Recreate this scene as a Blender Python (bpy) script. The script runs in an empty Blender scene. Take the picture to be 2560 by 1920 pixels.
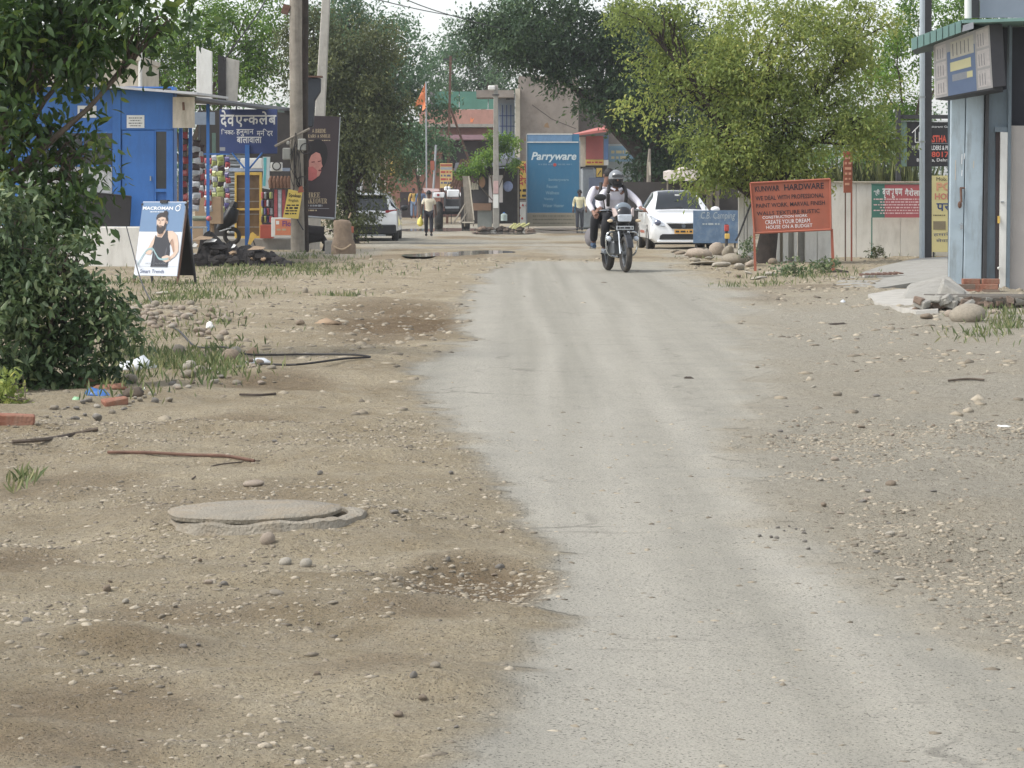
import bpy, bmesh, math, random
import numpy as np
from mathutils import Vector, Matrix, Euler
random.seed(7); RNG = np.random.default_rng(11)
R = math.radians
SC = bpy.context.scene
COL = SC.collection
# ---------------------------------------------------------------- camera
F = 7000.0; HOR = 470.0; CAMH = 1.4        # focal length and horizon in photo pixels, eye height in metres
cam = bpy.data.cameras.new('camera'); camo = bpy.data.objects.new('camera', cam); COL.objects.link(camo)
camo.location = (0, 0, CAMH); camo.rotation_euler = (R(90), 0, 0)
cam.sensor_width = 36; cam.lens = 36 * F / 2560; cam.shift_y = -(960 - HOR) / 2560
cam.clip_start = 0.3; cam.clip_end = 3000
SC.camera = camo
SC.render.resolution_x = 1024; SC.render.resolution_y = 768
# ---------------------------------------------------------------- sky, sun, exposure
W = bpy.data.worlds.new('World'); SC.world = W; W.use_nodes = True
nt = W.node_tree; bgn = nt.nodes['Background']
sky = nt.nodes.new('ShaderNodeTexSky'); sky.sky_type = 'NISHITA'; sky.sun_disc = False
SUN_EL, SUN_AZ = 52, -108                   # azimuth measured from +Y towards +X
sky.sun_elevation = R(SUN_EL); sky.sun_rotation = R(SUN_AZ)
sky.air_density = 1.0; sky.dust_density = 1.6; sky.ozone_density = 1.0
hsv = nt.nodes.new('ShaderNodeHueSaturation'); hsv.inputs['Saturation'].default_value = 0.3
nt.links.new(sky.outputs[0], hsv.inputs['Color']); nt.links.new(hsv.outputs[0], bgn.inputs[0])
bgn.inputs[1].default_value = 0.15
sl = bpy.data.lights.new('sun', 'SUN'); sl.energy = 1.45; sl.angle = R(18); sl.color = (1, .955, .885)
so = bpy.data.objects.new('sun', sl); COL.objects.link(so)
sd = Vector((math.sin(R(SUN_AZ)) * math.cos(R(SUN_EL)), math.cos(R(SUN_AZ)) * math.cos(R(SUN_EL)), math.sin(R(SUN_EL))))
so.rotation_euler = sd.to_track_quat('Z', 'Y').to_euler(); so.location = (0, 0, 60)
vs = SC.view_settings; vs.view_transform = 'Standard'; vs.look = 'None'; vs.exposure = 0.9; vs.gamma = 1; vs.use_curve_mapping = False
SC.cycles.max_bounces = 6; SC.cycles.transparent_max_bounces = 6; SC.cycles.use_denoising = True

# ---------------------------------------------------------------- helpers
def lin(c):
    c = c / 255.0
    return c / 12.92 if c <= .04045 else ((c + .055) / 1.055) ** 2.4
def S(r, g, b, k=.84):  # default k greys the colours, putting a veil of haze into them
    """screen colour to linear albedo, muted by k"""
    c = (lin(r), lin(g), lin(b)); y = .25 * c[0] + .65 * c[1] + .1 * c[2]; return tuple(y + (v - y) * k for v in c)
def smooth(a, b, t):
    t = np.clip((np.asarray(t, float) - a) / (b - a), 0, 1); return t * t * (3 - 2 * t)
def _h(i, j, s):
    n = (i * 374761393 + j * 668265263 + s * 974634777) & 0xffffffff
    n = ((n ^ (n >> 13)) * 1274126177) & 0xffffffff
    return ((n ^ (n >> 16)) & 0xffff) / 65535.0
def vnoise(x, y, s=0):
    x = np.asarray(x, float); y = np.asarray(y, float)
    xi = np.floor(x).astype(np.int64); yi = np.floor(y).astype(np.int64); fx = x - xi; fy = y - yi
    fx = fx * fx * (3 - 2 * fx); fy = fy * fy * (3 - 2 * fy)
    return (_h(xi, yi, s) * (1 - fx) + _h(xi + 1, yi, s) * fx) * (1 - fy) + (_h(xi, yi + 1, s) * (1 - fx) + _h(xi + 1, yi + 1, s) * fx) * fy
def fbm(x, y, o=4, s=0):
    t = 0; a = .5; n = 0
    for k in range(o):
        t = t + a * vnoise(x * 2 ** k + 17.3 * k, y * 2 ** k + 5.1 * k, s + k); n += a; a *= .5
    return t / n            # 0..1
def px_of(x, y, z=0.0): return 1280 + F * x / y, HOR + F * (CAMH - z) / y

# ---- materials
MATS = {}
def M(name, col, rough=.8, var=.14, scale=5, bump=0.0, bscale=60, metal=0, dirt=None, damt=.35, dscale=(2, 2, .6), spec=None, coat=0):
    if name in MATS: return MATS[name]
    m = bpy.data.materials.new(name); m.use_nodes = True; t = m.node_tree; b = t.nodes['Principled BSDF']; L = t.links
    tc = t.nodes.new('ShaderNodeTexCoord')
    n1 = t.nodes.new('ShaderNodeTexNoise'); n1.inputs['Scale'].default_value = scale; n1.inputs['Detail'].default_value = 6; n1.inputs['Roughness'].default_value = .65
    L.new(tc.outputs['Object'], n1.inputs['Vector'])
    mr = t.nodes.new('ShaderNodeMapRange'); mr.inputs[1].default_value = .3; mr.inputs[2].default_value = .7
    L.new(n1.outputs[0], mr.inputs[0])
    mx = t.nodes.new('ShaderNodeMix'); mx.data_type = 'RGBA'
    mx.inputs[6].default_value = (*[c * (1 - var) for c in col], 1); mx.inputs[7].default_value = (*[min(1, c * (1 + var)) for c in col], 1)
    L.new(mr.outputs[0], mx.inputs[0]); out = mx.outputs[2]
    if dirt:
        mp = t.nodes.new('ShaderNodeMapping'); mp.inputs['Scale'].default_value = dscale; L.new(tc.outputs['Object'], mp.inputs[0])
        n2 = t.nodes.new('ShaderNodeTexNoise'); n2.inputs['Scale'].default_value = 2.2; n2.inputs['Detail'].default_value = 8; n2.inputs['Roughness'].default_value = .7
        L.new(mp.outputs[0], n2.inputs['Vector'])
        r2 = t.nodes.new('ShaderNodeMapRange'); r2.inputs[1].default_value = .48; r2.inputs[2].default_value = .72; r2.inputs[4].default_value = damt
        L.new(n2.outputs[0], r2.inputs[0])
        m2 = t.nodes.new('ShaderNodeMix'); m2.data_type = 'RGBA'; m2.inputs[7].default_value = (*dirt, 1)
        L.new(r2.outputs[0], m2.inputs[0]); L.new(out, m2.inputs[6]); out = m2.outputs[2]
    L.new(out, b.inputs['Base Color'])
    b.inputs['Roughness'].default_value = rough; b.inputs['Metallic'].default_value = metal
    if spec is not None: b.inputs['Specular IOR Level'].default_value = spec
    if coat: b.inputs['Coat Weight'].default_value = coat
    if bump:
        n3 = t.nodes.new('ShaderNodeTexNoise'); n3.inputs['Scale'].default_value = bscale; n3.inputs['Detail'].default_value = 5
        L.new(tc.outputs['Object'], n3.inputs['Vector'])
        bp = t.nodes.new('ShaderNodeBump'); bp.inputs['Strength'].default_value = bump; bp.inputs['Distance'].default_value = .02
        L.new(n3.outputs[0], bp.inputs['Height']); L.new(bp.outputs[0], b.inputs['Normal'])
    MATS[name] = m; return m
def Mattr(name, c1, c2, c3=None, rough=.9, attr='tint', trans=0.0, bump=0, bscale=40, sheen=0):
    """colour from a per-piece random attribute 0..1"""
    if name in MATS: return MATS[name]
    m = bpy.data.materials.new(name); m.use_nodes = True; t = m.node_tree; b = t.nodes['Principled BSDF']; L = t.links
    a = t.nodes.new('ShaderNodeAttribute'); a.attribute_name = attr
    cr = t.nodes.new('ShaderNodeValToRGB'); e = cr.color_ramp.elements
    e[0].color = (*c1, 1); e[1].color = (*(c3 or c2), 1)
    if c3: k = e.new(.55); k.color = (*c2, 1)
    L.new(a.outputs['Fac'], cr.inputs[0]); L.new(cr.outputs[0], b.inputs['Base Color']); b.inputs['Roughness'].default_value = rough
    if bump:
        tc = t.nodes.new('ShaderNodeTexCoord'); n3 = t.nodes.new('ShaderNodeTexNoise'); n3.inputs['Scale'].default_value = bscale; n3.inputs['Detail'].default_value = 5
        L.new(tc.outputs['Object'], n3.inputs['Vector']); bp = t.nodes.new('ShaderNodeBump'); bp.inputs['Strength'].default_value = bump; bp.inputs['Distance'].default_value = .02
        L.new(n3.outputs[0], bp.inputs['Height']); L.new(bp.outputs[0], b.inputs['Normal'])
    if trans:
        tr = t.nodes.new('ShaderNodeBsdfTranslucent'); ms = t.nodes.new('ShaderNodeMixShader'); ms.inputs[0].default_value = trans
        hs = t.nodes.new('ShaderNodeHueSaturation'); hs.inputs['Value'].default_value = 1.5; hs.inputs['Hue'].default_value = .48
        L.new(cr.outputs[0], hs.inputs['Color']); L.new(hs.outputs[0], tr.inputs[0])
        L.new(b.outputs[0], ms.inputs[1]); L.new(tr.outputs[0], ms.inputs[2]); L.new(ms.outputs[0], t.nodes['Material Output'].inputs[0])
    MATS[name] = m; return m
def Mglass(name, col=(.02, .025, .03), rough=.08):
    if name in MATS: return MATS[name]
    m = M(name, col, rough, .3, 3); m.node_tree.nodes['Principled BSDF'].inputs['Specular IOR Level'].default_value = .7
    return m

# ---- objects
def link(o, parent=None):
    COL.objects.link(o)
    if parent: o.parent = parent
    return o
def tag(o, label, cat, group=None, kind=None):
    if label: o['label'] = label
    if cat: o['category'] = cat
    if group: o['group'] = group
    if kind: o['kind'] = kind
    return o
def thing(name, label, cat, loc=(0, 0, 0), rz=0, group=None):
    o = bpy.data.objects.new(name, None); o.empty_display_size = .2; COL.objects.link(o)
    o.location = loc; o.rotation_euler = (0, 0, R(rz)); return tag(o, label, cat, group)
def fast_mesh(name, V, Fc, mat=None, attrs=None, smooth_=False):
    """V (n,3) array, Fc (m,k) int array"""
    me = bpy.data.meshes.new(name); V = np.asarray(V, np.float32); Fc = np.asarray(Fc, np.int32); k = Fc.shape[1]
    me.vertices.add(len(V)); me.vertices.foreach_set('co', V.ravel())
    me.loops.add(Fc.size); me.loops.foreach_set('vertex_index', Fc.ravel())
    me.polygons.add(len(Fc)); me.polygons.foreach_set('loop_start', np.arange(0, Fc.size, k, dtype=np.int32))
    if smooth_: me.polygons.foreach_set('use_smooth', np.ones(len(Fc), bool))
    for an, av in (attrs or {}).items():
        a = me.attributes.new(an, 'FLOAT', 'POINT'); a.data.foreach_set('value', np.asarray(av, np.float32))
    me.update(calc_edges=True); me.validate()
    if mat: me.materials.append(mat)
    return me
class MB:
    def __init__(s): s.v = []; s.f = []
    def add(s, vs, fs):
        n = len(s.v); s.v += [tuple(v) for v in vs]; s.f += [tuple(i + n for i in f) for f in fs]; return s
    def box(s, x0, x1, y0, y1, z0, z1, rot=None, piv=None):
        vs = [Vector((x, y, z)) for z in (z0, z1) for y in (y0, y1) for x in (x0, x1)]
        if rot:
            e = Euler([R(a) for a in rot]).to_matrix(); p = Vector(piv) if piv else Vector(((x0 + x1) / 2, (y0 + y1) / 2, (z0 + z1) / 2))
            vs = [e @ (v - p) + p for v in vs]
        return s.add(vs, [(0, 2, 3, 1), (4, 5, 7, 6), (0, 1, 5, 4), (2, 6, 7, 3), (0, 4, 6, 2), (1, 3, 7, 5)])
    def hexa(s, pts): return s.add(pts, [(0, 2, 3, 1), (4, 5, 7, 6), (0, 1, 5, 4), (2, 6, 7, 3), (0, 4, 6, 2), (1, 3, 7, 5)])
    def tube(s, pts, r, n=8, cap=True):
        pts = [Vector(p) for p in pts]; rs = r if isinstance(r, (list, tuple)) else [r] * len(pts)
        vs = []; up = Vector((.13, .2, .97))
        for i, p in enumerate(pts):
            t = (pts[min(i + 1, len(pts) - 1)] - pts[max(i - 1, 0)]).normalized()
            a = t.cross(up)
            if a.length < .05: a = t.cross(Vector((1, 0, 0)))
            a.normalize(); b = t.cross(a)
            vs += [p + (a * math.cos(2 * math.pi * k / n) + b * math.sin(2 * math.pi * k / n)) * rs[i] for k in range(n)]
        fs = [(i * n + k, i * n + (k + 1) % n, (i + 1) * n + (k + 1) % n, (i + 1) * n + k) for i in range(len(pts) - 1) for k in range(n)]
        if cap: fs += [tuple(range(n))[::-1], tuple(range((len(pts) - 1) * n, len(pts) * n))]
        return s.add(vs, fs)
    def prism(s, poly, y0, y1):
        """polygon in local x,z extruded along y"""
        n = len(poly); vs = [(x, y0, z) for x, z in poly] + [(x, y1, z) for x, z in poly]
        return s.add(vs, [tuple(range(n)), tuple(range(2 * n - 1, n - 1, -1))] + [(i, i + n, (i + 1) % n + n, (i + 1) % n) for i in range(n)])
    def flat(s, poly, y):
        """single-sided print shape in local x,z facing -y"""
        return s.add([(x, y, z) for x, z in poly], [tuple(range(len(poly)))])
    def disc(s, cx, cz, rx, rz, y, n=20, rot=0):
        c, q = math.cos(rot), math.sin(rot)
        return s.flat([(cx + rx * math.cos(a) * c - rz * math.sin(a) * q, cz + rx * math.cos(a) * q + rz * math.sin(a) * c) for a in [2 * math.pi * k / n for k in range(n)]], y)
    def ring(s, cx, cz, r0, r1, y, n=24, a0=0, a1=360):
        for k in range(n):
            a, b = R(a0 + (a1 - a0) * k / n), R(a0 + (a1 - a0) * (k + 1) / n)
            s.flat([(cx + r * math.cos(t), cz + r * math.sin(t)) for r, t in ((r0, a), (r0, b), (r1, b), (r1, a))], y)
        return s
    def torus(s, c, Rr, r, axis='x', n=28, m=10, sq=1.0):
        vs = []; fs = []
        for i in range(n):
            a = 2 * math.pi * i / n
            for j in range(m):
                b = 2 * math.pi * j / m; q = Rr + r * math.cos(b); w = r * sq * math.sin(b)
                p = (w, q * math.cos(a), q * math.sin(a)) if axis == 'x' else ((q * math.cos(a), w, q * math.sin(a)) if axis == 'y' else (q * math.cos(a), q * math.sin(a), w))
                vs.append((c[0] + p[0], c[1] + p[1], c[2] + p[2]))
                fs.append((i * m + j, ((i + 1) % n) * m + j, ((i + 1) % n) * m + (j + 1) % m, i * m + (j + 1) % m))
        return s.add(vs, fs)
    def ball(s, c, r, nu=14, nv=9, z0=-1.0, z1=1.0):
        rx, ry, rz = r if isinstance(r, (tuple, list)) else (r, r, r); vs = []; fs = []
        t0, t1 = math.asin(z0), math.asin(z1)
        for i in range(nv + 1):
            t = t0 + (t1 - t0) * i / nv
            for j in range(nu):
                a = 2 * math.pi * j / nu
                vs.append((c[0] + rx * math.cos(t) * math.cos(a), c[1] + ry * math.cos(t) * math.sin(a), c[2] + rz * math.sin(t)))
        for i in range(nv):
            for j in range(nu): fs.append((i * nu + j, i * nu + (j + 1) % nu, (i + 1) * nu + (j + 1) % nu, (i + 1) * nu + j))
        fs += [tuple(range(nu))[::-1], tuple(range(nv * nu, nv * nu + nu))]
        return s.add(vs, fs)
    def build(s, name, mat, parent=None, sm=False, bevel=0, jit=0, seg=1):
        me = bpy.data.meshes.new(name)
        v = s.v
        if jit: v = [tuple(c + random.uniform(-jit, jit) for c in p) for p in v]
        me.from_pydata(v, [], s.f)
        if bevel or sm:
            bm = bmesh.new(); bm.from_mesh(me)
            if bevel:
                es = [e for e in bm.edges if len(e.link_faces) == 2 and e.calc_face_angle(0) > .5]
                bmesh.ops.bevel(bm, geom=es, offset=bevel, segments=seg, affect='EDGES', clamp_overlap=True)
            if sm:
                for f_ in bm.faces: f_.smooth = True
                for e in bm.edges:
                    if len(e.link_faces) == 2 and e.calc_face_angle(0) > .7: e.smooth = False
            bm.to_mesh(me); bm.free()
        me.update(); me.materials.append(mat)
        return link(bpy.data.objects.new(name, me), parent)
def part(name, mat, parent, fn, **k):
    b = MB(); fn(b); return b.build(name, mat, parent, **k)

# ---- lettering
def glyphs(s, shear=0, bold=0, cut=False):
    cu = bpy.data.curves.new('text', 'FONT'); cu.body = s; cu.size = 1; cu.shear = shear; cu.offset = bold; cu.resolution_u = 2; cu.fill_mode = 'FRONT'
    o = bpy.data.objects.new('text', cu); me = o.to_mesh(); v = [tuple(p.co) for p in me.vertices]; f = [tuple(p.vertices) for p in me.polygons]
    o.to_mesh_clear(); bpy.data.objects.remove(o); bpy.data.curves.remove(cu)
    return v, f
def half(v, f, keep=.62):
    if not v: return v, f
    x0 = min(p[0] for p in v); x1 = max(p[0] for p in v); bm = bmesh.new(); vv = [bm.verts.new(p) for p in v]
    for q in f:
        try: bm.faces.new([vv[i] for i in q])
        except ValueError: pass
    bmesh.ops.bisect_plane(bm, geom=bm.verts[:] + bm.edges[:] + bm.faces[:], plane_co=(x0 + (x1 - x0) * keep, 0, 0), plane_no=(1, 0, 0), clear_outer=True)
    bm.verts.index_update(); r = [tuple(p.co) for p in bm.verts], [tuple(w.index for w in q.verts) for q in bm.faces]; bm.free(); return r
def runs(lst, shear=0, bold=0):
    """lay words or glyph runs one after another; a run starting with ^ is cut to its half form"""
    V = []; Fs = []; x = 0
    for s in lst:
        if s == ' ': x += .28; continue
        c = s.startswith('^'); v, f = glyphs(s.lstrip('^'), shear, bold)
        if not v: continue
        if c: v, f = half(v, f)
        a = min(p[0] for p in v); b = max(p[0] for p in v); n = len(V)
        V += [(p[0] - a + x, p[1], 0) for p in v]; Fs += [tuple(i + n for i in q) for q in f]; x += b - a
    return V, Fs
def letter(s, x0, x1, z0, z1, y, mat, parent, shear=0, bold=0, skew=0, name='lettering'):
    v, f = (runs(s, shear, bold) if isinstance(s, list) else glyphs(s, shear, bold))
    if not v: return None
    ax = min(p[0] for p in v); bx = max(p[0] for p in v); az = min(p[1] for p in v); bz = max(p[1] for p in v)
    V = []
    for p in v:
        u = (p[0] - ax) / max(bx - ax, 1e-6); w = (p[1] - az) / max(bz - az, 1e-6)
        V.append((x0 + u * (x1 - x0), y, z0 + w * (z1 - z0) + skew * (u - .5)))
    b = MB(); b.v = V; b.f = f; return b.build(name, mat, parent)
# ---- growing bodies from skeletons
TMP = bpy.data.scenes.new('grow')
def grow(verts, edges, radii, sub=2, root=0):
    me = bpy.data.meshes.new('g'); me.from_pydata([tuple(v) for v in verts], edges, []); o = bpy.data.objects.new('g', me); TMP.collection.objects.link(o)
    m = o.modifiers.new('s', 'SKIN'); m.use_smooth_shade = True; m.branch_smoothing = .6
    for i, r in enumerate(radii):
        r = r if isinstance(r, (tuple, list)) else (r, r)
        me.skin_vertices[0].data[i].radius = r; me.skin_vertices[0].data[i].use_root = (i == root)
    o.modifiers.new('u', 'SUBSURF').levels = sub
    vl = TMP.view_layers[0]; vl.update(); dg = vl.depsgraph
    r = bpy.data.meshes.new_from_object(o.evaluated_get(dg)); bpy.data.objects.remove(o); return r
def skin_part(name, verts, edges, radii, mat, parent, sub=2, root=0):
    me = grow(verts, edges, radii, sub, root); me.materials.clear(); me.materials.append(mat); me.name = name
    return link(bpy.data.objects.new(name, me), parent)
# ================================================================ ground and road
ROAD_L = [(640, 1300), (654, 1255), (694, 1180), (764, 1150), (845, 1146), (880, 1090), (926, 1030), (1041, 1100), (1150, 1190), (1250, 1285), (1366, 1385), (1420, 1330), (1493, 1290), (1530, 1330), (1551, 1500), (1600, 1440), (1713, 1273), (1850, 1180), (1920, 1120), (2400, 800)]
ROAD_R = [(640, 1690), (654, 1690), (694, 1760), (740, 1880), (810, 1900), (860, 1880), (920, 1870), (985, 1900), (1041, 1925), (1150, 1890), (1226, 1880), (1330, 1990), (1423, 2180), (1504, 2315), (1620, 2560), (1920, 3100), (2400, 3900)]
def edge(tab, py): return np.interp(py, [a for a, b in tab], [b for a, b in tab])
def blob(x, y, px, py, rx, ry, n=0):
    """soft spot on the ground, centre and radii read from photo pixels on the flat road"""
    d = 9800.0 / (py - HOR); cx = (px - 1280) / F * d; ax = rx / F * d; d2 = 9800.0 / (py + ry - HOR); d1 = 9800.0 / (py - ry - HOR); ay = (d1 - d2) / 2
    q = ((x - cx) / ax) ** 2 + ((y - d) / ay) ** 2
    return np.clip(1.25 - q, 0, 1)
def road_mask(x, y, soft=False):
    yy = np.clip(y, 3, 56); px = 1280 + F * x / yy; py = HOR + 9800.0 / yy
    nz = (fbm(x * 1.6, y * .8, 5, 3) - .5) + .45 * (fbm(x * 4, y * 6, 3, 4) - .5)
    dl = (px - edge(ROAD_L, py)) * yy / F; dr = (edge(ROAD_R, py) - px) * yy / F
    m = np.minimum(dl + nz * (.28 + .012 * yy), dr * .4 + nz * (.12 + .006 * yy))
    if soft: nz = (fbm(x * 1.6, y * .8, 3, 3) - .5); m = np.minimum(dl + nz * (.28 + .012 * yy), dr * .4 + nz * (.12 + .006 * yy))
    w = (.07 + .0022 * yy) * (5 if soft else 1)
    r = smooth(-w, w, m) * (1 - smooth(53.0, 54.6, y + 2.5 * nz))
    return np.where(y < 3, 1.0 * (np.abs(x) < 4), r)
PUDS = []
for px0, px1, py, ay in ((1060, 1190, 639, 1.6), (1150, 1280, 634, 1.5), (1010, 1090, 643, 1.2), (1000, 1210, 574, 4), (1190, 1330, 584, 3), (1310, 1480, 580, 3), (1340, 1470, 573, 3)):
    d_ = 9800.0 / (py - HOR)
    for _ in range(20): d_ = (CAMH + .36 * float(smooth(51, 94, d_))) * F / (py - HOR)
    PUDS.append((((px0 + px1) / 2 - 1280) / F * d_, d_, (px1 - px0) / 2 / F * d_, ay))
def gz(x, y, fine=True):
    x = np.asarray(x, float); y = np.asarray(y, float)
    z = -.36 * smooth(51, 94, y)
    rd = road_mask(x, y, True); off = 1 - rd
    far = 1 - smooth(140, 260, y)
    z = z + (fbm(x / 3.1, y / 3.1, 3, 21) - .5) * (.02 + .10 * off) * far
    if fine: z = z + (fbm(x / .6, y / .6, 4, 31) - .5) * (.012 + .085 * off) * far * (1 - smooth(60, 90, y)) + (fbm(x / .2, y / .2, 3, 35) - .5) * .035 * off * (1 - smooth(20, 34, y))
    z = z + (fbm(x * .8, y * 2.4, 3, 37) - .5) * .11 * off * (1 - smooth(15, 24, y))
    z = z - .05 * blob(x, y, 1190, 1470, 200, 60) - .035 * blob(x, y, 1000, 800, 170, 45) + .02 * off - .012
    z = z + .045 * np.clip(1.5 - ((x + .98) / .75) ** 2 - ((y - 11.65) / 1.2) ** 2, 0, 1)      # swell of earth round the manhole
    z = z + .05 * blob(x, y, 380, 800, 170, 60)
    for cx, cy, ax, ay in PUDS: z = z - .07 * np.clip(1.2 - ((x - cx) / ax) ** 2 - ((y - cy) / ay) ** 2, 0, 1)
    return z
def G(px, d):
    x = (px - 1280) / F * d; return Vector((x, d, float(gz(x, d))))
def PT(px, py, d): return Vector(((px - 1280) / F * d, d, CAMH - (py - HOR) / F * d))
def gd(px, py):
    """distance at which the sight line through a photo pixel meets the ground"""
    d = 9800.0 / max(py - HOR, 12)
    for _ in range(25): d = .5 * d + .5 * (CAMH - float(gz((px - 1280) / F * d, d))) * F / (py - HOR)
    return d
def GP(px, py): return G(px, gd(px, py))
def grow_axis(a, b, s, k):
    r = []; v = a
    while v < b: v += s; s *= k; r.append(v)
    return r
xp = list(np.arange(0, 2.5, .036)) + list(np.arange(2.5, 9, .085)) + list(np.arange(9, 18, .26)); xp += grow_axis(xp[-1], 420, .4, 1.16)
xs = np.array([-v for v in xp[:0:-1]] + xp)
ys = [-25, -12, -4, 1, 4] + list(np.arange(5.6, 16, .036)) + list(np.arange(16, 30, .07)) + list(np.arange(30, 56, .12)) + list(np.arange(56, 110, .4)); ys += grow_axis(ys[-1], 900, .6, 1.12); ys = np.array(ys)
X, Y = np.meshgrid(xs, ys); Z = gz(X, Y); RD = road_mask(X, Y)
nx, ny = len(xs), len(ys)
PXm = 1280 + F * X / np.maximum(Y, 3)
wet = np.zeros_like(X)
for b in ((1000, 800, 190, 50, .9), (940, 780, 150, 30, .6), (1190, 1465, 230, 62, .9), (1880, 742, 90, 16, .7), (250, 1790, 330, 70, .55), (700, 960, 150, 24, .6), (560, 1270, 320, 60, .35), (830, 1330, 120, 20, .5), (620, 1050, 160, 12, .5), (150, 1210, 260, 30, .45), (1560, 1560, 90, 14, .5), (480, 1560, 300, 40, .4), (150, 1900, 300, 60, .6), (60, 1400, 160, 40, .5), (1020, 1560, 200, 24, .4), (350, 1660, 200, 24, .4), (900, 1700, 200, 30, .35), (2250, 880, 200, 18, .3), (1950, 720, 200, 10, .6)):
    wet = np.maximum(wet, b[4] * blob(X, Y, *b[:4]))
wet = np.clip(wet * (.45 + 1.1 * fbm(X * 1.5, Y * .7, 3, 41)), 0, 1)
wet = np.maximum(wet, .55 * smooth(54, 58, Y) * smooth(.42, .62, fbm(X * .35, Y * .16, 4, 44)))
dr = (PXm - edge(ROAD_R, np.clip(HOR + 9800 / np.maximum(Y, 3), 500, 2400)))
grav = np.clip(smooth(-160, 60, dr) * (1 - smooth(30, 46, Y)), 0, 1) * (.5 + .8 * fbm(X * .9, Y * .5, 3, 51))
grav = np.maximum(grav, .8 * smooth(.5, .62, fbm(X * .5, Y * .2, 3, 55)) * smooth(55, 60, Y))
TRK = [[(640, 1335), (700, 1312), (760, 1310), (815, 1340), (860, 1372), (1000, 1365), (1200, 1350), (1500, 1480), (1920, 1700)], [(640, 1470), (700, 1490), (760, 1570), (850, 1605), (950, 1640), (1100, 1720), (1300, 1850), (1600, 2100), (1920, 2400)], [(640, 1420), (760, 1470), (900, 1500), (1100, 1530), (1400, 1620), (1920, 1980)], [(1000, 1230), (1150, 1290), (1400, 1480), (1700, 1560), (1920, 1640)]]
PYm = HOR + 9800 / np.clip(Y, 3, 56)
track = np.zeros_like(X)
for i_, tb in enumerate(TRK):
    dxm = (PXm - edge(tb, PYm)) * np.clip(Y, 3, 56) / F + .25 * (fbm(X * .4, Y * .15, 2, 80 + i_) - .5)
    track = np.maximum(track, np.exp(-(dxm / (.09 + .04 * i_)) ** 2) * (.35 + .8 * fbm(X * 3, Y * .4, 3, 85 + i_)))
COLR = np.maximum(RD, .75 * smooth(54.5, 58, Y) * (1 - smooth(120, 150, Y)) * smooth(820, 1000, PXm) * (1 - smooth(1420, 1560, PXm)) * smooth(.38, .55, fbm(X * .5, Y * .12, 4, 91)))
idx = np.arange(nx * ny).reshape(ny, nx)
quads = np.stack([idx[:-1, :-1], idx[:-1, 1:], idx[1:, 1:], idx[1:, :-1]], -1).reshape(-1, 4)
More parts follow.
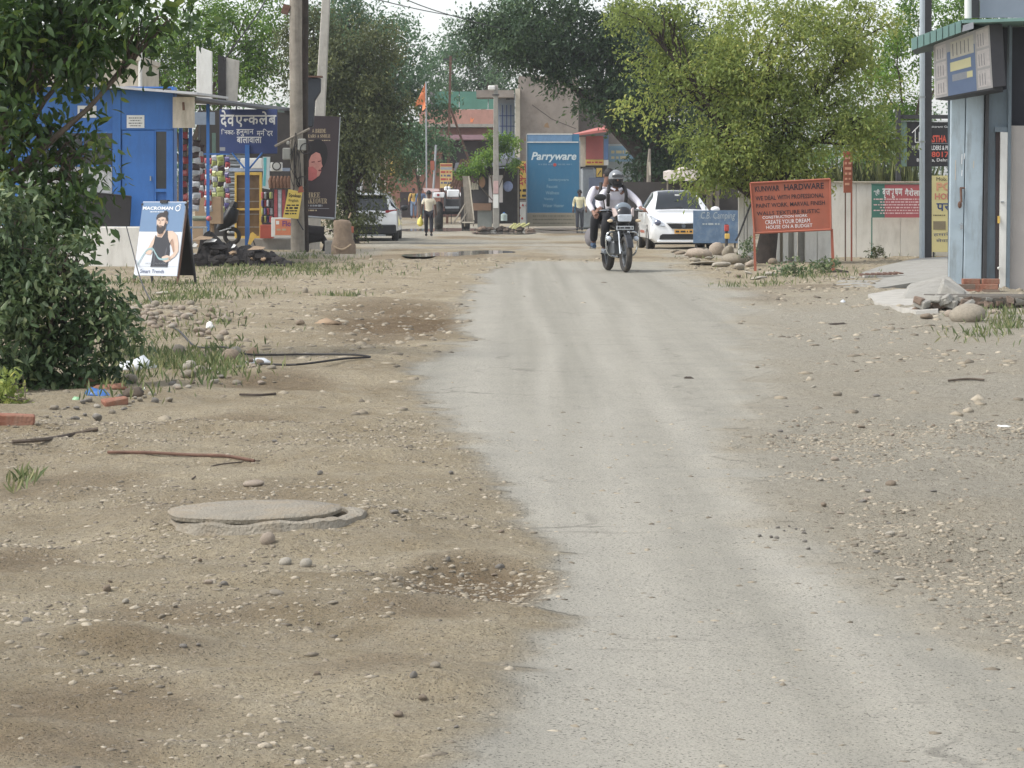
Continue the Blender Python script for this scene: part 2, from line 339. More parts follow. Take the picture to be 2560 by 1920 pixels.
def ground_material():
    m = bpy.data.materials.new('ground_earth'); m.use_nodes = True; t = m.node_tree; b = t.nodes['Principled BSDF']; L = t.links; N = t.nodes.new
    tc = N('ShaderNodeTexCoord')
    def S(r, g, b): return (lin(r), lin(g), lin(b))
    def at(n): a = N('ShaderNodeAttribute'); a.attribute_name = n; return a.outputs['Fac']
    def noise(s, d=6, r=.65, vec=None, sc=None):
        n = N('ShaderNodeTexNoise'); n.inputs['Scale'].default_value = s; n.inputs['Detail'].default_value = d; n.inputs['Roughness'].default_value = r
        if sc: mp = N('ShaderNodeMapping'); mp.inputs['Scale'].default_value = sc; L.new(tc.outputs['Object'], mp.inputs[0]); L.new(mp.outputs[0], n.inputs['Vector'])
        else: L.new(tc.outputs['Object'], n.inputs['Vector'])
        return n.outputs[0]
    def rng(v, a, b_, c=0, d=1): r = N('ShaderNodeMapRange'); r.inputs[1].default_value = a; r.inputs[2].default_value = b_; r.inputs[3].default_value = c; r.inputs[4].default_value = d; L.new(v, r.inputs[0]); return r.outputs[0]
    def mix(f, a, c, mode='MIX'):
        x = N('ShaderNodeMix'); x.data_type = 'RGBA'; x.blend_type = mode
        if isinstance(f, (int, float)): x.inputs[0].default_value = f
        else: L.new(f, x.inputs[0])
        for s_, v in ((6, a), (7, c)):
            if isinstance(v, tuple): x.inputs[s_].default_value = (*v, 1)
            else: L.new(v, x.inputs[s_])
        return x.outputs[2]
    def mth(op, a, c):
        x = N('ShaderNodeMath'); x.operation = op
        for i, v in enumerate((a, c)):
            if isinstance(v, (int, float)): x.inputs[i].default_value = v
            else: L.new(v, x.inputs[i])
        return x.outputs[0]
    dirt = mix(rng(noise(.9, 8), .34, .66), S(150, 136, 110), S(188, 175, 149))
    dirt = mix(rng(noise(5, 8, .7), .4, .68, 0, .8), dirt, S(174, 164, 144))
    dirt = mix(rng(noise(38, 6, .75), .42, .75, 0, .55), dirt, S(116, 103, 82))
    dirt = mix(at('wet'), dirt, mix(rng(noise(9, 6), .35, .65), S(102, 86, 64), S(130, 111, 86)))
    gravel = mix(rng(noise(24, 6, .75), .36, .66), S(156, 150, 135), S(178, 171, 156))
    dirt = mix(at('grav'), dirt, gravel)
    road = mix(rng(noise(1.1, 7, .6, sc=(3.2, .03, 1)), .32, .68), S(141, 138, 127), S(160, 156, 144))
    road = mix(rng(noise(3, 6), .4, .7, 0, .3), road, S(127, 125, 118))
    road = mix(mth('MULTIPLY', at('track'), .5), road, S(174, 170, 159))
    road = mix(rng(noise(110, 4, .8), .50, .66, 0, .55), road, S(102, 100, 94))
    dk = rng(noise(105, 2, .6), .60, .66, 0, .85)
    vo = N('ShaderNodeTexVoronoi'); vo.feature = 'DISTANCE_TO_EDGE'; vo.inputs['Scale'].default_value = .55
    nd = N('ShaderNodeTexNoise'); nd.inputs['Scale'].default_value = 1.6; nd.inputs['Detail'].default_value = 5; L.new(tc.outputs['Object'], nd.inputs['Vector'])
    va = N('ShaderNodeVectorMath'); va.operation = 'MULTIPLY_ADD'; va.inputs[1].default_value = (.9, .9, 0); L.new(nd.outputs['Color'], va.inputs[0]); L.new(tc.outputs['Object'], va.inputs[2]); L.new(va.outputs[0], vo.inputs['Vector'])
    crk = mth('MULTIPLY', rng(vo.outputs['Distance'], .004, .012, 1, 0), rng(noise(.8, 4), .5, .62, 0, .5)); road = mix(crk, road, S(96, 93, 86))
    col = mix(at('road'), dirt, road)
    col = mix(dk, col, S(58, 55, 50))
    lt = rng(noise(70, 3, .8, sc=(1, .45, 1)), .57, .68, 0, .5)
    col = mix(mth('MULTIPLY', lt, mth('SUBTRACT', 1.0, mth('MULTIPLY', at('road'), .6))), col, S(164, 156, 142))
    L.new(col, b.inputs['Base Color']); b.inputs['Roughness'].default_value = .95; b.inputs['Specular IOR Level'].default_value = .15
    h1 = mth('ADD', mth('MULTIPLY', noise(9, 7, .7), 1.0), mth('MULTIPLY', noise(60, 5, .75), .35))
    bp = N('ShaderNodeBump'); bp.inputs['Strength'].default_value = 1; bp.inputs['Distance'].default_value = .07
    hs = mth('MULTIPLY', h1, mth('SUBTRACT', 1.0, mth('MULTIPLY', at('road'), .8)))
    L.new(hs, bp.inputs['Height']); L.new(bp.outputs[0], b.inputs['Normal'])
    return m
GM = ground_material()
V = np.stack([X, Y, Z], -1).reshape(-1, 3)
at_ = {'track': np.clip(track, 0, 1).ravel(), 'road': COLR.ravel(), 'wet': wet.ravel(), 'grav': np.clip(grav, 0, 1).ravel()}
gr = link(bpy.data.objects.new('ground', fast_mesh('ground', V, quads, GM, at_, True))); gr['kind'] = 'structure'
sel = (RD.ravel()[quads].min(1) > .5) & (V[quads[:, 0], 1] > 1) & (V[quads[:, 0], 1] < 60)
rq = quads[sel]; u, inv = np.unique(rq, return_inverse=True)
rv = V[u].copy(); rv[:, 2] += .0012
rdo = link(bpy.data.objects.new('road', fast_mesh('road', rv, inv.reshape(-1, 4), GM, {k: a[u] for k, a in at_.items()}, True))); rdo['kind'] = 'structure'
# ---------------------------------------------------------------- puddles beyond the crest
PM = M('muddy_water', S(140, 138, 130), .06, .1, 1, spec=1.0)
for cx, cy, ax, ay in PUDS:
    n = 40; zz = float(gz(cx, cy)) + .074
    o = MB().add([(cx + 1.15 * ax * math.cos(2 * math.pi * k / n), cy + 1.15 * ay * math.sin(2 * math.pi * k / n), zz) for k in range(n)], [tuple(range(n))]).build('puddle', PM); o['kind'] = 'structure'
# ---------------------------------------------------------------- loose gravel
def ico(sub):
    bm = bmesh.new(); bmesh.ops.create_icosphere(bm, subdivisions=sub, radius=1)
    v = np.array([p.co[:] for p in bm.verts]); f = np.array([[q.index for q in w.verts] for w in bm.faces]); bm.free(); return v, f
IV, IF = ico(1)
def scatter(name, pos, size, mat, flat=.5, rough=.32, seed=1, tint=None):
    r = np.random.default_rng(seed); n = len(pos); sc = np.asarray(size)[:, None, None]
    b = IV[None] * (1 + r.uniform(-rough, rough, (n, len(IV), 1)))
    st = np.stack([r.uniform(.75, 1.5, n), r.uniform(.7, 1.1, n), r.uniform(flat * .6, flat * 1.3, n)], -1)[:, None]
    b = b * st * sc; a = r.uniform(0, 6.28, n)[:, None]; ca, sa = np.cos(a), np.sin(a)
    x = b[..., 0] * ca - b[..., 1] * sa; y = b[..., 0] * sa + b[..., 1] * ca
    b = np.stack([x, y, b[..., 2]], -1) + pos[:, None]
    f = (IF[None] + (np.arange(n) * len(IV))[:, None, None]).reshape(-1, 3)
    tn = np.repeat(r.uniform(0, 1, n) if tint is None else tint, len(IV))
    return link(bpy.data.objects.new(name, fast_mesh(name, b.reshape(-1, 3), f, mat, {'tint': tn}, False)))
GRM = Mattr('gravel_stone', S(108, 99, 84), S(150, 138, 116), S(172, 160, 138), .9, bump=.4, bscale=90)
def sample(n, y0, y1, dens, seed):
    r = np.random.default_rng(seed); out = []; tot = 0
    while tot < n:
        y = np.sqrt(r.uniform(y0 ** 2, y1 ** 2, n)); x = y * r.uniform(-.2, .2, n)
        k = r.uniform(0, 1, n) < dens(x, y); out.append(np.stack([x[k], y[k]], -1)); tot += k.sum()
    return np.concatenate(out)[:n]
def dens_near(x, y):
    rd = road_mask(x, y); pxx = 1280 + F * x / y; py = HOR + 9800 / y
    right = smooth(-30, 80, pxx - edge(ROAD_R, py)); clump = smooth(.42, .64, fbm(x * 1.6, y * 1.1, 3, 71))
    d = (1 - rd) * (.08 + .92 * clump) * (1 + 1.2 * right) * .5 + rd * .035
    return np.clip(d + .8 * blob(x, y, 1190, 1470, 230, 62) + .6 * blob(x, y, 900, 1320, 260, 40) + .6 * blob(x, y, 250, 1080, 300, 50), 0, 1)
def dens_far(x, y):
    rd = road_mask(x, y); return np.clip((1 - rd) * (.15 + .85 * smooth(.4, .7, fbm(x * .6, y * .4, 3, 73))) + rd * .012, 0, 1)
P1 = sample(21000, 6.3, 17, dens_near, 5); P2 = sample(9000, 17, 56, dens_far, 6)
s1 = .0034 + .0145 * RNG.random(len(P1)) ** 2.9; s2 = .009 + .044 * RNG.random(len(P2)) ** 3
def setz(P, s): return np.column_stack([P, gz(P[:, 0], P[:, 1]) - s * .08])
o = scatter('gravel', np.concatenate([setz(P1, s1), setz(P2, s2)]), np.concatenate([s1, s2]), GRM, seed=3); tag(o, 'loose pebbles and gravel strewn over the dusty road shoulders', 'gravel', kind='stuff')
# ================================================================ vegetation
BARK = M('bark', S(92, 80, 68), .95, .35, 7, bump=.8, bscale=25)
BARKD = M('bark_dark', S(62, 53, 46), .95, .35, 7, bump=.8, bscale=25)
def K(r, g, b): return S(r, g, b, 1.12)
LEAF = {
 'near': Mattr('leaf_near', K(40, 60, 34), K(68, 92, 48), K(124, 138, 72), .5, trans=.3),
 'bush': Mattr('leaf_bush', S(50, 70, 44, .96), S(84, 106, 66, .96), S(148, 158, 110, .96), .5, trans=.25),
 'bright': Mattr('leaf_bright', K(60, 88, 40), K(98, 130, 60), K(146, 168, 84), .6, trans=.35),
 'dark': Mattr('leaf_dark', K(34, 54, 36), K(58, 80, 50), K(94, 114, 70), .6, trans=.25),
 'olive': Mattr('leaf_olive', K(54, 62, 40), K(82, 90, 58), K(120, 124, 82), .7, trans=.25),
 'lime': Mattr('leaf_lime', S(96, 114, 54, .94), S(132, 150, 72, .94), S(180, 182, 96, .94), .65, trans=.4),
 'far': Mattr('leaf_far', K(54, 82, 56), K(84, 112, 80), K(124, 146, 110), .7, trans=.3),
 'grass': Mattr('grass_blade', S(76, 94, 50), S(106, 124, 68), S(150, 148, 98), .7, trans=.3)}
LT2 = (np.array([[0, 0, 0], [.55, .22, .07], [1, 0, -.06], [.55, -.22, .07]]), np.array([[0, 1, 2], [0, 2, 3]]))
LT4 = (np.array([[0, 0, 0], [.28, .20, .05], [.68, .17, .0], [1.05, 0, -.16], [.68, -.17, .0], [.28, -.20, .05], [.45, 0, -.02]]), np.array([[0, 1, 6], [1, 2, 6], [2, 3, 6], [3, 4, 6], [4, 5, 6], [5, 0, 6]]))
def unit(a): return a / np.maximum(np.linalg.norm(a, axis=-1, keepdims=True), 1e-6)
def leaf_mesh(name, p, d, n, L, tint, mat, tpl):
    d = unit(d); n = unit(n - d * (n * d).sum(-1, keepdims=True)); s = np.cross(n, d); tv, tf = tpl
    w = (p[:, None] + (d[:, None] * tv[None, :, 0:1] + s[:, None] * tv[None, :, 1:2] + n[:, None] * tv[None, :, 2:3]) * L[:, None, None])
    f = (tf[None] + (np.arange(len(p)) * len(tv))[:, None, None]).reshape(-1, 3)
    return fast_mesh(name, w.reshape(-1, 3), f, mat, {'tint': np.repeat(np.clip(tint, 0, 1), len(tv))})
def foliage(blobs, ntw, per, L, twl, seed, droop=.35, shell=.5):
    """blobs: centre xyz + radii; returns leaf arrays and twig points per blob"""
    r = np.random.default_rng(seed); ar = np.array([b[3] * b[5] + b[3] * b[4] for b in blobs]); ar = ar / ar.sum(); P = []; D = []; N = []; T = []; tw = []
    for b, a in zip(blobs, ar):
        k = max(4, int(ntw * a)); c = np.array(b[:3]); rad = np.array(b[3:6]); u = unit(r.normal(size=(k, 3)))
        q = u * (r.uniform(0, 1, (k, 1)) ** shell) * (1 + .28 * (fbm(u[:, :1] * 2.3 + c[0], u[:, 2:] * 2.3 + c[2], 3, seed) - .5) * 2)
        nc = max(6, k // 26); cu = unit(r.normal(size=(nc, 3))) * (r.uniform(0, 1, (nc, 1)) ** .42); ci = r.integers(0, nc, k); ct = r.uniform(-.2, .2, nc)
        q = cu[ci] + r.normal(size=(k, 3)) * np.array([.17, .17, .12]) if ntw > 100 else q
        t = c + q * rad; tw.append(t); out = unit(q * .8 + r.normal(size=(k, 3)) * .7 + np.array([0, 0, -droop * .6]))
        s = r.uniform(0, 1, (k, per, 1)); base = t[:, None] + out[:, None] * s * twl + r.normal(size=(k, per, 3)) * twl * .16 + np.array([0, 0, -1]) * droop * .5 * twl * s ** 2
        dd = out[:, None] * .5 + r.normal(size=(k, per, 3)) * .75 + np.array([0, 0, -droop]); nn = r.normal(size=(k, per, 3)) * .65 + np.array([0, 0, .8])
        tt = (ct[ci][:, None] + r.uniform(-.16, .16, (k, 1)) + r.uniform(-.18, .18, (k, per)) + .42 + (r.uniform(0, 1, (k, per)) > .96) * .5)
        P.append(base.reshape(-1, 3)); D.append(dd.reshape(-1, 3)); N.append(nn.reshape(-1, 3)); T.append(tt.ravel())
    P, D, N, T = map(np.concatenate, (P, D, N, T)); LL = L * r.uniform(.6, 1.25, len(P))
    return P, D, N, LL, T, tw
def limbs(base, blobs, tw, tr, seed, fork=.45, nsub=5, lean=0):
    m = MB(); rr = random.Random(seed); top = Vector(np.mean([b[:3] for b in blobs], 0)); base = Vector(base)
    fk = base + (top - base) * fork; fk.x = base.x + (top.x - base.x) * .35 + lean
    mid = (base + fk) / 2 + Vector((rr.uniform(-.1, .1) * tr * 6, 0, 0))
    m.tube([base - Vector((0, 0, .15)), base + (mid - base) * .15, mid, fk], [tr * 1.35, tr * 1.05, tr * .85, tr * .7], 9)
    for b, t in zip(blobs, tw):
        c = Vector(b[:3]); q = fk + (c - fk) * .5 + Vector((rr.uniform(-.2, .2), rr.uniform(-.2, .2), .15 * (c - fk).length * rr.uniform(-.3, .8)))
        m.tube([fk - (fk - mid) * .2, q, c], [tr * .45, tr * .24, tr * .1], 6)
        for i in range(min(nsub, len(t))):
            e = Vector(t[rr.randrange(len(t))]); st = q + (c - q) * rr.uniform(.0, .9)
            m.tube([st, st + (e - st) * .5 + Vector((rr.uniform(-.1, .1), rr.uniform(-.1, .1), rr.uniform(-.05, .2))), e], [tr * .16, tr * .1, tr * .04], 5, False)
    return m
def tree(name, label, px, d, tr, blobs, kind, ntw, per, L, twl, seed, droop=.35, depth=1.0, bark=None, fork=.45, nsub=5, group=None, cat='tree', tpl=LT2, lean=0):
    bs = []
    for i, (bx, by, rx, ry) in enumerate(blobs):
        c = PT(bx, by, d); r = random.Random(seed * 31 + i); ry_ = .5 * (rx + ry) * d / F * depth
        bs.append((c.x, d + r.uniform(-.5, .5) * ry_, c.z, rx * d / F, ry_, ry * d / F))
    o = G(px, d); t = thing(name, label, cat, o, 0, group)
    P, D, N, LL, T, tw = foliage(bs, ntw, per, L, twl, seed, droop)
    off = np.array(o); cr = link(bpy.data.objects.new('crown', leaf_mesh('crown', P - off, D, N, LL, T, LEAF[kind], tpl)), t)
    m = limbs(o, bs, tw, tr, seed, fork, nsub, lean); m.v = [tuple(Vector(v) - o) for v in m.v]
    m.build('trunk', bark or BARK, t, sm=True)
    return t
tree('overhanging_tree', 'dark large-leaved tree hanging into the top left corner over the shop', -120, 23.0, .085,
     [(90, 40, 180, 110), (20, 250, 90, 130), (310, 5, 170, 60), (130, 180, 80, 60), (215, 385, 65, 36), (30, 430, 80, 70), (420, 50, 70, 30), (230, 95, 90, 45), (10, 90, 130, 140), (185, 455, 60, 28), (110, 330, 80, 40), (70, 500, 110, 60), (30, 560, 100, 60)], 'near', 880, 9, .105, .34, 3, .55, 1.1, fork=.7, nsub=8, tpl=LT4)
tree('roadside_bush', 'dense green leafy bush at the left edge of the road', 60, 19.4, .05,
     [(30, 640, 110, 110), (130, 730, 120, 110), (60, 860, 150, 130), (205, 860, 95, 110), (120, 960, 140, 50), (-40, 760, 130, 170), (20, 550, 90, 70), (250, 760, 60, 60), (190, 650, 60, 50), (285, 820, 30, 50)], 'bush', 1080, 11, .066, .2, 5, .4, 1.0, fork=.2, nsub=9, cat='bush', tpl=LT4)
tree('yellowish_shrub', 'small yellow-green shrub at the left picture edge below the bush', 0, 17.9, .02, [(8, 990, 34, 46)], 'lime', 60, 9, .05, .12, 8, .2, 1, nsub=5, cat='shrub', tpl=LT4)
tree('shade_tree', 'light green tree rising behind the blue shop roof', 450, 92, .22, [(360, 90, 150, 130), (620, 50, 90, 110), (560, 190, 120, 70), (420, 200, 120, 70), (500, 80, 120, 110), (660, 150, 70, 90), (270, 180, 90, 60)], 'bright', 2600, 9, .15, .55, 11, .4, group='trees beyond the buildings')
tree('shade_tree', 'dusty olive-green tree drooping over the parked white car and dark poster', 880, 87.5, .22,
     [(880, 300, 125, 130), (800, 190, 90, 110), (940, 400, 65, 90), (865, 460, 62, 80), (900, 150, 110, 110), (850, 380, 80, 100), (760, 90, 70, 90), (970, 270, 60, 70), (885, 540, 45, 40)], 'olive', 4300, 9, .13, .5, 13, .6, depth=.8, bark=BARKD, fork=.5, nsub=9, group='trees beyond the buildings')
tree('shade_tree', 'tall thin-crowned tree with sky showing through, left of the wires', 900, 140, .3, [(960, 110, 130, 110), (1030, 220, 90, 80), (870, 50, 110, 80), (940, 230, 90, 80), (985, 300, 50, 60)], 'far', 1900, 9, .24, .9, 15, .35, nsub=8, group='trees beyond the buildings')
tree('shade_tree', 'far tree standing behind the dark steel pole and green netting', 1165, 190, .3, [(1200, 110, 100, 80), (1130, 180, 65, 50), (1270, 70, 90, 80), (1240, 180, 90, 40)], 'far', 1800, 9, .26, .9, 17, .35, nsub=8, group='trees beyond the buildings')
tree('shade_tree', 'biggest dark green tree spreading over the centre of the street', 1668, 100, .42,
     [(1380, 70, 180, 90), (1570, 190, 120, 130), (1640, 360, 100, 80), (1470, 150, 120, 60), (1720, 330, 100, 120), (1310, 140, 80, 40), (1640, 80, 150, 110), (1570, 300, 60, 60), (1750, 180, 110, 120), (1630, 450, 50, 35), (1260, 90, 80, 60)], 'dark', 5200, 10, .19, .6, 19, .4, depth=.8, bark=BARKD, fork=.55, nsub=9, lean=-.3, group='trees beyond the buildings')
tree('shade_tree', 'yellow-green tree right of centre standing behind the orange painted signboard', 1912, 52.6, .2,
     [(1900, 110, 250, 120), (1710, 210, 140, 120), (2070, 190, 160, 130), (1800, 330, 130, 100), (1990, 330, 150, 90), (2160, 290, 90, 100), (1610, 60, 100, 70), (1745, 430, 60, 45), (1900, 230, 160, 110), (2150, 90, 110, 80), (1880, 410, 110, 45), (1965, 420, 110, 40), (1815, 430, 80, 40)], 'lime', 4600, 11, .092, .36, 23, .45, depth=.75, bark=BARKD, fork=.42, nsub=12)
tree('shade_tree', 'thin tree behind the steel pole and black framed hoarding', 2260, 78, .15, [(2250, 180, 120, 110), (2330, 80, 110, 90), (2200, 330, 90, 70), (2420, 60, 110, 80), (2120, 380, 90, 60)], 'bright', 1500, 9, .13, .5, 27, .4, group='trees beyond the buildings')
tree('shade_tree', 'slim young tree beside the pink building in the distance', 1050, 134, .1, [(1050, 335, 40, 36), (1035, 400, 44, 40), (1090, 385, 36, 30), (1000, 340, 36, 40)], 'far', 520, 9, .2, .7, 29, .4, nsub=8)
tree('creeper_plant', 'bright green creeper heaped over the roadside stall beside the concrete pole', 1240, 113.5, .06, [(1240, 358, 45, 34), (1200, 400, 38, 34), (1272, 392, 28, 40), (1175, 425, 30, 14)], 'bright', 380, 9, .14, .3, 31, .5, cat='plant')
# a far wood closing the street and the gaps between the buildings
fb = []
rw = random.Random(4)
for i in range(46):
    d = rw.uniform(185, 240); px = -150 + i * 62 + rw.uniform(-20, 20); py = rw.uniform(300, 420) if not 1000 < px < 1330 else rw.uniform(330, 430); c = PT(px, py, d)
    fb.append((c.x, d, c.z, 75 * d / F, 2.5, rw.uniform(80, 130) * d / F))
P, D, N, LL, T, tw = foliage(fb, 5200, 7, .42, 1.6, 41, .3)
wd = link(bpy.data.objects.new('distant_wood', leaf_mesh('distant_wood', P, D, N, LL, T, LEAF['far'], LT2))); tag(wd, 'distant mass of trees closing the view beyond the street', 'wood', kind='stuff')
# ---------------------------------------------------------------- grass
def grass(name, label, areas, seed, h=.09):
    r = np.random.default_rng(seed); P = []
    for px, py, rx, ry, n in areas:
        n = int(n * .62)
        x_ = px + rx * .75 * r.normal(size=n); y_ = py + np.clip(ry * .7 * r.normal(size=n), -ry * 1.5, ry * 1.9)
        d = 9800 / (y_ - HOR) * np.where(y_ < 660, 1.04, 1.0); P.append(np.stack([(x_ - 1280) / F * d, d], -1))
    P = np.concatenate(P); keep = fbm(P[:, 0] * 2.6, P[:, 1] * 1.4, 3, seed) + r.normal(size=len(P)) * .06 > .47; P = P[keep]; n = len(P); z = gz(P[:, 0], P[:, 1])
    p = np.column_stack([P, z - .01]); D = np.column_stack([r.normal(size=n) * .45, r.normal(size=n) * .45, np.ones(n)]); N = r.normal(size=(n, 3)) + np.array([0, -.6, 0])
    o = link(bpy.data.objects.new(name, leaf_mesh(name, p, D, N, h * r.uniform(.4, 1.4, n), r.uniform(0, 1, n), LEAF['grass'], (LT2[0] * np.array([1, .35, 1]), LT2[1])))); return tag(o, label, 'grass', kind='stuff')
grass('grass', 'short green grass growing along both road verges', [(660, 676, 200, 16, 4200), (760, 660, 110, 22, 2600), (560, 690, 110, 8, 900), (400, 720, 120, 16, 1600), (450, 752, 120, 16, 1500), (420, 890, 150, 40, 3200), (560, 820, 60, 20, 300), (470, 940, 110, 26, 1300), (300, 960, 90, 30, 900), (850, 745, 50, 6, 200), (640, 735, 60, 6, 200), (2520, 812, 70, 26, 1300), (2010, 690, 110, 12, 1100), (1880, 712, 60, 7, 300), (2250, 642, 110, 6, 700), (1640, 560, 60, 20, 300), (2440, 830, 60, 10, 200), (40, 1200, 60, 16, 120), (1760, 650, 40, 6, 120)], 3)
def weed(name, label, px, py, w, h, seed, kind='bush', L=.07, n=50, group=None):
    d = gd(px, py); k = d / F; return tree(name, label, px, d, .012, [(px, py - h * .55, w, h * .5)], kind, n, 8, L, .12, seed, .2, 1, nsub=8, fork=.2, group=group, cat='plant')
weed('leafy_weed', 'green leafy weed growing from the stones at the orange sign foot', 1985, 694, 55, 40, 51)
weed('leafy_weed', 'broad low weed spreading along the white wall foot beside the orange sign', 2060, 682, 45, 32, 52)
weed('leafy_weed', 'upright weed at the white gatepost foot', 1868, 664, 22, 70, 53, n=30)
weed('leafy_weed', 'dark weed at the foot of the steel pole', 2300, 642, 24, 22, 54, n=30)
weed('leafy_weed', 'small weed at the foot of the green sign post', 2190, 646, 16, 26, 55, 'olive', n=24)
weed('leafy_weed', 'weed growing at the foot of the blue signpost', 668, 622, 60, 26, 56, 'lime', n=46)
# tall cane grass behind the wall
rc = np.random.default_rng(9); n = 700; ppx = rc.uniform(2060, 2320, n); dd = rc.uniform(58.5, 61, n); xx = (ppx - 1280) / F * dd
cg = thing('cane_grass', 'tall cane-like grass standing behind the white wall beside the black sign frame', 'grass', G(2190, 59.5)); cg['kind'] = 'stuff'
p = np.column_stack([xx, dd, np.full(n, .3)]) - np.array(cg.location); L_ = rc.uniform(1.2, 1.95, n)
link(bpy.data.objects.new('blades', leaf_mesh('blades', p, np.column_stack([rc.normal(size=n) * .22, rc.normal(size=n) * .2, np.ones(n)]), rc.normal(size=(n, 3)), L_, rc.uniform(0, 1, n), LEAF['olive'], (LT2[0] * np.array([1, .055, .4]), LT2[1]))), cg)
# ================================================================ common paints
WHITE = M('white_paint', S(214, 214, 208), .7, .06, 4, dirt=S(150, 140, 122), damt=.35)
WALLW = M('whitewash', S(216, 213, 204), .9, .06, 3, bump=.3, dirt=S(150, 142, 126), damt=.4)
CREAM = M('cream_plaster', S(196, 186, 166), .9, .1, 3, bump=.3, dirt=S(120, 108, 90), damt=.5)
BLUE = M('blue_paint', S(54, 108, 176, 1), .55, .08, 3, dirt=S(40, 70, 110), damt=.3)
NAVY = M('navy_paint', S(50, 70, 126), .5, .08, 3, dirt=S(70, 80, 110), damt=.3)
BLACK = M('black_board', S(36, 33, 33), .6, .15, 5)
DARK = M('dark_metal', S(58, 58, 60), .6, .2, 6)
STEEL = M('galvanised_steel', S(150, 156, 160), .45, .12, 8, metal=.35)
CONC = M('concrete', S(150, 147, 138), .95, .14, 5, bump=.5, dirt=S(105, 98, 86), damt=.5)
CONCL = M('pale_concrete', S(172, 168, 158), .95, .12, 4, bump=.4, dirt=S(120, 112, 100), damt=.5)
WOOD = M('weathered_wood', S(140, 132, 118), .9, .25, 4, bump=.5, dirt=S(84, 70, 56), damt=.5, dscale=(6, 6, .4))
RUST = M('rusty_iron', S(104, 74, 58), .85, .3, 9, bump=.3)
YEL = M('yellow_paint', S(214, 174, 48), .6, .1, 5, dirt=S(130, 100, 50), damt=.4)
ORANGE = M('orange_paint', S(166, 86, 58), .7, .1, 4, dirt=S(134, 92, 74), damt=.6)
INKD = M('dark_ink', S(44, 38, 44), .7, .2, 20); INKW = M('white_ink', S(226, 228, 228), .7, .06, 20); INKB = M('blue_ink', S(48, 70, 120), .7, .1, 20)
INKR = M('red_ink', S(184, 60, 52), .7, .1, 20); INKG = M('grey_ink', S(150, 154, 160), .7, .1, 20); GOLD = M('gold_ink', S(176, 158, 124), .7, .1, 20)
CARD = M('cardboard', S(160, 134, 104), .9, .1, 5); PAPER = M('paper', S(220, 220, 214), .8, .05, 5); YPAPER = M('yellow_paper', S(226, 196, 70), .8, .06, 5, dirt=S(180, 150, 60), damt=.4)
GLASSD = Mglass('dark_glass'); TYRE = M('tyre_rubber', S(52, 50, 48), .9, .2, 12, dirt=S(120, 110, 95), damt=.6)
BRICK = M('brick', S(150, 96, 72), .95, .2, 8, bump=.5, dirt=S(140, 124, 104), damt=.7)
BRICKO = M('old_brick', S(124, 104, 88), .95, .2, 8, bump=.5, dirt=S(110, 104, 92), damt=.7)
class L:
    """pixel to local metres for a thing standing at depth d"""
    def __init__(s, t, d): s.o = Vector(t.location); s.d = d; s.k = d / F
    def x(s, px): return (px - 1280) * s.k - s.o.x
    def z(s, py): return CAMH - (py - HOR) * s.k - s.o.z
    def bx(s, m, x0, x1, y0, y1, d0, d1): return m.box(s.x(x0), s.x(x1), d0, d1, s.z(y1), s.z(y0))
    def P(s, name, mat, parent, x0, x1, y0, y1, d0, d1, **k):
        m = MB(); s.bx(m, x0, x1, y0, y1, d0, d1); return m.build(name, mat, parent, **k)
    def T(s, txt, x0, x1, y0, y1, dep, mat, parent, **k): return letter(txt, s.x(x0), s.x(x1), s.z(y1), s.z(y0), dep, mat, parent, **k)
def marks(parent, mat, x0, x1, z, h, y, seed=0, fill=.7, name='print_line'):
    """a line of print too small to read in the photograph: short uneven strokes"""
    r = random.Random(seed); m = MB(); x = x0
    if h > .045: name = 'painted_stroke'
    while x < x1 - h * .3:
        w = min(r.uniform(.5, 2.6) * h, x1 - x); q = r.uniform(.7, 1) * h
        m.flat([(x, z - q / 2), (x + w, z - q / 2), (x + w, z + q / 2), (x, z + q / 2)], y); x += w + r.uniform(.25, .8) * h
        if h > .045: m.build(name, mat, parent); m = MB()
    return m.build(name, mat, parent) if m.v else None
def unit_copy(o, parent, loc, rot=(0, 0, 0), sc=(1, 1, 1), mat=None):
    c = o.copy(); link(c); c.parent = parent; c.location = loc; c.rotation_euler = rot; c.scale = sc
    if mat: c.data = o.data.copy(); c.data.materials.clear(); c.data.materials.append(mat)
    return c
# ================================================================ blue shop
t = thing('blue_shop', 'bright blue painted shop with white plinth behind the black board', 'shop', G(280, 50)); q = L(t, 50)
gnd = q.o.z
m = MB(); m.box(q.x(-120), q.x(446), -.45, .8, -.25, q.z(566)); m.build('plinth', WALLW, t, bevel=.015)
m = MB(); m.box(q.x(-120), q.x(446), -.62, -.452, -.25, q.z(669)); m.build('plinth_skirting', CREAM, t, bevel=.01)
q.P('wall', BLUE, t, -110, 434, 216, 566, .06, .5)
q.P('white_panel', M('peeling_white', S(190, 190, 188), .9, .1, 4, bump=.4, dirt=S(84, 78, 74), damt=.85, dscale=(3, 3, 3)), t, 50, 280, 417, 566, 0, .058)
q.P('wall_strip', BLUE, t, 281.5, 302, 228, 566, -.02, .058); q.P('upper_panel', BLUE, t, 303, 432, 226, 324, .0, .056)
dr_ = q.P('door', BLUE, t, 304.5, 386, 326, 566, .01, .05, bevel=.006); q.P('handle', STEEL, dr_, 375, 378, 440, 452, -.03, .008)
w = q.P('side_window', GLASSD, t, 388.5, 417, 328, 474, .03, .054)
for a in ((386.5, 390, 326, 566), (416, 432, 326, 566), (390.2, 415.8, 472, 480), (390.2, 415.8, 325, 329)): q.P('frame', BLUE, w, *a, -.015, .052)
w = q.P('front_window', GLASSD, t, 90, 280, 332, 415, .02, .057)
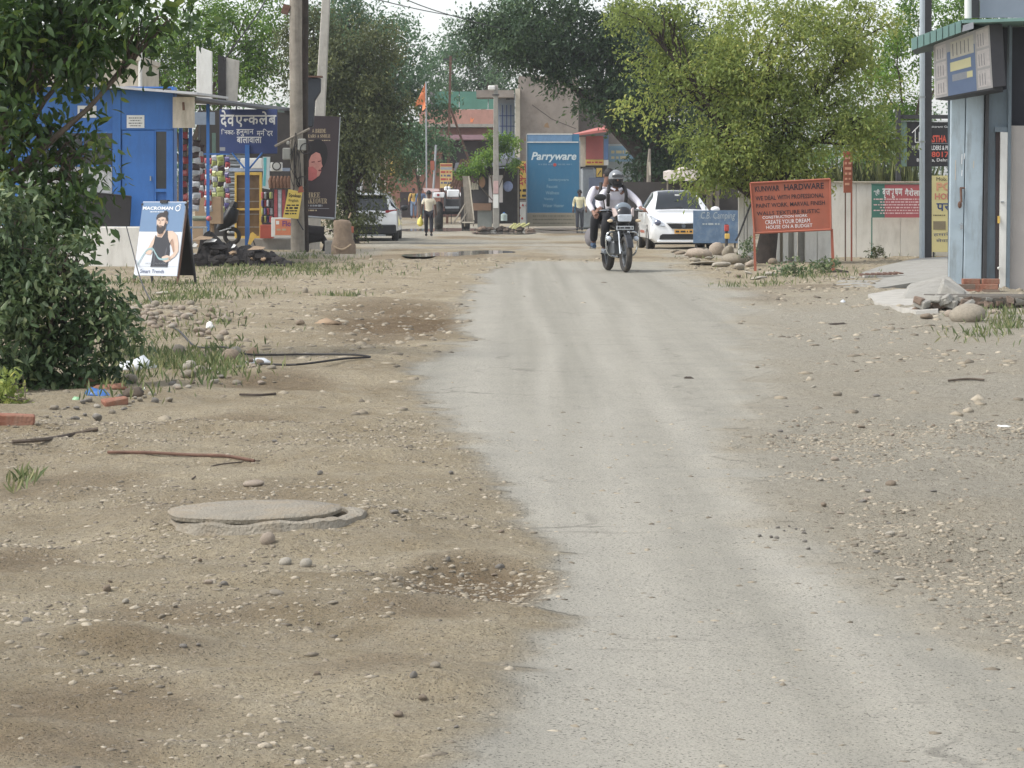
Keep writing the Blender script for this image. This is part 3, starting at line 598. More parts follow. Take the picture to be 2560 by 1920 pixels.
for a in ((88, 282, 326, 333), (92, 278, 412, 416.5), (146, 149, 333, 412), (206, 209, 333, 412), (92, 278, 372, 375)): q.P('frame', BLUE, w, *a, -.02, .017)
n = q.P('notice', PAPER, t, 317, 361, 288, 320, -.012, -.004); [marks(n, INKD, q.x(322 + 3 * (k % 2)), q.x(356 - 4 * (k % 2)), q.z(295 + 6.5 * k), .016, -.015, k) for k in range(4)]
n = q.P('torn_poster', PAPER, t, 193, 240, 264, 294, .045, .055)
MB().flat([(q.x(197), q.z(290)), (q.x(203), q.z(280)), (q.x(215), q.z(279)), (q.x(222), q.z(268)), (q.x(214), q.z(266)), (q.x(209), q.z(273)), (q.x(199), q.z(272))], .042).build('print', INKB, n); MB().flat([(q.x(216), q.z(290)), (q.x(236), q.z(284)), (q.x(236), q.z(281)), (q.x(217), q.z(285))], .042).build('print', INKB, n)
hb = q.P('hanging_board', CREAM, t, 433.5, 488, 243, 320, -.1, -.07); MB().tube([(q.x(460), -.105, q.z(256)), (q.x(461), -.105, q.z(276))], .02, 6).build('stain', RUST, hb)
m = MB(); z0, z1, z2 = q.z(203), q.z(214), q.z(243)
m.hexa([(q.x(-140), -.5, q.z(190)), (q.x(500), -.5, q.z(239)), (q.x(-140), 5, q.z(190) + .1), (q.x(500), 5, q.z(239) + .1), (q.x(-140), -.5, q.z(183)), (q.x(500), -.5, q.z(233)), (q.x(-140), 5, q.z(183) + .1), (q.x(500), 5, q.z(233) + .1)])
m.build('roof', M('roof_sheet', S(186, 188, 190), .5, .08, 5, dirt=S(120, 110, 100)), t)
q.P('roof_beam', DARK, t, 250, 432, 222, 226, -.3, -.2)
# ---------------------------------------------------------------- goods shop next door
t = thing('goods_shop', 'open-fronted small goods shop with corrugated shutter right of the blue shop', 'shop', G(560, 70)); q = L(t, 70)
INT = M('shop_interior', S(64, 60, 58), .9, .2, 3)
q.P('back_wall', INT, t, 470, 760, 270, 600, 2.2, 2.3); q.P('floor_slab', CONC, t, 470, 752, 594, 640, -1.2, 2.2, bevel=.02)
m = MB(); A = PT(436, 236, 52) - q.o; B = PT(705, 277, 70) - q.o
m.hexa([A + Vector((0, 0, -.05)), B + Vector((0, -1.3, -.05)), A + Vector((-2.5, 3, .1)), B + Vector((0, 3, .1)), A, B + Vector((0, -1.3, 0)), A + Vector((-2.5, 3, .16)), B + Vector((0, 3, .16))]); m.build('roof', DARK, t)
part('roof_tarpaulin', M('green_tarpaulin', S(74, 96, 84), .7, .2, 4), t, lambda m: m.hexa([(q.x(580), -1.35, q.z(266)), (q.x(706), -1.35, q.z(284)), (q.x(580), .6, q.z(262)), (q.x(706), .6, q.z(280)), (q.x(580), -1.35, q.z(258)), (q.x(706), -1.35, q.z(279)), (q.x(580), .6, q.z(256)), (q.x(706), .6, q.z(276))]))
for k in range(34): q.P('shutter_slat', STEEL, t, 548, 606, 330 + 7.8 * k, 337 + 7.8 * k, 1.6 + .03 * (k % 2), 1.7, bevel=.02) if k < 33 else None
for px, d in ((452, 55), (476, 57), (520, 64)):
    a = PT(px, 320, d) - q.o; g_ = G(px, d) - q.o; MB().box(a.x - .035, a.x + .035, a.y - .035, a.y + .035, g_.z - .05, a.z + .55).build('post', BLUE, t)
q.P('wall_pipe', M('green_pipe', S(110, 140, 126), .6), t, 517, 526, 330, 420, 1.2, 1.3)
q.P('counter_rail', M('pale_blue_paint', S(160, 176, 200), .5), t, 520, 770, 420, 428, -.25, -.15)
q.P('upper_rail', BLUE, t, 510, 575, 383, 387, -.1, -.05)
q.P('hanging_sheet', M('blue_grey_sheet', S(120, 134, 150), .6), t, 497, 548, 283, 314, -1.0, -.97)
# packets hanging in strips
PK = [M('packet_red', S(168, 70, 74), .35, .3, 12), M('packet_silver', S(176, 180, 186), .3, .3, 12), M('packet_dark', S(70, 56, 58), .4, .3, 12), M('packet_lime', S(160, 168, 88), .35, .3, 12), M('packet_violet', S(84, 78, 130), .35, .3, 12)]
pk0 = MB(); pk0.v = [(-.06, 0, 0), (.06, 0, 0), (.06, 0, -.15), (-.06, 0, -.15), (-.045, -.03, -.04), (.045, -.03, -.04), (.045, -.03, -.11), (-.045, -.03, -.11)]; pk0.f = [(4, 5, 6, 7), (0, 1, 5, 4), (1, 2, 6, 5), (2, 3, 7, 6), (3, 0, 4, 7), (3, 2, 1, 0)]
pms = []
for mm in PK: o_ = pk0.build('packet', mm); pms.append(o_.data); bpy.data.objects.remove(o_)
for i, (px, py, n_, d, c, lb) in enumerate(((462, 330, 13, 57, (0, 2), 'strip of dark and red packets hanging beside the first blue post'), (490, 350, 12, 60, (2, 1), 'leftmost hanging strip of brown and silver packets right of the blue posts'), (503, 362, 9, 61, (2, 1, 0), 'short hanging strip of mixed packets left of the red strip'), (520, 395, 10, 66, (0, 1), 'hanging strip of red and white packets above the cardboard carton'), (536, 388, 11, 67, (1, 3), 'hanging strip of silver and lime packets'), (551, 388, 12, 68, (3, 3, 2), 'hanging strip of lime-green packets'), (568, 392, 13, 68.5, (4, 0, 1), 'rightmost hanging strip of violet packets beside the shutter'))):
    a = PT(px, py, d); st = thing('packet_strip', lb, 'packets', a, 8 * (i % 3) - 8, 'packet strips hanging in the goods shop')
    for k in range(n_):
        o_ = link(bpy.data.objects.new('packet', pms[c[k % len(c)]]), st); o_.location = (.02 * math.sin(k * 2.1 + i), .01 * math.cos(k), -.125 * k); o_.rotation_euler = (R(6 * math.sin(k)), R(9 * math.sin(k * 3 + i)), R(25 * math.sin(k * 1.7))); o_.scale = (1 + .5 * (i % 2), 1, 1)
def box_thing(name, label, cat, px0, px1, py0, py1, d, dep, mat, extra=None, base=None, bevel=.01):
    o_ = PT((px0 + px1) / 2, py1, d); t_ = thing(name, label, cat, o_); q_ = L(t_, d); q_.P('body', mat, t_, px0, px1, py0, py1, 0, dep, bevel=bevel)
    if extra: extra(t_, q_)
    return t_, q_
box_thing('cardboard_carton', 'large brown cardboard carton standing below the hanging packets', 'carton', 487, 553, 492, 560, 66, .5, CARD, lambda a, b: (b.P('tape', M('tape', S(176, 150, 110), .4), a, 515, 520, 491.5, 560, -.004, .2), [MB().box(b.x(490), b.x(530), .1, .5, b.z(560) - .55, b.z(560)).build('stand', CARD, a)]))
box_thing('jute_bundle', 'folded green and pink cloth bundle lying under the carton', 'bundle', 478, 527, 540, 552, 64, .4, M('greenish_cloth', S(124, 136, 118), .9, .2, 9), lambda a, b: (part('cloth_end', M('pink_cloth', S(190, 100, 110), .9), a, lambda m: m.ball((b.x(522), .0, b.z(546)), (.06, .12, .06))), b.P('stack', CARD, a, 482, 520, 552, 604, .02, .4)), bevel=.04)
box_thing('white_crate_table', 'small white framed table beside the black side of the A-board', 'table', 460, 513, 567, 571, 52, .4, WHITE, lambda a, b: [b.P('leg', WHITE, a, x, x + 4, 571, 640, y, y + .04) for x in (461, 508) for y in (.01, .34)])
t = thing('display_cabinet', 'yellow framed glass display cabinet behind the blue signpost', 'cabinet', PT(622, 596, 69)); q = L(t, 69)
q.P('glass', M('brown_glass', S(116, 92, 58), .12, .35, 4, spec=.8), t, 590, 650, 436, 594, .0, .3)
for a in ((587, 592, 431, 596), (649, 655, 431, 596), (592.2, 648.8, 431, 438), (592.2, 648.8, 521, 526), (592.2, 648.8, 590, 596)): q.P('frame', YEL, t, *a, -.04, .05, bevel=.005)
for k in range(4): q.P('shelf', WOOD, t, 594, 648, 470 + 32 * k, 473 + 32 * k, -.003, .12)
box_thing('white_carton', 'long white carton on the rail behind the blue sign braces', 'carton', 601, 655, 397, 421, 69, .4, PAPER, lambda a, b: b.P('flap', PAPER, a, 603, 654, 395, 396.9, .02, .2)); box_thing('white_carton', 'short white carton on the rail right of the turquoise roll', 'carton', 676, 703, 406, 428, 69, .4, PAPER, lambda a, b: part('black_hoop', BLACK, a, lambda m: m.torus((b.x(692), -.05, b.z(415)), .1, .015, 'y', 16, 6)))
t = thing('plastic_roll', 'turquoise and white plastic sheet hanging beside the yellow cabinet', 'plastic sheet', PT(668, 474, 68.6)); q = L(t, 68.6)
m = MB(); m.prism([(q.x(657), q.z(392)), (q.x(676), q.z(392)), (q.x(674), q.z(430)), (q.x(675), q.z(474)), (q.x(656), q.z(470)), (q.x(658), q.z(430))], -.05, -.02); m.build('sheet', M('pale_plastic', S(190, 204, 204), .3, .1, 6), t); MB().flat([(q.x(659), q.z(394)), (q.x(667), q.z(394)), (q.x(666), q.z(430)), (q.x(664), q.z(466)), (q.x(657), q.z(464)), (q.x(660), q.z(430))], -.053).build('stripe', M('turquoise_plastic', S(80, 180, 184), .3), t)
box_thing('red_goods_shelf', 'red goods shelf stacked with small packets right of the yellow cabinet', 'shelf', 650, 682, 562, 596, 68.4, .4, M('red_orange', S(176, 76, 54), .7), lambda a, b: [b.P('goods', PK[k % 5], a, 652 + 7 * (k % 4), 658 + 7 * (k % 4), 480 + 20 * (k // 4), 497 + 20 * (k // 4), .05 + .03 * (k % 3), .3, bevel=.02) for k in range(16)])
t = thing('brown_broom_bundle', 'brown brooms hanging in a row beside the wooden pole', 'brooms', PT(700, 445, 68.2)); q = L(t, 68.2)
for k in range(6): part('broom_head', M('broom_fibre', S(134, 98, 76), .95, .3, 30, bump=.8), t, lambda m: m.tube([(q.x(678 + 9 * k), 0, q.z(440)), (q.x(676 + 9 * k), 0, q.z(452)), (q.x(677 + 9 * k), .02, q.z(470))], [.03, .06, .05], 8), sm=True)
for k in range(4): q.P('packet', PK[(0, 1, 0, 2)[k]], t, 685 + 10 * k, 693 + 10 * k, 474, 545, .05, .1)
t = thing('shop_sign_box', 'orange and white shop sign box lettered Flo, half hidden by the wooden pole', 'sign', PT(716, 592, 66.2)); q = L(t, 66.2)
b_ = q.P('box', WHITE, t, 678, 752, 544, 592, 0, .12, bevel=.006); q.P('face', M('orange_print', S(206, 120, 76), .5), b_, 688, 750, 548, 588, -.006, -.001); q.T('Flo', 706, 728, 552, 566, -.01, M('purple_ink', S(120, 60, 130), .6), b_, bold=.02); q.P('emblem', PAPER, b_, 690, 698, 552, 561, -.01, -.007); marks(b_, GOLD, q.x(692), q.x(715), q.z(574), .05, -.01, 5)
t = thing('scooter', 'black scooter parked half hidden behind the rubbish heap', 'scooter', PT(575, 600, 67)); q = L(t, 67)
part('body', M('black_plastic', S(30, 32, 36), .35, .2, 5), t, lambda m: m.tube([(q.x(545), 0, q.z(574)), (q.x(560), 0, q.z(556)), (q.x(575), 0, q.z(545)), (q.x(585), 0, q.z(520))], [.06, .16, .2, .14], 10), sm=True); part('seat', BLACK, t, lambda m: m.tube([(q.x(575), .1, q.z(530)), (q.x(586), .15, q.z(505))], [.12, .08], 8), sm=True); part('trim', STEEL, t, lambda m: m.tube([(q.x(551), -.2, q.z(578)), (q.x(580), -.2, q.z(570))], .015, 6))
wh = part('wheel', TYRE, t, lambda m: m.torus((q.x(580), 0, q.z(590)), .17, .05, 'y')); part('light', PAPER, t, lambda m: m.ball((q.x(573), -.2, q.z(580)), .035, 8, 5))
# ---------------------------------------------------------------- rubbish heap
t = thing('rubbish_heap', 'black charred rubbish heap on the grass verge below the blue sign', 'rubbish', GP(610, 664)); q = L(t, t.location.y)
CHAR = M('charred_rubbish', S(48, 44, 42), .9, .4, 7, bump=1, bscale=12); rr = random.Random(3)
nv, nu = 14, 44; V_ = []; F_ = []
for j in range(nv):
    for i in range(nu):
        u = i / (nu - 1); v = j / (nv - 1); hh = np.interp(u, [0, .06, .14, .3, .45, .7, .9, 1], [0, .42, .55, .5, .38, .3, .16, 0]) * math.sin(math.pi * v) ** .7
        V_.append((q.x(478 + 250 * u), -.1 + 1.3 * v, hh * (.55 + .9 * float(fbm(u * 14, v * 4, 3, 5))) - .04))
        if i < nu - 1 and j < nv - 1: F_.append((j * nu + i, j * nu + i + 1, (j + 1) * nu + i + 1, (j + 1) * nu + i))
MB().add(V_, F_).build('heap', CHAR, t, jit=.02)
for k in range(46):
    u = rr.random(); h_ = float(np.interp(u, [0, .14, .3, .45, .7, 1], [.1, .5, .42, .3, .22, .02])); x_ = q.x(482 + 240 * u); s_ = rr.uniform(.03, .12)
    MB().ball((x_, rr.uniform(-.1, .3), rr.uniform(0, h_) * .9), (s_ * 1.6, s_, s_ * .7), 6, 4).build('clod', CHAR if rr.random() < .86 else CARD, t, jit=.02)
for px, py, w_ in ((505, 597, 26), (525, 603, 16), (583, 617, 5), (484, 640, 9), (500, 668, 16), (640, 622, 22), (485, 615, 8)):
    MB().add([(q.x(px - w_), -.02, q.z(py + 3)), (q.x(px + w_ * .8), -.05, q.z(py + 1)), (q.x(px + w_), .15, q.z(py - 4)), (q.x(px - w_ * .3), .2, q.z(py - 7))], [(0, 1, 2, 3)]).build('scrap', PAPER if w_ < 20 else CARD, t)
# ---------------------------------------------------------------- navy Hindi signboard
t = thing('navy_signboard', 'navy blue board with white Hindi lettering on a blue post', 'signboard', G(618, 66.6)); q = L(t, 66.6)
bd = q.P('board', NAVY, t, 549, 693, 273, 384, 0, .03, bevel=.004)
q.T(['दे', 'व'], 551, 586, 275, 318, -.004, INKW, bd, bold=.022); q.T(['ए', '^न', 'क', 'ले', 'ब'], 588, 691, 278, 318, -.004, INKW, bd, bold=.022)
q.T(['ि', 'न', 'क', 'ट', '-'], 553, 587, 322, 336, -.004, INKW, bd, bold=.012); q.T(['ह', 'नु', 'मा', 'न'], 591, 634, 323, 341, -.004, INKW, bd, bold=.012); q.T(['म', '^न', 'ि', 'द', 'र'], 642, 682, 322, 341, -.004, INKW, bd, bold=.012)
q.T(['बा', 'ला', 'वा', 'ला'], 592, 654, 342, 358, -.004, INKW, bd, bold=.014); q.P('sticker', INKG, bd, 549.5, 563, 368, 377, -.003, -.0005)
m = MB(); m.box(q.x(613), q.x(624), -.07, -.003, -.25, q.z(362)); m.build('post', BLUE, t)
for s_ in (-1, 1): part('brace', BLUE, t, lambda m: m.tube([(q.x(618 + s_ * 6), -.04, q.z(421)), (q.x(618 + s_ * 38), -.02, q.z(382))], .022, 6))
t = thing('yellow_plank', 'short yellow board leaning against the foot of the blue signpost', 'board', G(628, 66.2)); q = L(t, 66.2)
MB().prism([(q.x(620), q.z(610)), (q.x(626), q.z(584)), (q.x(632), q.z(580)), (q.x(642), q.z(588)), (q.x(634), q.z(600)), (q.x(625), q.z(614))], -.05, -.02).build('board', YEL, t); part('stay', DARK, t, lambda m: m.tube([(q.x(632), 0, q.z(598)), (q.x(638), .05, q.z(616))], .015, 5))
# ---------------------------------------------------------------- black board and cable
t = thing('black_board', 'blank black board standing on the white plinth of the blue shop', 'board', PT(255, 566, 49.7)); q = L(t, 49.7)
MB().prism([(q.x(178), q.z(565.5)), (q.x(325), q.z(565.5)), (q.x(329), q.z(491)), (q.x(187), q.z(476))], -.04, .02).build('panel', BLACK, t, bevel=.006); part('edge_strip', DARK, t, lambda m: m.tube([(q.x(187), -.045, q.z(476)), (q.x(329), -.045, q.z(491))], .012, 5))
pts = [PT(316, 566, 49.4), PT(330, 620, 44), PT(352, 700, 37), PT(385, 765, 31.5), PT(420, 810, 28.2), GP(450, 845) + Vector((0, 0, .06)), GP(490, 872) + Vector((0, 0, .02)), GP(560, 876) + Vector((0, 0, .02)), GP(620, 892) + Vector((0, 0, .02)), GP(760, 892) + Vector((0, 0, .02)), GP(880, 893) + Vector((0, 0, .02)), GP(925, 899) + Vector((0, 0, .02)), GP(860, 909) + Vector((0, 0, .02)), GP(740, 918) + Vector((0, 0, .02)), GP(650, 914) + Vector((0, 0, .015))]
def spline(p, n=6):
    o_ = []
    for i in range(len(p) - 1):
        a, b, c, d = p[max(i - 1, 0)], p[i], p[i + 1], p[min(i + 2, len(p) - 1)]
        for k in range(n): s_ = k / n; o_.append(.5 * ((2 * b) + (c - a) * s_ + (2 * a - 5 * b + 4 * c - d) * s_ ** 2 + (3 * b - a - 3 * c + d) * s_ ** 3))
    return o_ + [p[-1]]
tag(MB().tube(spline(pts), .009, 6).build('black_cable', BLACK), 'thin black cable running from the black board down across the rubble', 'cable')
# ---------------------------------------------------------------- A-board
t = thing('advertising_a_board', 'standing advertising A-board showing a bearded man in a black vest', 'sign', G(385, 40.9), -27); W2, H2, lean = .38, 1.24, .27
PRINT = M('print_white', S(206, 212, 220), .45, .03, 4); PBLUE = M('print_blue', S(96, 130, 168), .45, .04, 3); SKIN_P = M('print_skin', S(206, 178, 156), .5, .06, 12); HAIR_P = M('print_hair', S(48, 42, 42), .5, .2, 14); SKIN_S = M('print_skin_shade', S(168, 132, 108), .5, .06, 12)
fr = bpy.data.objects.new('front_panel', None); me_ = MB().box(-W2, W2, 0, .02, .13, H2); fr = me_.build('front_panel', PRINT, t, bevel=.003)
y = -.003
MB().flat([(-W2 + .004, .79), (W2 - .004, .79), (W2 - .004, H2 - .01), (-W2 + .004, H2 - .01)], y).build('print_sky', PBLUE, fr)
letter('MACROMAN', -.36, .17, 1.115, 1.165, -.006, INKW, fr, bold=.03); marks(fr, INKW, -.22, .05, 1.085, .012, -.006, 2)
m = MB(); m.ring(.255, 1.14, .032, .045, -.006); m.ring(.285, 1.185, .012, .02, -.006); m.build('emblem', INKW, fr)
m = MB(); m.flat([(-.1, .26), (.2, .26), (.21, .5), (.19, .58), (.23, .68), (.2, .72), (.13, .80), (.115, .82), (.04, .70), (-.05, .71), (-.075, .74), (-.11, .68), (-.1, .56), (-.09, .45)], -.006); m.build('print_vest', M('print_black', S(44, 46, 54), .5, .1, 8), fr)
m = MB(); m.flat([(.13, .80), (.22, .80), (.30, .74), (.345, .62), (.36, .50), (.31, .42), (.22, .36), (.2, .39), (.28, .47), (.25, .56), (.22, .68), (.19, .62), (.15, .7)], -.009); m.flat([(-.11, .68), (-.075, .74), (-.09, .6), (-.13, .52), (-.1, .49), (-.12, .44), (-.2, .45), (-.22, .50), (-.17, .56), (-.14, .63)], -.009); m.flat([(.1, .36), (.16, .33), (.24, .36), (.23, .42), (.16, .44), (.08, .41)], -.009); m.flat([(-.05, .71), (.04, .70), (.09, .79), (.09, .9), (-.02, .86), (-.055, .78)], -.0075); m.build('print_arms', SKIN_P, fr)
m = MB(); m.disc(.0, .93, .085, .115, -.0105, 18, .15); m.disc(.095, .93, .017, .03, -.0105, 10); m.build('print_face', SKIN_P, fr)
m = MB(); m.flat([(-.075, .86), (-.06, .79), (-.02, .75), (.04, .76), (.085, .83), (.095, .93), (.07, .92), (.05, .87), (.0, .88), (-.04, .875), (-.06, .90)], -.013); m.flat([(-.1, .99), (-.085, 1.04), (-.04, 1.07), (.02, 1.075), (.03, 1.10), (.075, 1.105), (.1, 1.07), (.09, 1.02), (.11, .98), (.1, .93), (.085, .96), (.06, 1.0), (.0, 1.01), (-.06, .99), (-.085, .96)], -.013); m.flat([(-.07, .957), (-.025, .953), (-.025, .966), (-.07, .968)], -.013); m.flat([(.0, .953), (.045, .958), (.045, .97), (.0, .966)], -.013); m.build('print_hair', HAIR_P, fr)
m = MB(); m.flat([(-.035, .9), (-.01, .9), (-.012, .95), (-.024, .95)], -.013); m.flat([(-.035, .855), (.02, .855), (.015, .865), (-.03, .865)], -.0145); m.flat([(.2, .62), (.235, .69), (.27, .6), (.29, .5), (.27, .475), (.24, .55)], -.0115); m.flat([(-.05, .72), (.03, .71), (.07, .78), (.0, .755)], -.0088); m.flat([(.05, .87), (.08, .88), (.085, .96), (.06, .98)], -.0118); m.build('print_nose', SKIN_S, fr); MB().flat([(-.06, .28), (-.03, .28), (-.045, .5), (-.07, .6)], -.0072).build('print_fold', M('print_grey', S(74, 76, 84), .5), fr); MB().flat([(.1, .3), (.13, .3), (.16, .52), (.14, .56)], -.0072).build('print_fold', M('print_grey', S(74, 76, 84), .5), fr)
m = MB(); sp = spline([Vector(p) for p in ((-.33, -.0095, .28), (-.27, -.0095, .40), (-.19, -.0095, .51), (-.1, -.0095, .53), (-.04, -.0095, .47), (.03, -.0095, .39), (.12, -.0095, .375), (.2, -.0095, .39))])
for a, b in zip(sp[:-1], sp[1:]): m.flat([(a.x, a.z - .014), (b.x, b.z - .014), (b.x, b.z + .014), (a.x, a.z + .014)], -.0115)
m.build('print_rope', M('print_rope', S(140, 176, 180), .5), fr); letter('Smart Trends', -.27, .15, .17, .225, -.006, INKB, fr); letter('LIVE LIKE A MACROMAN', -.2, .16, .303, .325, -.006, INKG, fr); MB().flat([(-.37, .268), (.37, .268), (.37, .271), (-.37, .271)], -.0062).build('print_line', INKG, fr)
for s_ in (-1, 1):
    part('leg', RUST, fr, lambda m: m.box(s_ * (W2 + .0) - .015, s_ * W2 + .015, .021, .05, -.04, H2))
fr.rotation_euler = (R(-12.5), 0, 0)
bp_ = MB().box(-W2, W2, -.02, 0, .13, H2 - .02).build('rear_panel', BLACK, t, bevel=.003)
for s_ in (-1, 1): part('leg', DARK, bp_, lambda m: m.box(s_ * W2 - .015, s_ * W2 + .015, -.05, -.021, -.04, H2 - .02))
bp_.location = (0, .56, 0); bp_.rotation_euler = (R(12.5), 0, 0)
part('hinge', DARK, t, lambda m: m.box(-.06, .06, .24, .32, 1.19, 1.235))
# ---------------------------------------------------------------- wooden pole and what hangs on it
t = thing('wooden_utility_pole', 'thick weathered wooden utility pole with meter boxes beside the navy sign', 'pole', G(741, 63.6)); q = L(t, 63.6)
part('shaft', WOOD, t, lambda m: m.tube([(q.x(745), 0, -.3), (q.x(744), 0, q.z(540)), (q.x(741), 0, q.z(330)), (q.x(739), 0, q.z(120)), (q.x(741), 0, q.z(-260))], [.165, .155, .15, .145, .14], 12), sm=True)
part('shaft', BARKD, t, lambda m: m.tube([(q.x(758), .3, -.2), (q.x(757), .3, q.z(260)), (q.x(759), .3, q.z(-200))], [.1, .1, .1], 10), sm=True)
for px, py, w_, h_ in ((718, 385, 20, 30), (756, 362, 20, 30), (722, 358, 8, 10)): q.P('meter_box', M('grey_enamel', S(142, 142, 134), .5, .1, 6), t, px - w_ / 2, px + w_ / 2, py - h_ / 2, py + h_ / 2, -.22, -.08, bevel=.02)
part('cross_bar', WOOD, t, lambda m: m.tube([(q.x(688), -.15, q.z(366)), (q.x(775), -.1, q.z(322))], .03, 6))
for k in range(9):
    r_ = random.Random(k); part('cable', BLACK, t, lambda m: m.tube(spline([Vector((q.x(735 + 20 * r_.random()), -.17, q.z(330 + 20 * r_.random()))), Vector((q.x(722 + 40 * r_.random()), -.2, q.z(400 + 40 * r_.random()))), Vector((q.x(735 + 30 * r_.random()), -.18, q.z(470 + 10 * r_.random())))], 5), .008, 5))
part('cable_coil', BLACK, t, lambda m: (m.torus((q.x(757), -.2, q.z(456)), .13, .012, 'y', 18, 6), m.torus((q.x(766), -.22, q.z(372)), .12, .012, 'y', 18, 6))); part('earth_wire', DARK, t, lambda m: m.tube([(q.x(744), -.19, q.z(548)), (q.x(760), -.19, q.z(575))], .015, 5)); part('insulator', WHITE, t, lambda m: m.tube([(q.x(724), -.05, q.z(200)), (q.x(724), -.05, q.z(225))], .03, 8)); part('metal_cover', RUST, t, lambda m: m.box(q.x(706), q.x(724), -.1, .05, q.z(36), q.z(12), (0, 20, 0)))
t = thing('yellow_flyer', 'yellow paper flyer for spoken English hung on the wooden pole', 'flyer', PT(732, 546, 63.2)); q = L(t, 63.2)
fl = MB().prism([(q.x(707), q.z(544)), (q.x(746), q.z(547)), (q.x(756), q.z(480)), (q.x(721), q.z(473))], -.008, 0).build('sheet', YPAPER, t)
q.T('Spoken', 722, 753, 484, 496, -.012, INKD, fl, bold=.02, skew=-.03); q.T('English', 722, 746, 498, 506, -.012, INKD, fl, bold=.01, skew=-.02)
for k in range(4): marks(fl, INKD, q.x(717 - 1.5 * k), q.x(747 - 2 * k), q.z(513 + 7 * k), .035 if k != 1 else .05, -.012, k + 20)
MB().prism([(q.x(745), q.z(482)), (q.x(760), q.z(480)), (q.x(756), q.z(464)), (q.x(748), q.z(468))], -.05, -.04).build('torn_corner', ORANGE, t)
t = thing('leaning_concrete_pole', 'pale concrete pole leaning to the right above the dark poster', 'pole', G(775, 69)); q = L(t, 69)
part('shaft', CONCL, t, lambda m: m.hexa([(q.x(765), -.14, -.3), (q.x(797), -.14, -.3), (q.x(765), .14, -.3), (q.x(797), .14, -.3), (q.x(816), -.08, q.z(-180)), (q.x(833), -.08, q.z(-180)), (q.x(816), .08, q.z(-180)), (q.x(833), .08, q.z(-180))]), bevel=.02)
t = thing('dark_metal_box', 'dark funnel-shaped sheet metal box fixed between the two poles', 'box', PT(775, 300, 65)); q = L(t, 65)
MB().prism([(q.x(753), q.z(318)), (q.x(783), q.z(318)), (q.x(788), q.z(252)), (q.x(802), q.z(230)), (q.x(803), q.z(196)), (q.x(757), q.z(192))], -.1, .1).build('body', M('dark_blue_sheet', S(44, 50, 58), .5, .2, 4), t, bevel=.02); q.P('lid', RUST, t, 756, 806, 190, 194, -.15, .15); part('conduit', M('yellowed_pipe', S(190, 186, 150), .5), t, lambda m: m.tube([(q.x(766), 0, q.z(192)), (q.x(766), 0, q.z(150))], .02, 6))
# ---------------------------------------------------------------- salon poster
t = thing('dark_poster', 'tall dark beauty salon poster with a made-up face beside the wooden pole', 'poster', G(800, 66), -4); q = L(t, 66)
FLEX = M('poster_dark', S(56, 46, 50), .4, .12, 1.2)
pn = MB().prism([(q.x(752), q.z(540)), (q.x(838), q.z(546)), (q.x(851), q.z(292)), (q.x(760), q.z(288))], 0, .03).build('panel', FLEX, t)
MB().prism([(q.x(760), q.z(470)), (q.x(842), q.z(472)), (q.x(846), q.z(400)), (q.x(763), q.z(396))], -.003, -.0005).build('print_glow', M('poster_brown', S(112, 84, 82), .4, .1, 2), pn) if False else None
bold = lambda w: ''.join(chr(0x1D400 + ord(c) - 65) if 'A' <= c <= 'Z' else c for c in w)
q.T('A ' + bold('BRIDE'), 780, 815, 322, 332, -.004, GOLD, pn); q.T(bold('WEARS A SMILE'), 762, 826, 336, 344, -.004, GOLD, pn); marks(pn, GOLD, q.x(772), q.x(826), q.z(351), .02, -.004, 3)
q.T(bold('SHREE'), 760, 800, 481, 494, -.004, GOLD, pn); q.T(bold('MAKEOVER'), 757, 818, 496, 509, -.004, GOLD, pn); marks(pn, INKG, q.x(766), q.x(806), q.z(514), .05, -.004, 7); marks(pn, GOLD, q.x(766), q.x(792), q.z(526), .045, -.004, 9); MB().flat([(q.x(765), q.z(521)), (q.x(823), q.z(522)), (q.x(823), q.z(521)), (q.x(765), q.z(520))], -.004).build('print_line', INKG, pn)
m = MB(); m.disc(q.x(790), q.z(390), .27, .4, -.005, 24, -.2); m.disc(q.x(775), q.z(400), .25, .42, -.0052, 22); m.build('print_hair', M('poster_hair', S(26, 22, 26), .4, .2, 9), pn)
m = MB(); m.flat([(q.x(x_), q.z(y_)) for x_, y_ in ((772, 402), (778, 388), (790, 380), (800, 384), (804, 396), (804, 408), (807, 416), (803, 420), (803, 430), (798, 440), (790, 444), (780, 440), (772, 428))], -.008); m.build('print_face', M('poster_skin', S(176, 118, 106), .45, .15, 6), pn)
m = MB(); m.disc(q.x(800), q.z(426), .04, .02, -.011, 12); m.flat([(q.x(794), q.z(403)), (q.x(803), q.z(401)), (q.x(802), q.z(404)), (q.x(795), q.z(405.5))], -.011); m.flat([(q.x(778), q.z(404)), (q.x(787), q.z(403)), (q.x(787), q.z(406)), (q.x(779), q.z(407))], -.011); m.build('print_features', M('poster_lips', S(104, 40, 44), .4), pn)
m = MB(); m.flat([(q.x(x_), q.z(y_)) for x_, y_ in ((760, 432), (768, 418), (782, 416), (793, 426), (792, 444), (780, 452), (766, 450))], -.0095); m.build('print_hand', M('poster_hand', S(172, 84, 82), .45, .2, 6), pn)
part('frame', STEEL, t, lambda m: (m.tube([(q.x(838), -.01, q.z(548)), (q.x(851), -.01, q.z(292))], .012, 5), m.tube([(q.x(768), -.01, q.z(542)), (q.x(836), -.01, q.z(547))], .03, 6)))
for px in (765, 836): part('leg', RUST, t, lambda m: m.tube([(q.x(px), .03, -.2), (q.x(px), .03, q.z(546))], .025, 6))
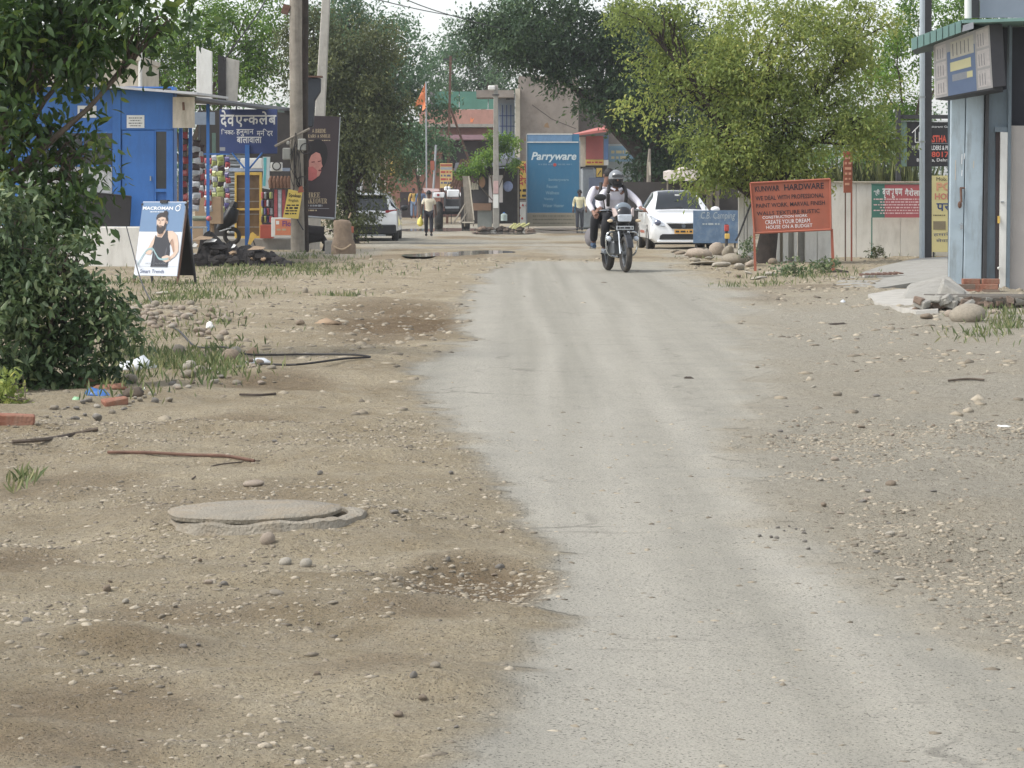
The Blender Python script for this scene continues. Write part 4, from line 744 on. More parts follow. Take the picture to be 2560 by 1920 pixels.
# ---------------------------------------------------------------- sack, block, pole foot things
t = thing('jute_sack', 'upright brown jute sack standing in the grass by the white parked car', 'sack', G(858, 60.5)); q = L(t, 60.5)
V_ = []; F_ = []; nu = 18; prof = [(.0, .26), (.08, .27), (.25, .25), (.42, .21), (.6, .19), (.74, .2), (.80, .17), (.82, .02)]
for j, (z_, r_) in enumerate(prof):
    for i in range(nu):
        a = 2 * math.pi * i / nu; w_ = r_ * (1 + .16 * (float(fbm(math.cos(a) * 2 + 3, z_ * 6 + math.sin(a), 3, 8)) - .5) * 2 + .04 * math.sin(z_ * 30 + a * 2)); V_.append((w_ * math.cos(a) - .03 * z_, w_ * .8 * math.sin(a), z_ * .98 - .03)); 
        if j < len(prof) - 1: F_.append((j * nu + i, j * nu + (i + 1) % nu, (j + 1) * nu + (i + 1) % nu, (j + 1) * nu + i))
F_.append(tuple(range((len(prof) - 1) * nu, len(prof) * nu)))
MB().add(V_, F_).build('sack', M('jute', S(142, 122, 100), .95, .18, 9, bump=.8, bscale=40), t, sm=True); part('fold', M('jute_light', S(168, 146, 116), .95, .18, 9), t, lambda m: m.tube(spline([Vector((-.2, -.2, .2)), Vector((0, -.25, .13)), Vector((.18, -.2, .24))]), .02, 6)); part('tie', M('jute_light', S(168, 146, 116)), t, lambda m: m.tube([(.12, -.05, .8), (.17, -.06, .92)], .02, 5)); q.P('back_board', BLACK, t, 872, 884, 600, 640, .2, .26)
box_thing('concrete_block', 'small grey concrete block between the black goat and the sack', 'block', 812, 838, 602, 640, 62, .3, CONC); box_thing('orange_tin', 'orange tin peeping out right of the sack', 'tin', 874, 884, 566, 582, 61.5, .1, ORANGE, lambda a, b: b.P('stand', WOOD, a, 875, 883, 582, 636, .02, .08))
# ---------------------------------------------------------------- black goat
t = thing('black_goat', 'black goat standing behind the wooden pole with its head hidden', 'goat', G(790, 64.8)); q = L(t, 64.8); GOAT = M('black_fur', S(34, 30, 30), .9, .3, 20, bump=.6)
xa, xb = q.x(766), q.x(812); zb = q.z(584); zl = 0
vs_ = [(xb, 0, zb), ((xa + xb) / 2, 0, zb - .01), (xa, 0, zb + .02), (xa - .12, -.03, zb + .16), (xa - .2, -.05, zb + .27), (xa - .33, -.06, zb + .2)]; es_ = [(0, 1), (1, 2), (2, 3), (3, 4), (4, 5)]; rd_ = [.18, .2, .18, .12, .1, .06]
for x_, s_, b_ in ((xb - .02, 1, 0), (xb - .04, -1, 0), (xa + .02, 1, 2), (xa, -1, 2)):
    n0 = len(vs_); hind = b_ == 0; vs_ += [(x_ + (.03 if hind else 0), s_ * .09, zb - .2), (x_ + (.06 if hind else -.01), s_ * .09, .2), (x_ + .01, s_ * .09, .03), (x_ - .03, s_ * .09, .0)]; es_ += [(b_, n0), (n0, n0 + 1), (n0 + 1, n0 + 2), (n0 + 2, n0 + 3)]; rd_ += [.08, .045, .034, .034]
skin_part('body', vs_, es_, rd_, GOAT, t, 2, 1); part('tail', GOAT, t, lambda m: m.tube([(xb + .1, 0, zb + .05), (xb + .17, 0, zb + .08), (xb + .19, 0, zb + .02)], [.03, .025, .01], 6)); [part('ear', GOAT, t, lambda m: m.tube([(xa - .2, s_ * .06, zb + .3), (xa - .17, s_ * .14, zb + .24)], [.025, .012], 6)) for s_ in (-1, 1)]
# ---------------------------------------------------------------- house and boards behind the blue shop
t = thing('cream_house', 'cream house showing between the leaves above the blue shop roof', 'house', G(260, 72)); q = L(t, 72)
q.P('wall', CREAM, t, 100, 348, 150, 620, 0, 4); q.P('parapet', CREAM, t, 92, 352, 140, 152, -.15, 4); q.P('window', GLASSD, t, 215, 245, 160, 205, -.03, .0); part('pipe', WHITE, t, lambda m: m.tube([(q.x(352), -.1, q.z(640)), (q.x(352), -.1, q.z(60))], .05, 8)); q.P('upper_wall', CREAM, t, 180, 270, 90, 139, 1.5, 4)
for i, (a, lb, mt) in enumerate((((491, 530, 115, 150), 'narrow white signboard seen edge-on above the blue shop roof', WHITE), ((545, 599, 138, 160), 'grey-white signboard with a dark edge above the navy sign', CONCL))):
    t = thing('roof_signboard', lb, 'signboard', G((a[0] + a[1]) / 2, 71 + i * 2), 6 if i else 0, 'signboards above the shop roofs'); q = L(t, 71 + i * 2)
    MB().prism([(q.x(a[0]), q.z(262)), (q.x(a[1] - (6 if i else 0)), q.z(262)), (q.x(a[1]), q.z(a[2] + 14)), (q.x(a[0]), q.z(a[2]))], 0, .12).build('panel', mt, t, bevel=.01)
    if i: MB().prism([(q.x(a[0]), q.z(262)), (q.x(a[0] + 20), q.z(262)), (q.x(a[0] + 20), q.z(a[2] + 5)), (q.x(a[0]), q.z(a[2] - 1))], -.03, -.003).build('dark_edge', BLACK, t)
    for px in (a[0] + 6, a[1] - 10): q.P('post', DARK, t, px, px + 4, 262, 625, .02, .1)
# ================================================================ far end of the street
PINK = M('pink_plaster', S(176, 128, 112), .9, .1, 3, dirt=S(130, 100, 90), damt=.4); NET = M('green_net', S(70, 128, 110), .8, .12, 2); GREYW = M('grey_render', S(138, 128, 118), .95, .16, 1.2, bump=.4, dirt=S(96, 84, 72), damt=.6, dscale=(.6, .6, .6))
TEAL = M('teal_print', S(52, 110, 144, 1), .45, .06, 1.5, dirt=S(96, 130, 150), damt=.25)
t = thing('pink_building', 'pink two-storey building with green netting on its roof terrace', 'building', G(1160, 172)); q = L(t, 172)
q.P('wall', PINK, t, 1060, 1245, 320, 570, 0, 8); q.P('balcony_band', PINK, t, 1050, 1240, 275, 311, -1.2, 8); q.P('balcony_slab', CONC, t, 1048, 1242, 311, 319, -1.3, 8); q.P('awning', M('faded_mauve', S(150, 116, 124), .8), t, 1090, 1240, 338, 350, -1.4, 0)
for a in ((1088, 1148), (1150, 1220), (1222, 1238)): q.P('net_panel', NET, t, a[0], a[1], 230, 274, -.8, -.75)
for px in (1084, 1149, 1221): q.P('net_post', DARK, t, px, px + 1.5, 226, 274, -.74, -.6)
q.P('rear_wall', M('grey_blue_wall', S(110, 110, 112), .9), t, 1072, 1088, 228, 274, 1, 3); q.P('painted_shade_panel', M('dark_recess', S(60, 50, 50), .9), t, 1070, 1240, 352, 420, -.1, -.001)  # dark panel on the wall paints the shade under the awning
for k in range(4): w = q.P('window', GLASSD, t, 1076 + 40 * k, 1094 + 40 * k, 430, 470, -.08, -.002); q.P('sill', CONC, w, 1074 + 40 * k, 1096 + 40 * k, 470, 473, -.2, -.001)
part('saffron_emblem', M('saffron', S(236, 128, 60), .7), t, lambda m: m.flat([(q.x(1176), q.z(307)), (q.x(1182), q.z(307)), (q.x(1186), q.z(296)), (q.x(1180), q.z(300)), (q.x(1178), q.z(293))], -1.22))
t = thing('temple_building', 'rust-orange small temple building behind the walking man', 'building', G(1010, 166)); q = L(t, 166); TEMP = M('terracotta', S(144, 98, 78), .9, .14, 2, dirt=S(120, 80, 66), damt=.5)
q.P('wall', TEMP, t, 950, 1100, 385, 575, 0, 6); q.P('cornice', TEMP, t, 946, 1104, 378, 385, -.3, 6); q.P('doorway', M('dark_recess', S(60, 50, 50), .9), t, 1000, 1030, 480, 572, -.04, -.002)
for px, c in ((975, YEL), (1040, WHITE), (1078, ORANGE)): q.P('banner', c, t, px, px + 12, 390, 440, -.2, -.15)
q.P('pale_sheet', M('blue_white_sheet', S(176, 190, 204), .6), t, 1000, 1024, 347, 380, -.4, -.3); q.P('side_post', CREAM, t, 962, 966, 360, 500, -.5, -.42)
t = thing('saffron_flag', 'saffron pennant flag flying from a thin pole above the trees', 'flag', G(1066, 128)); q = L(t, 128)
part('pole', STEEL, t, lambda m: m.tube([(q.x(1067), 0, 0), (q.x(1065), 0, q.z(204))], .04, 6))
m = MB(); pts = [(1063, 206), (1066, 226), (1063, 250), (1064, 270), (1056, 278), (1056, 262), (1047, 262), (1034, 268), (1036, 260), (1046, 246), (1054, 228)]; m.v = [(q.x(a), .12 * math.sin(i * 1.3), q.z(b)) for i, (a, b) in enumerate(pts)]; m.f = [(0, 1, 10), (1, 2, 9, 10), (2, 3, 5, 9), (3, 4, 5), (5, 6, 8, 9), (6, 7, 8)]; m.build('pennant', M('saffron', S(236, 128, 60), .7), t)
t = thing('grey_house', 'unfinished grey rendered house with tall barred windows behind the blue hoarding', 'house', G(1380, 136)); q = L(t, 136)
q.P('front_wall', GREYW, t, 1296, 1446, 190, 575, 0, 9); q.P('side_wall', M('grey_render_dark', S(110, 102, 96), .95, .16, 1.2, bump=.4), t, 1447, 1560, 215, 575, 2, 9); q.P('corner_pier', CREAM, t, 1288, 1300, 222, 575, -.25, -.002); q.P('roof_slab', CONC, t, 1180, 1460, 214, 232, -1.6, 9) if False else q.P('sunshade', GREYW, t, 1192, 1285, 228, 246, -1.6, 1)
st = q.P('stair_tower', M('pale_blue_wall', S(150, 160, 176), .8, .1, 3), t, 1240, 1287, 246, 575, .4, 4)
for k in range(7): q.P('window_bar', NAVY if k % 2 else STEEL, st, 1250 + 5.2 * k, 1252 + 5.2 * k, 262, 345, .3, .36)
for k in range(3): q.P('window_rail', NAVY, st, 1248, 1286, 288 + 26 * k, 290 + 26 * k, .29, .299)
q.P('window_glass', M('sky_glass', S(150, 166, 184), .1, .1, 2), st, 1250, 1286, 258, 346, .37, .398)
part('drum', DARK, t, lambda m: m.tube([(q.x(1276), -.4, q.z(250)), (q.x(1276), -.4, q.z(236))], .22, 12)); part('crack', M('dark_recess', S(60, 50, 50), .9), t, lambda m: m.tube([(q.x(1330), -.004, q.z(262)), (q.x(1380), -.004, q.z(298)), (q.x(1440), -.004, q.z(322))], .012, 4))
for px, py in ((1310, 352), (1360, 318), (1420, 345)): part('stain', M('ochre_stain', S(140, 112, 78), .95), t, lambda m: m.flat([(q.x(px), q.z(py)), (q.x(px + 14), q.z(py + 2)), (q.x(px + 9), q.z(py - 12)), (q.x(px + 2), q.z(py - 8))], -.006))
# ---------------------------------------------------------------- hoarding and kiosks
t = thing('blue_hoarding', 'tall blue advertising hoarding lettered Parryware at the roadside', 'hoarding', G(1382, 117)); q = L(t, 117)
pn = q.P('panel', TEAL, t, 1318, 1448, 335, 532, 0, .12); q.P('top_strip', M('pale_blue_print', S(96, 136, 172), .5), pn, 1319, 1430, 337, 354, -.02, -.003); q.P('base_board', M('beige_board', S(150, 142, 122), .8, .1, 3), t, 1318, 1448, 533, 566, 0, .12)
for a in ((1315, 1318, 335, 568), (1448, 1451, 352, 568)): q.P('post', STEEL, t, *a, -.03, .15)
q.P('frame_rail', WHITE, t, 1318, 1431, 334, 336.5, -.03, -.004); q.P('frame_rail', WHITE, t, 1318, 1446, 354.2, 356.5, -.03, -.004)
q.T('Parryware', 1328, 1441, 380, 406, -.01, M('pale_print', S(196, 210, 214), .5), pn, shear=.25, bold=.025); marks(pn, M('faint_print', S(96, 140, 170), .5), q.x(1346), q.x(1430), q.z(411), .07, -.01, 4); part('red_dot', INKR, pn, lambda m: m.disc(q.x(1387), q.z(412), .07, .07, -.012))
for k, (s_, a, b) in enumerate((('Sanitaryware', 1371, 1422), ('Faucet', 1367, 1394), ('Wellness', 1364, 1398), ('Vanity', 1360, 1384), ('Water Heater', 1357, 1410))): q.T(s_, a, b, 446 + 16 * k, 454 + 16 * k, -.01, M('faint_print2', S(130, 170, 190), .5), pn, bold=.01)
for k in range(3): marks(t, M('olive_ink', S(110, 104, 84), .7), q.x(1332), q.x(1436), q.z(540 + 9 * k), .05, -.004, 40 + k)
def kiosk():
    t = thing('red_roof_kiosk', 'small kiosk with sloping red roof and faded red panel beside the hoarding', 'kiosk', G(1480, 119)); q = L(t, 119)
    m = MB(); m.hexa([(q.x(1436), -1.3, q.z(341)), (q.x(1522), -1.3, q.z(330)), (q.x(1436), 2, q.z(336)), (q.x(1522), 2, q.z(316)), (q.x(1436), -1.3, q.z(337)), (q.x(1522), -1.3, q.z(322)), (q.x(1436), 2, q.z(332)), (q.x(1522), 2, q.z(310))]); m.build('roof', M('red_roof', S(186, 100, 88), .7, .1, 3), t)
    q.P('side_panel', CREAM, t, 1449, 1464, 342, 416, .0, 2); rp = q.P('red_panel', M('faded_red', S(172, 88, 82), .6, .08, 2), t, 1465, 1508, 340, 398, -.05, .0); q.P('yellow_band', YEL, t, 1464, 1509, 399, 413, -.06, .0); marks(t, INKR, q.x(1467), q.x(1506), q.z(406), .08, -.07, 6)
    bp = q.P('blue_panel', M('blue_panel', S(92, 128, 176), .6, .1, 2), t, 1509.5, 1521, 338, 399, -.04, .0); q.P('white_panel', WHITE, t, 1509.5, 1521, 400, 413, -.04, .0)
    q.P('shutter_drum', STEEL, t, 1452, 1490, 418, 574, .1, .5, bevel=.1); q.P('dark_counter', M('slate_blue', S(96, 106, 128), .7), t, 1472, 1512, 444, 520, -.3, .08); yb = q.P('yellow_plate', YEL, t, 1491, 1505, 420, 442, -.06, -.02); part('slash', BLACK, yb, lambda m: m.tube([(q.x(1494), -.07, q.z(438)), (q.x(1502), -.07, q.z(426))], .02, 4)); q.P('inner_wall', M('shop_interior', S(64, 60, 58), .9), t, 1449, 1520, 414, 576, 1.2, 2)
    t = thing('painted_wall', 'pale wall with faded blue painted advertisement under the big tree', 'wall', G(1570, 121)); q = L(t, 121)
    q.P('wall', M('grey_green_wall', S(150, 160, 158), .9, .1, 2, dirt=S(110, 112, 106)), t, 1518, 1625, 360, 578, .0, .2); b = q.P('painted_band', M('faded_blue', S(112, 150, 172), .8, .1, 2), t, 1522, 1612, 365, 404, -.02, -.002); q.T('Om Store', 1528, 1568, 372, 398, -.025, YEL, b, bold=.02) if False else [marks(b, M('faded_yellow', S(190, 180, 130), .8), q.x(1528), q.x(1572), q.z(380 + 14 * k), .14, -.025, k + 3) for k in range(2)]
    q.P('nameplate', DARK, t, 1565, 1583, 408, 416, -.03, -.003); q.P('dark_base', M('dark_stone', S(90, 84, 80), .95, .2, 2), t, 1518, 1660, 470, 580, -.2, -.003); [q.P('brick_course', CONC, t, 1525, 1612, 425 + 14 * k, 427 + 14 * k, -.012, -.003) for k in range(3)]
    return t
kiosk()
t = thing('yellow_hindi_board', 'yellow board with red Hindi letters half hidden behind the blue hoarding', 'signboard', G(1302, 118.5)); q = L(t, 118.5)
pn = q.P('panel', YEL, t, 1284, 1326, 403, 496, 0, .08); q.T(['माँ'], 1298, 1318, 408, 432, -.01, INKR, pn, bold=.02); q.T(['दे', 'व'], 1296, 1324, 438, 464, -.01, INKR, pn, bold=.02); marks(pn, INKD, q.x(1287), q.x(1324), q.z(476), .12, -.01, 4); marks(pn, INKD, q.x(1290), q.x(1324), q.z(489), .1, -.01, 5)
for px in (1286, 1320): q.P('leg', DARK, t, px, px + 2, 496, 572, .02, .06)
q.P('dark_shelf', DARK, t, 1256, 1314, 497, 500, -.3, .3)
t = thing('white_panel_with_red_arrows', 'white panel with a ring of red arrows at the hoarding foot', 'panel', G(1300, 117.8)); q = L(t, 117.8)
pn = q.P('panel', WHITE, t, 1282, 1314.5, 505, 566, 0, .06)
for k in range(6):
    a = R(75 + 34 * k); x_ = q.x(1312) + .27 * math.cos(a); z_ = q.z(530) + .3 * math.sin(a); part('red_arrow', INKR, pn, lambda m: m.flat([(x_ - .05, z_ - .03), (x_ + .03, z_ - .05), (x_ + .05, z_ + .02), (x_ - .01, z_ + .06)], -.008))
# ---------------------------------------------------------------- poles
t = thing('concrete_lamp_pole', 'grey concrete pole with a lamp arm left of the blue hoarding', 'pole', G(1245, 112.5)); q = L(t, 112.5)
part('shaft', CONC, t, lambda m: m.hexa([(q.x(1232), -.16, -.2), (q.x(1249), -.16, -.2), (q.x(1232), .12, -.2), (q.x(1249), .12, -.2), (q.x(1234), -.1, q.z(212)), (q.x(1245), -.1, q.z(212)), (q.x(1234), .08, q.z(212)), (q.x(1245), .08, q.z(212))]), bevel=.02); q.P('lamp_head', WHITE, t, 1220, 1238, 214, 226, -.2, .1, bevel=.04); q.P('clamp', DARK, t, 1231, 1248, 236, 239, -.15, .12); part('arm', STEEL, t, lambda m: m.tube([(q.x(1240), 0, q.z(220)), (q.x(1226), 0, q.z(216))], .04, 6)); q.P('flyer', PAPER, t, 1233, 1246, 486, 520, -.18, -.16); q.P('flyer', M('pink_paper', S(196, 160, 156), .8), t, 1233.5, 1246, 452, 484, -.18, -.16)
t = thing('steel_rail_pole', 'dark rusty steel pole with a diagonal stay in front of the pink building', 'pole', G(1125, 138)); q = L(t, 138)
part('shaft', RUST, t, lambda m: m.box(q.x(1119), q.x(1125), -.08, .08, -.2, q.z(140), (0, 1.2, 0))); part('stay', RUST, t, lambda m: m.tube([(q.x(1126), 0, q.z(270)), (q.x(1172), .3, q.z(400)), (q.x(1190), .5, 0)], .06, 5)); part('cross_arm', DARK, t, lambda m: m.box(q.x(1108), q.x(1140), -.05, .05, q.z(150), q.z(146)))
t = thing('thin_steel_pole', 'thin pale pole leaning beside the yellow-orange sign', 'pole', G(1080, 126)); q = L(t, 126); part('shaft', STEEL, t, lambda m: m.tube([(q.x(1078), 0, 0), (q.x(1090), 0, q.z(362))], .055, 6)); q.P('orange_flag', ORANGE, t, 1076, 1086, 402, 425, -.08, -.05)
t = thing('yellow_orange_sign', 'small yellow and orange printed sign standing behind the white tractor', 'sign', G(1115, 124)); q = L(t, 124)
pn = q.P('panel', M('printed_yellow', S(206, 176, 104), .6, .2, 5), t, 1100, 1131, 408, 470, 0, .05); q.P('orange_band', ORANGE, pn, 1101, 1130, 410, 416, -.012, -.003); q.P('grey_band', INKG, pn, 1101, 1130, 418, 424, -.012, -.003); [marks(pn, (INKR, M('slate_ink', S(90, 96, 120), .7))[k % 2], q.x(1102), q.x(1129), q.z(430 + 9 * k), .09, -.012, k) for k in range(4)]; q.P('leg', DARK, t, 1102, 1104, 470, 560, .0, .05); q.P('leg', DARK, t, 1127, 1129, 470, 560, .0, .05)
# ---------------------------------------------------------------- stall in the middle
t = thing('roadside_stall', 'dark tin-roofed roadside stall with wooden counter left of the concrete pole', 'stall', G(1205, 114.5)); q = L(t, 114.5)
for k in range(9): MB().box(q.x(1138 + 7 * k), q.x(1143.5 + 7 * k), -.06 - .02 * (k % 2), -.02 - .02 * (k % 2), q.z(470), q.z(395), (0, 22, 0)).build('corrugated_sheet', RUST, t)
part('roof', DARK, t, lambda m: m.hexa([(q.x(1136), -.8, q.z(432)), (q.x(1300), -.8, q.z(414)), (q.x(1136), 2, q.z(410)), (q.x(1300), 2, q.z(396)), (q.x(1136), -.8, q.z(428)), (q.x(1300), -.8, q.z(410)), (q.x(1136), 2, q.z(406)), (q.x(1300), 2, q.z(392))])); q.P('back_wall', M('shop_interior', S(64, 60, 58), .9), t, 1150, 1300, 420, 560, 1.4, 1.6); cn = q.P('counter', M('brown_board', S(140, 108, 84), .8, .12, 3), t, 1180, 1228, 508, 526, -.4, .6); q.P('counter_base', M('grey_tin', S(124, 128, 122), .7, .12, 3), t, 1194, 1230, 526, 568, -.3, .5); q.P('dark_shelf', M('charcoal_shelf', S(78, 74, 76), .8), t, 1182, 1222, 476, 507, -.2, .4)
for px in (1160, 1182, 1222, 1294): q.P('post', WOOD, t, px, px + 3, 420, 566, -.1, -.02)
q.P('white_sheet', M('white_cloth', S(208, 200, 196), .85, .06, 5), t, 1222, 1257, 438, 506, -.45, -.42); part('hanging_hat', M('mauve_felt', S(110, 86, 92), .9), t, lambda m: m.ball((q.x(1186), -.5, q.z(446)), (.14, .1, .2))); [part('hanging_rope', M('raw_fibre', S(208, 200, 178), .9), t, lambda m: m.tube([(q.x(1176 + 4.5 * k), -.5, q.z(450)), (q.x(1179 + 4 * k), -.5, q.z(474))], [.02, .03], 5)) for k in range(5)]; part('hanging_bag', M('tan_cloth', S(160, 122, 92), .9), t, lambda m: m.ball((q.x(1205), -.45, q.z(455)), (.14, .1, .24))); part('hanging_bag', M('blue_plastic', S(126, 140, 178), .5, .2, 8), t, lambda m: m.ball((q.x(1270), -.3, q.z(466)), (.2, .15, .22))); part('hanging_cloth', PAPER, t, lambda m: m.prism([(q.x(1202), q.z(406)), (q.x(1212), q.z(386)), (q.x(1218), q.z(388)), (q.x(1214), q.z(410))], -.9, -.86)); q.P('hanging_jacket', BLACK, t, 1219, 1230, 380, 434, -.9, -.8)
t = thing('leaning_planks', 'pale wooden planks and props leaning in front of the stall', 'planks', G(1172, 111)); q = L(t, 111)
part('plank', WOOD, t, lambda m: m.prism([(q.x(1166), q.z(553)), (q.x(1186), q.z(553)), (q.x(1173), q.z(440)), (q.x(1156), q.z(440))], -.05, 0)); part('plank_edge', CREAM, t, lambda m: m.tube([(q.x(1185), -.06, q.z(550)), (q.x(1172), -.06, q.z(440))], .03, 4)); [part('prop', WOOD, t, lambda m: m.tube([(q.x(a), -.3, q.z(559)), (q.x(b), .0, q.z(c))], .035, 5)) for a, b, c in ((1133, 1164, 508), (1150, 1168, 530))]; part('board_on_ground', CREAM, t, lambda m: m.box(q.x(1156), q.x(1186), -.5, -.3, q.z(557), q.z(554)))
t = thing('rubble_at_pole', 'heap of broken brick and earth at the concrete pole foot', 'rubble', G(1262, 110.5)); rr = random.Random(12)
for k in range(40): s_ = rr.uniform(.04, .16); MB().ball((rr.uniform(-.9, 1.0), rr.uniform(-.5, .5), s_ * .5 + rr.random() * .15), (s_ * 1.4, s_, s_ * .7), 6, 4).build('lump', rr.choice((CONC, BARKD, BRICKO, BARK)), t, jit=.02)
for k in range(8): MB().tube([(rr.uniform(.0, .7), -.3, .12), (rr.uniform(.2, 1.0), -.2, .4)], .04, 5).build('husk', M('pale_husk', S(178, 176, 110), .9), t)
t = thing('white_can', 'small white plastic can standing behind the concrete pole', 'can', PT(1260, 552, 113)); q = L(t, 113); part('body', M('milky_plastic', S(170, 186, 180), .4), t, lambda m: m.tube([(0, 0, 0), (0, 0, .25), (0, 0, .3)], [.13, .13, .06], 10), sm=True); part('cap', BLUE, t, lambda m: m.tube([(0, 0, .3), (0, 0, .35)], .04, 8))
# ---------------------------------------------------------------- tarpaulin stall behind the taxi
t = thing('tarpaulin_stall', 'low stall under an off-white tarpaulin behind the parked white sedan', 'stall', G(1720, 86)); q = L(t, 86); TARP = M('dirty_tarpaulin', S(196, 186, 176), .8, .08, 4, dirt=S(140, 128, 116), damt=.5)
top = [(1664, 428), (1678, 424), (1694, 426), (1704, 418), (1714, 416), (1740, 420), (1752, 423), (1768, 428)]
m = MB(); [m.hexa([(q.x(a[0]), -.5, q.z(452)), (q.x(b[0]), -.5, q.z(452)), (q.x(a[0]), 1.4, q.z(446)), (q.x(b[0]), 1.4, q.z(446)), (q.x(a[0]), -.4, q.z(a[1] + 3)), (q.x(b[0]), -.4, q.z(b[1] + 3)), (q.x(a[0]), 1.3, q.z(a[1])), (q.x(b[0]), 1.3, q.z(b[1]))]) for a, b in zip(top[:-1], top[1:])]; m.build('tarpaulin', TARP, t)
for px in (1667, 1700, 1766): q.P('post', WOOD, t, px, px + 3.5, 450, 612, .0, .05)
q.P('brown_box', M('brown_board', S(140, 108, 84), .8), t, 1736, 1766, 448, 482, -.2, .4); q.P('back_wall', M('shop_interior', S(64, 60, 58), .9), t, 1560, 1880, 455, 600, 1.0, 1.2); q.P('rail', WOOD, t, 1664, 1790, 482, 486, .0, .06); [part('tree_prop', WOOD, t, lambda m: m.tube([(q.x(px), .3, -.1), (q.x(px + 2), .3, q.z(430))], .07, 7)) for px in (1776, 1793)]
t = thing('forked_stake', 'pale split wooden stake standing against the dark tree trunk', 'stake', G(1622, 90)); q = L(t, 90); part('stake', WOOD, t, lambda m: m.tube([(q.x(1620), 0, -.1), (q.x(1622), 0, q.z(410)), (q.x(1624), 0, q.z(372))], [.09, .07, .04], 7)); part('split', CREAM, t, lambda m: m.prism([(q.x(1622), q.z(438)), (q.x(1627), q.z(438)), (q.x(1625), q.z(404)), (q.x(1620), q.z(406))], -.12, -.1))
# ---------------------------------------------------------------- overhead wires
for i, (a, b, c, lb) in enumerate(((PT(900, -60, 66), PT(1150, 45, 90), PT(1620, 155, 130), 'upper dark wire sagging across the sky gap'), (PT(640, -80, 60), PT(1040, 22, 90), PT(1200, 50, 130), 'lower dark wire crossing the sky above the far tree'), (PT(1150, 60, 100), PT(1400, 120, 100), PT(1640, 168, 100), 'pale twisted cable running in front of the big dark tree'), (PT(680, -30, 64), PT(640, 40, 60), PT(560, 150, 58), 'thin wire dropping left from the wooden pole'))):
    tag(MB().tube(spline([a, b, c], 14), .016 if i != 2 else .022, 5).build('overhead_wire', BLACK if i != 2 else STEEL), lb, 'wire', 'overhead wires')
# ================================================================ right side
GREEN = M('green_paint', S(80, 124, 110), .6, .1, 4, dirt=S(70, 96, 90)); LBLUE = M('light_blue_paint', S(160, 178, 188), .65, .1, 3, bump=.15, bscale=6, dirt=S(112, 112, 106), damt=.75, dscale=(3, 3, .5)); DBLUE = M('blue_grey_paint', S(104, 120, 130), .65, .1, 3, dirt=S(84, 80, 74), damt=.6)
t = thing('boundary_wall', 'long whitewashed boundary wall behind the right-hand signs', 'wall', G(2150, 56.5)); q = L(t, 56.5)
for a, b in ((2040, 2140), (2141, 2250), (2251, 2380), (2381, 2560), (2561, 2760)): q.P('wall_panel', WALLW, t, a, b, 457, 690, 0, .2)
q.P('coping', CREAM, t, 2036, 2760, 453, 456.5, -.05, .25)
t = thing('low_white_fence', 'low white ribbed panel fence under the orange signboard', 'fence', G(2010, 53.5)); q = L(t, 53.5)
for i, (a, b) in enumerate(((1946, 1958), (1970, 1986), (1994, 2012))): q.P('panel', (CREAM, CONCL, CONC)[i], t, a + 2, b, 560, 690, .06, .1)
for a, b in ((1942, 1949), (1957, 1970), (1985, 1993), (2012, 2042), (2043, 2080)): q.P('post', WALLW, t, a, b, 556, 690, -.05, .1, bevel=.01)
t = thing('gate_posts', 'white gate leaf of upright posts with yellow cap left of the orange sign', 'gate', G(1862, 53.2)); q = L(t, 53.2)
for a, b in ((1846, 1860), (1861.5, 1868), (1869.5, 1884)): q.P('upright', WALLW, t, a, b, 462, 690, 0, .08, bevel=.008)
q.P('yellow_cap', M('lime_yellow', S(200, 204, 110), .7), t, 1846, 1880, 450, 461, -.02, .1); part('stay_wire', DARK, t, lambda m: m.tube([(q.x(1880), -.1, q.z(500)), (q.x(1845), -.1, q.z(590)), (q.x(1838), -.1, q.z(602))], .018, 5))
# ---------------------------------------------------------------- orange painted sign
t = thing('orange_signboard', 'orange hand-painted board lettered KUNWAR HARDWARE on two legs', 'signboard', G(1985, 46.6)); q = L(t, 46.6); k_ = q.k
def sx(u, v):   # board plane: u 0..1 left to right, v 0..1 bottom to top, in photo pixels
    l = (1886 + (1876 - 1886) * v, 583 + (458 - 583) * v); r = (2077 + (2075 - 2077) * v, 574 + (448 - 574) * v); return (q.x(l[0] + (r[0] - l[0]) * u), q.z(l[1] + (r[1] - l[1]) * u))
bd = MB().prism([sx(0, 0), sx(1, 0), sx(1, 1), sx(0, 1)], 0, .025).build('board', ORANGE, t, bevel=.003)
for a, b in (((0, 0), (1, 0)), ((0, 1), (1, 1)), ((0, 0), (0, 1)), ((1, 0), (1, 1))): MB().tube([(sx(*a)[0], -.008, sx(*a)[1]), (sx(*b)[0], -.008, sx(*b)[1])], .018, 5).build('frame', ORANGE, t)
def bl(s, u0, u1, v0, v1, mat, bold=.012):
    o_ = letter(s, 0, 1, 0, 1, 0, mat, bd, bold=bold)
    for v in o_.data.vertices: x_, z_ = sx(u0 + (u1 - u0) * v.co.x, v0 + (v1 - v0) * v.co.z); v.co = (x_, -.006, z_)
bl('KUNWAR', .05, .36, .82, .93, INKD, .02); bl('HARDWARE', .42, .92, .82, .94, INKD, .02); bl('WE DEAL WITH PROFESSIONAL', .05, .92, .645, .735, INKD); bl('PAINT WORK, MARVAL FINISH', .05, .93, .485, .585, INKD); bl('WALLS TEXTURE RUSTIC', .05, .86, .345, .425, INKD)
bl('CONSTRUCTION WORK', .12, .70, .275, .33, INKW, 0); bl('CREATE YOUR DREAM', .15, .73, .165, .245, INKW, 0); bl('HOUSE ON A BUDGET', .16, .76, .07, .14, INKW, 0); bl('~~', .84, .93, .1, .13, INKW, 0) if False else None
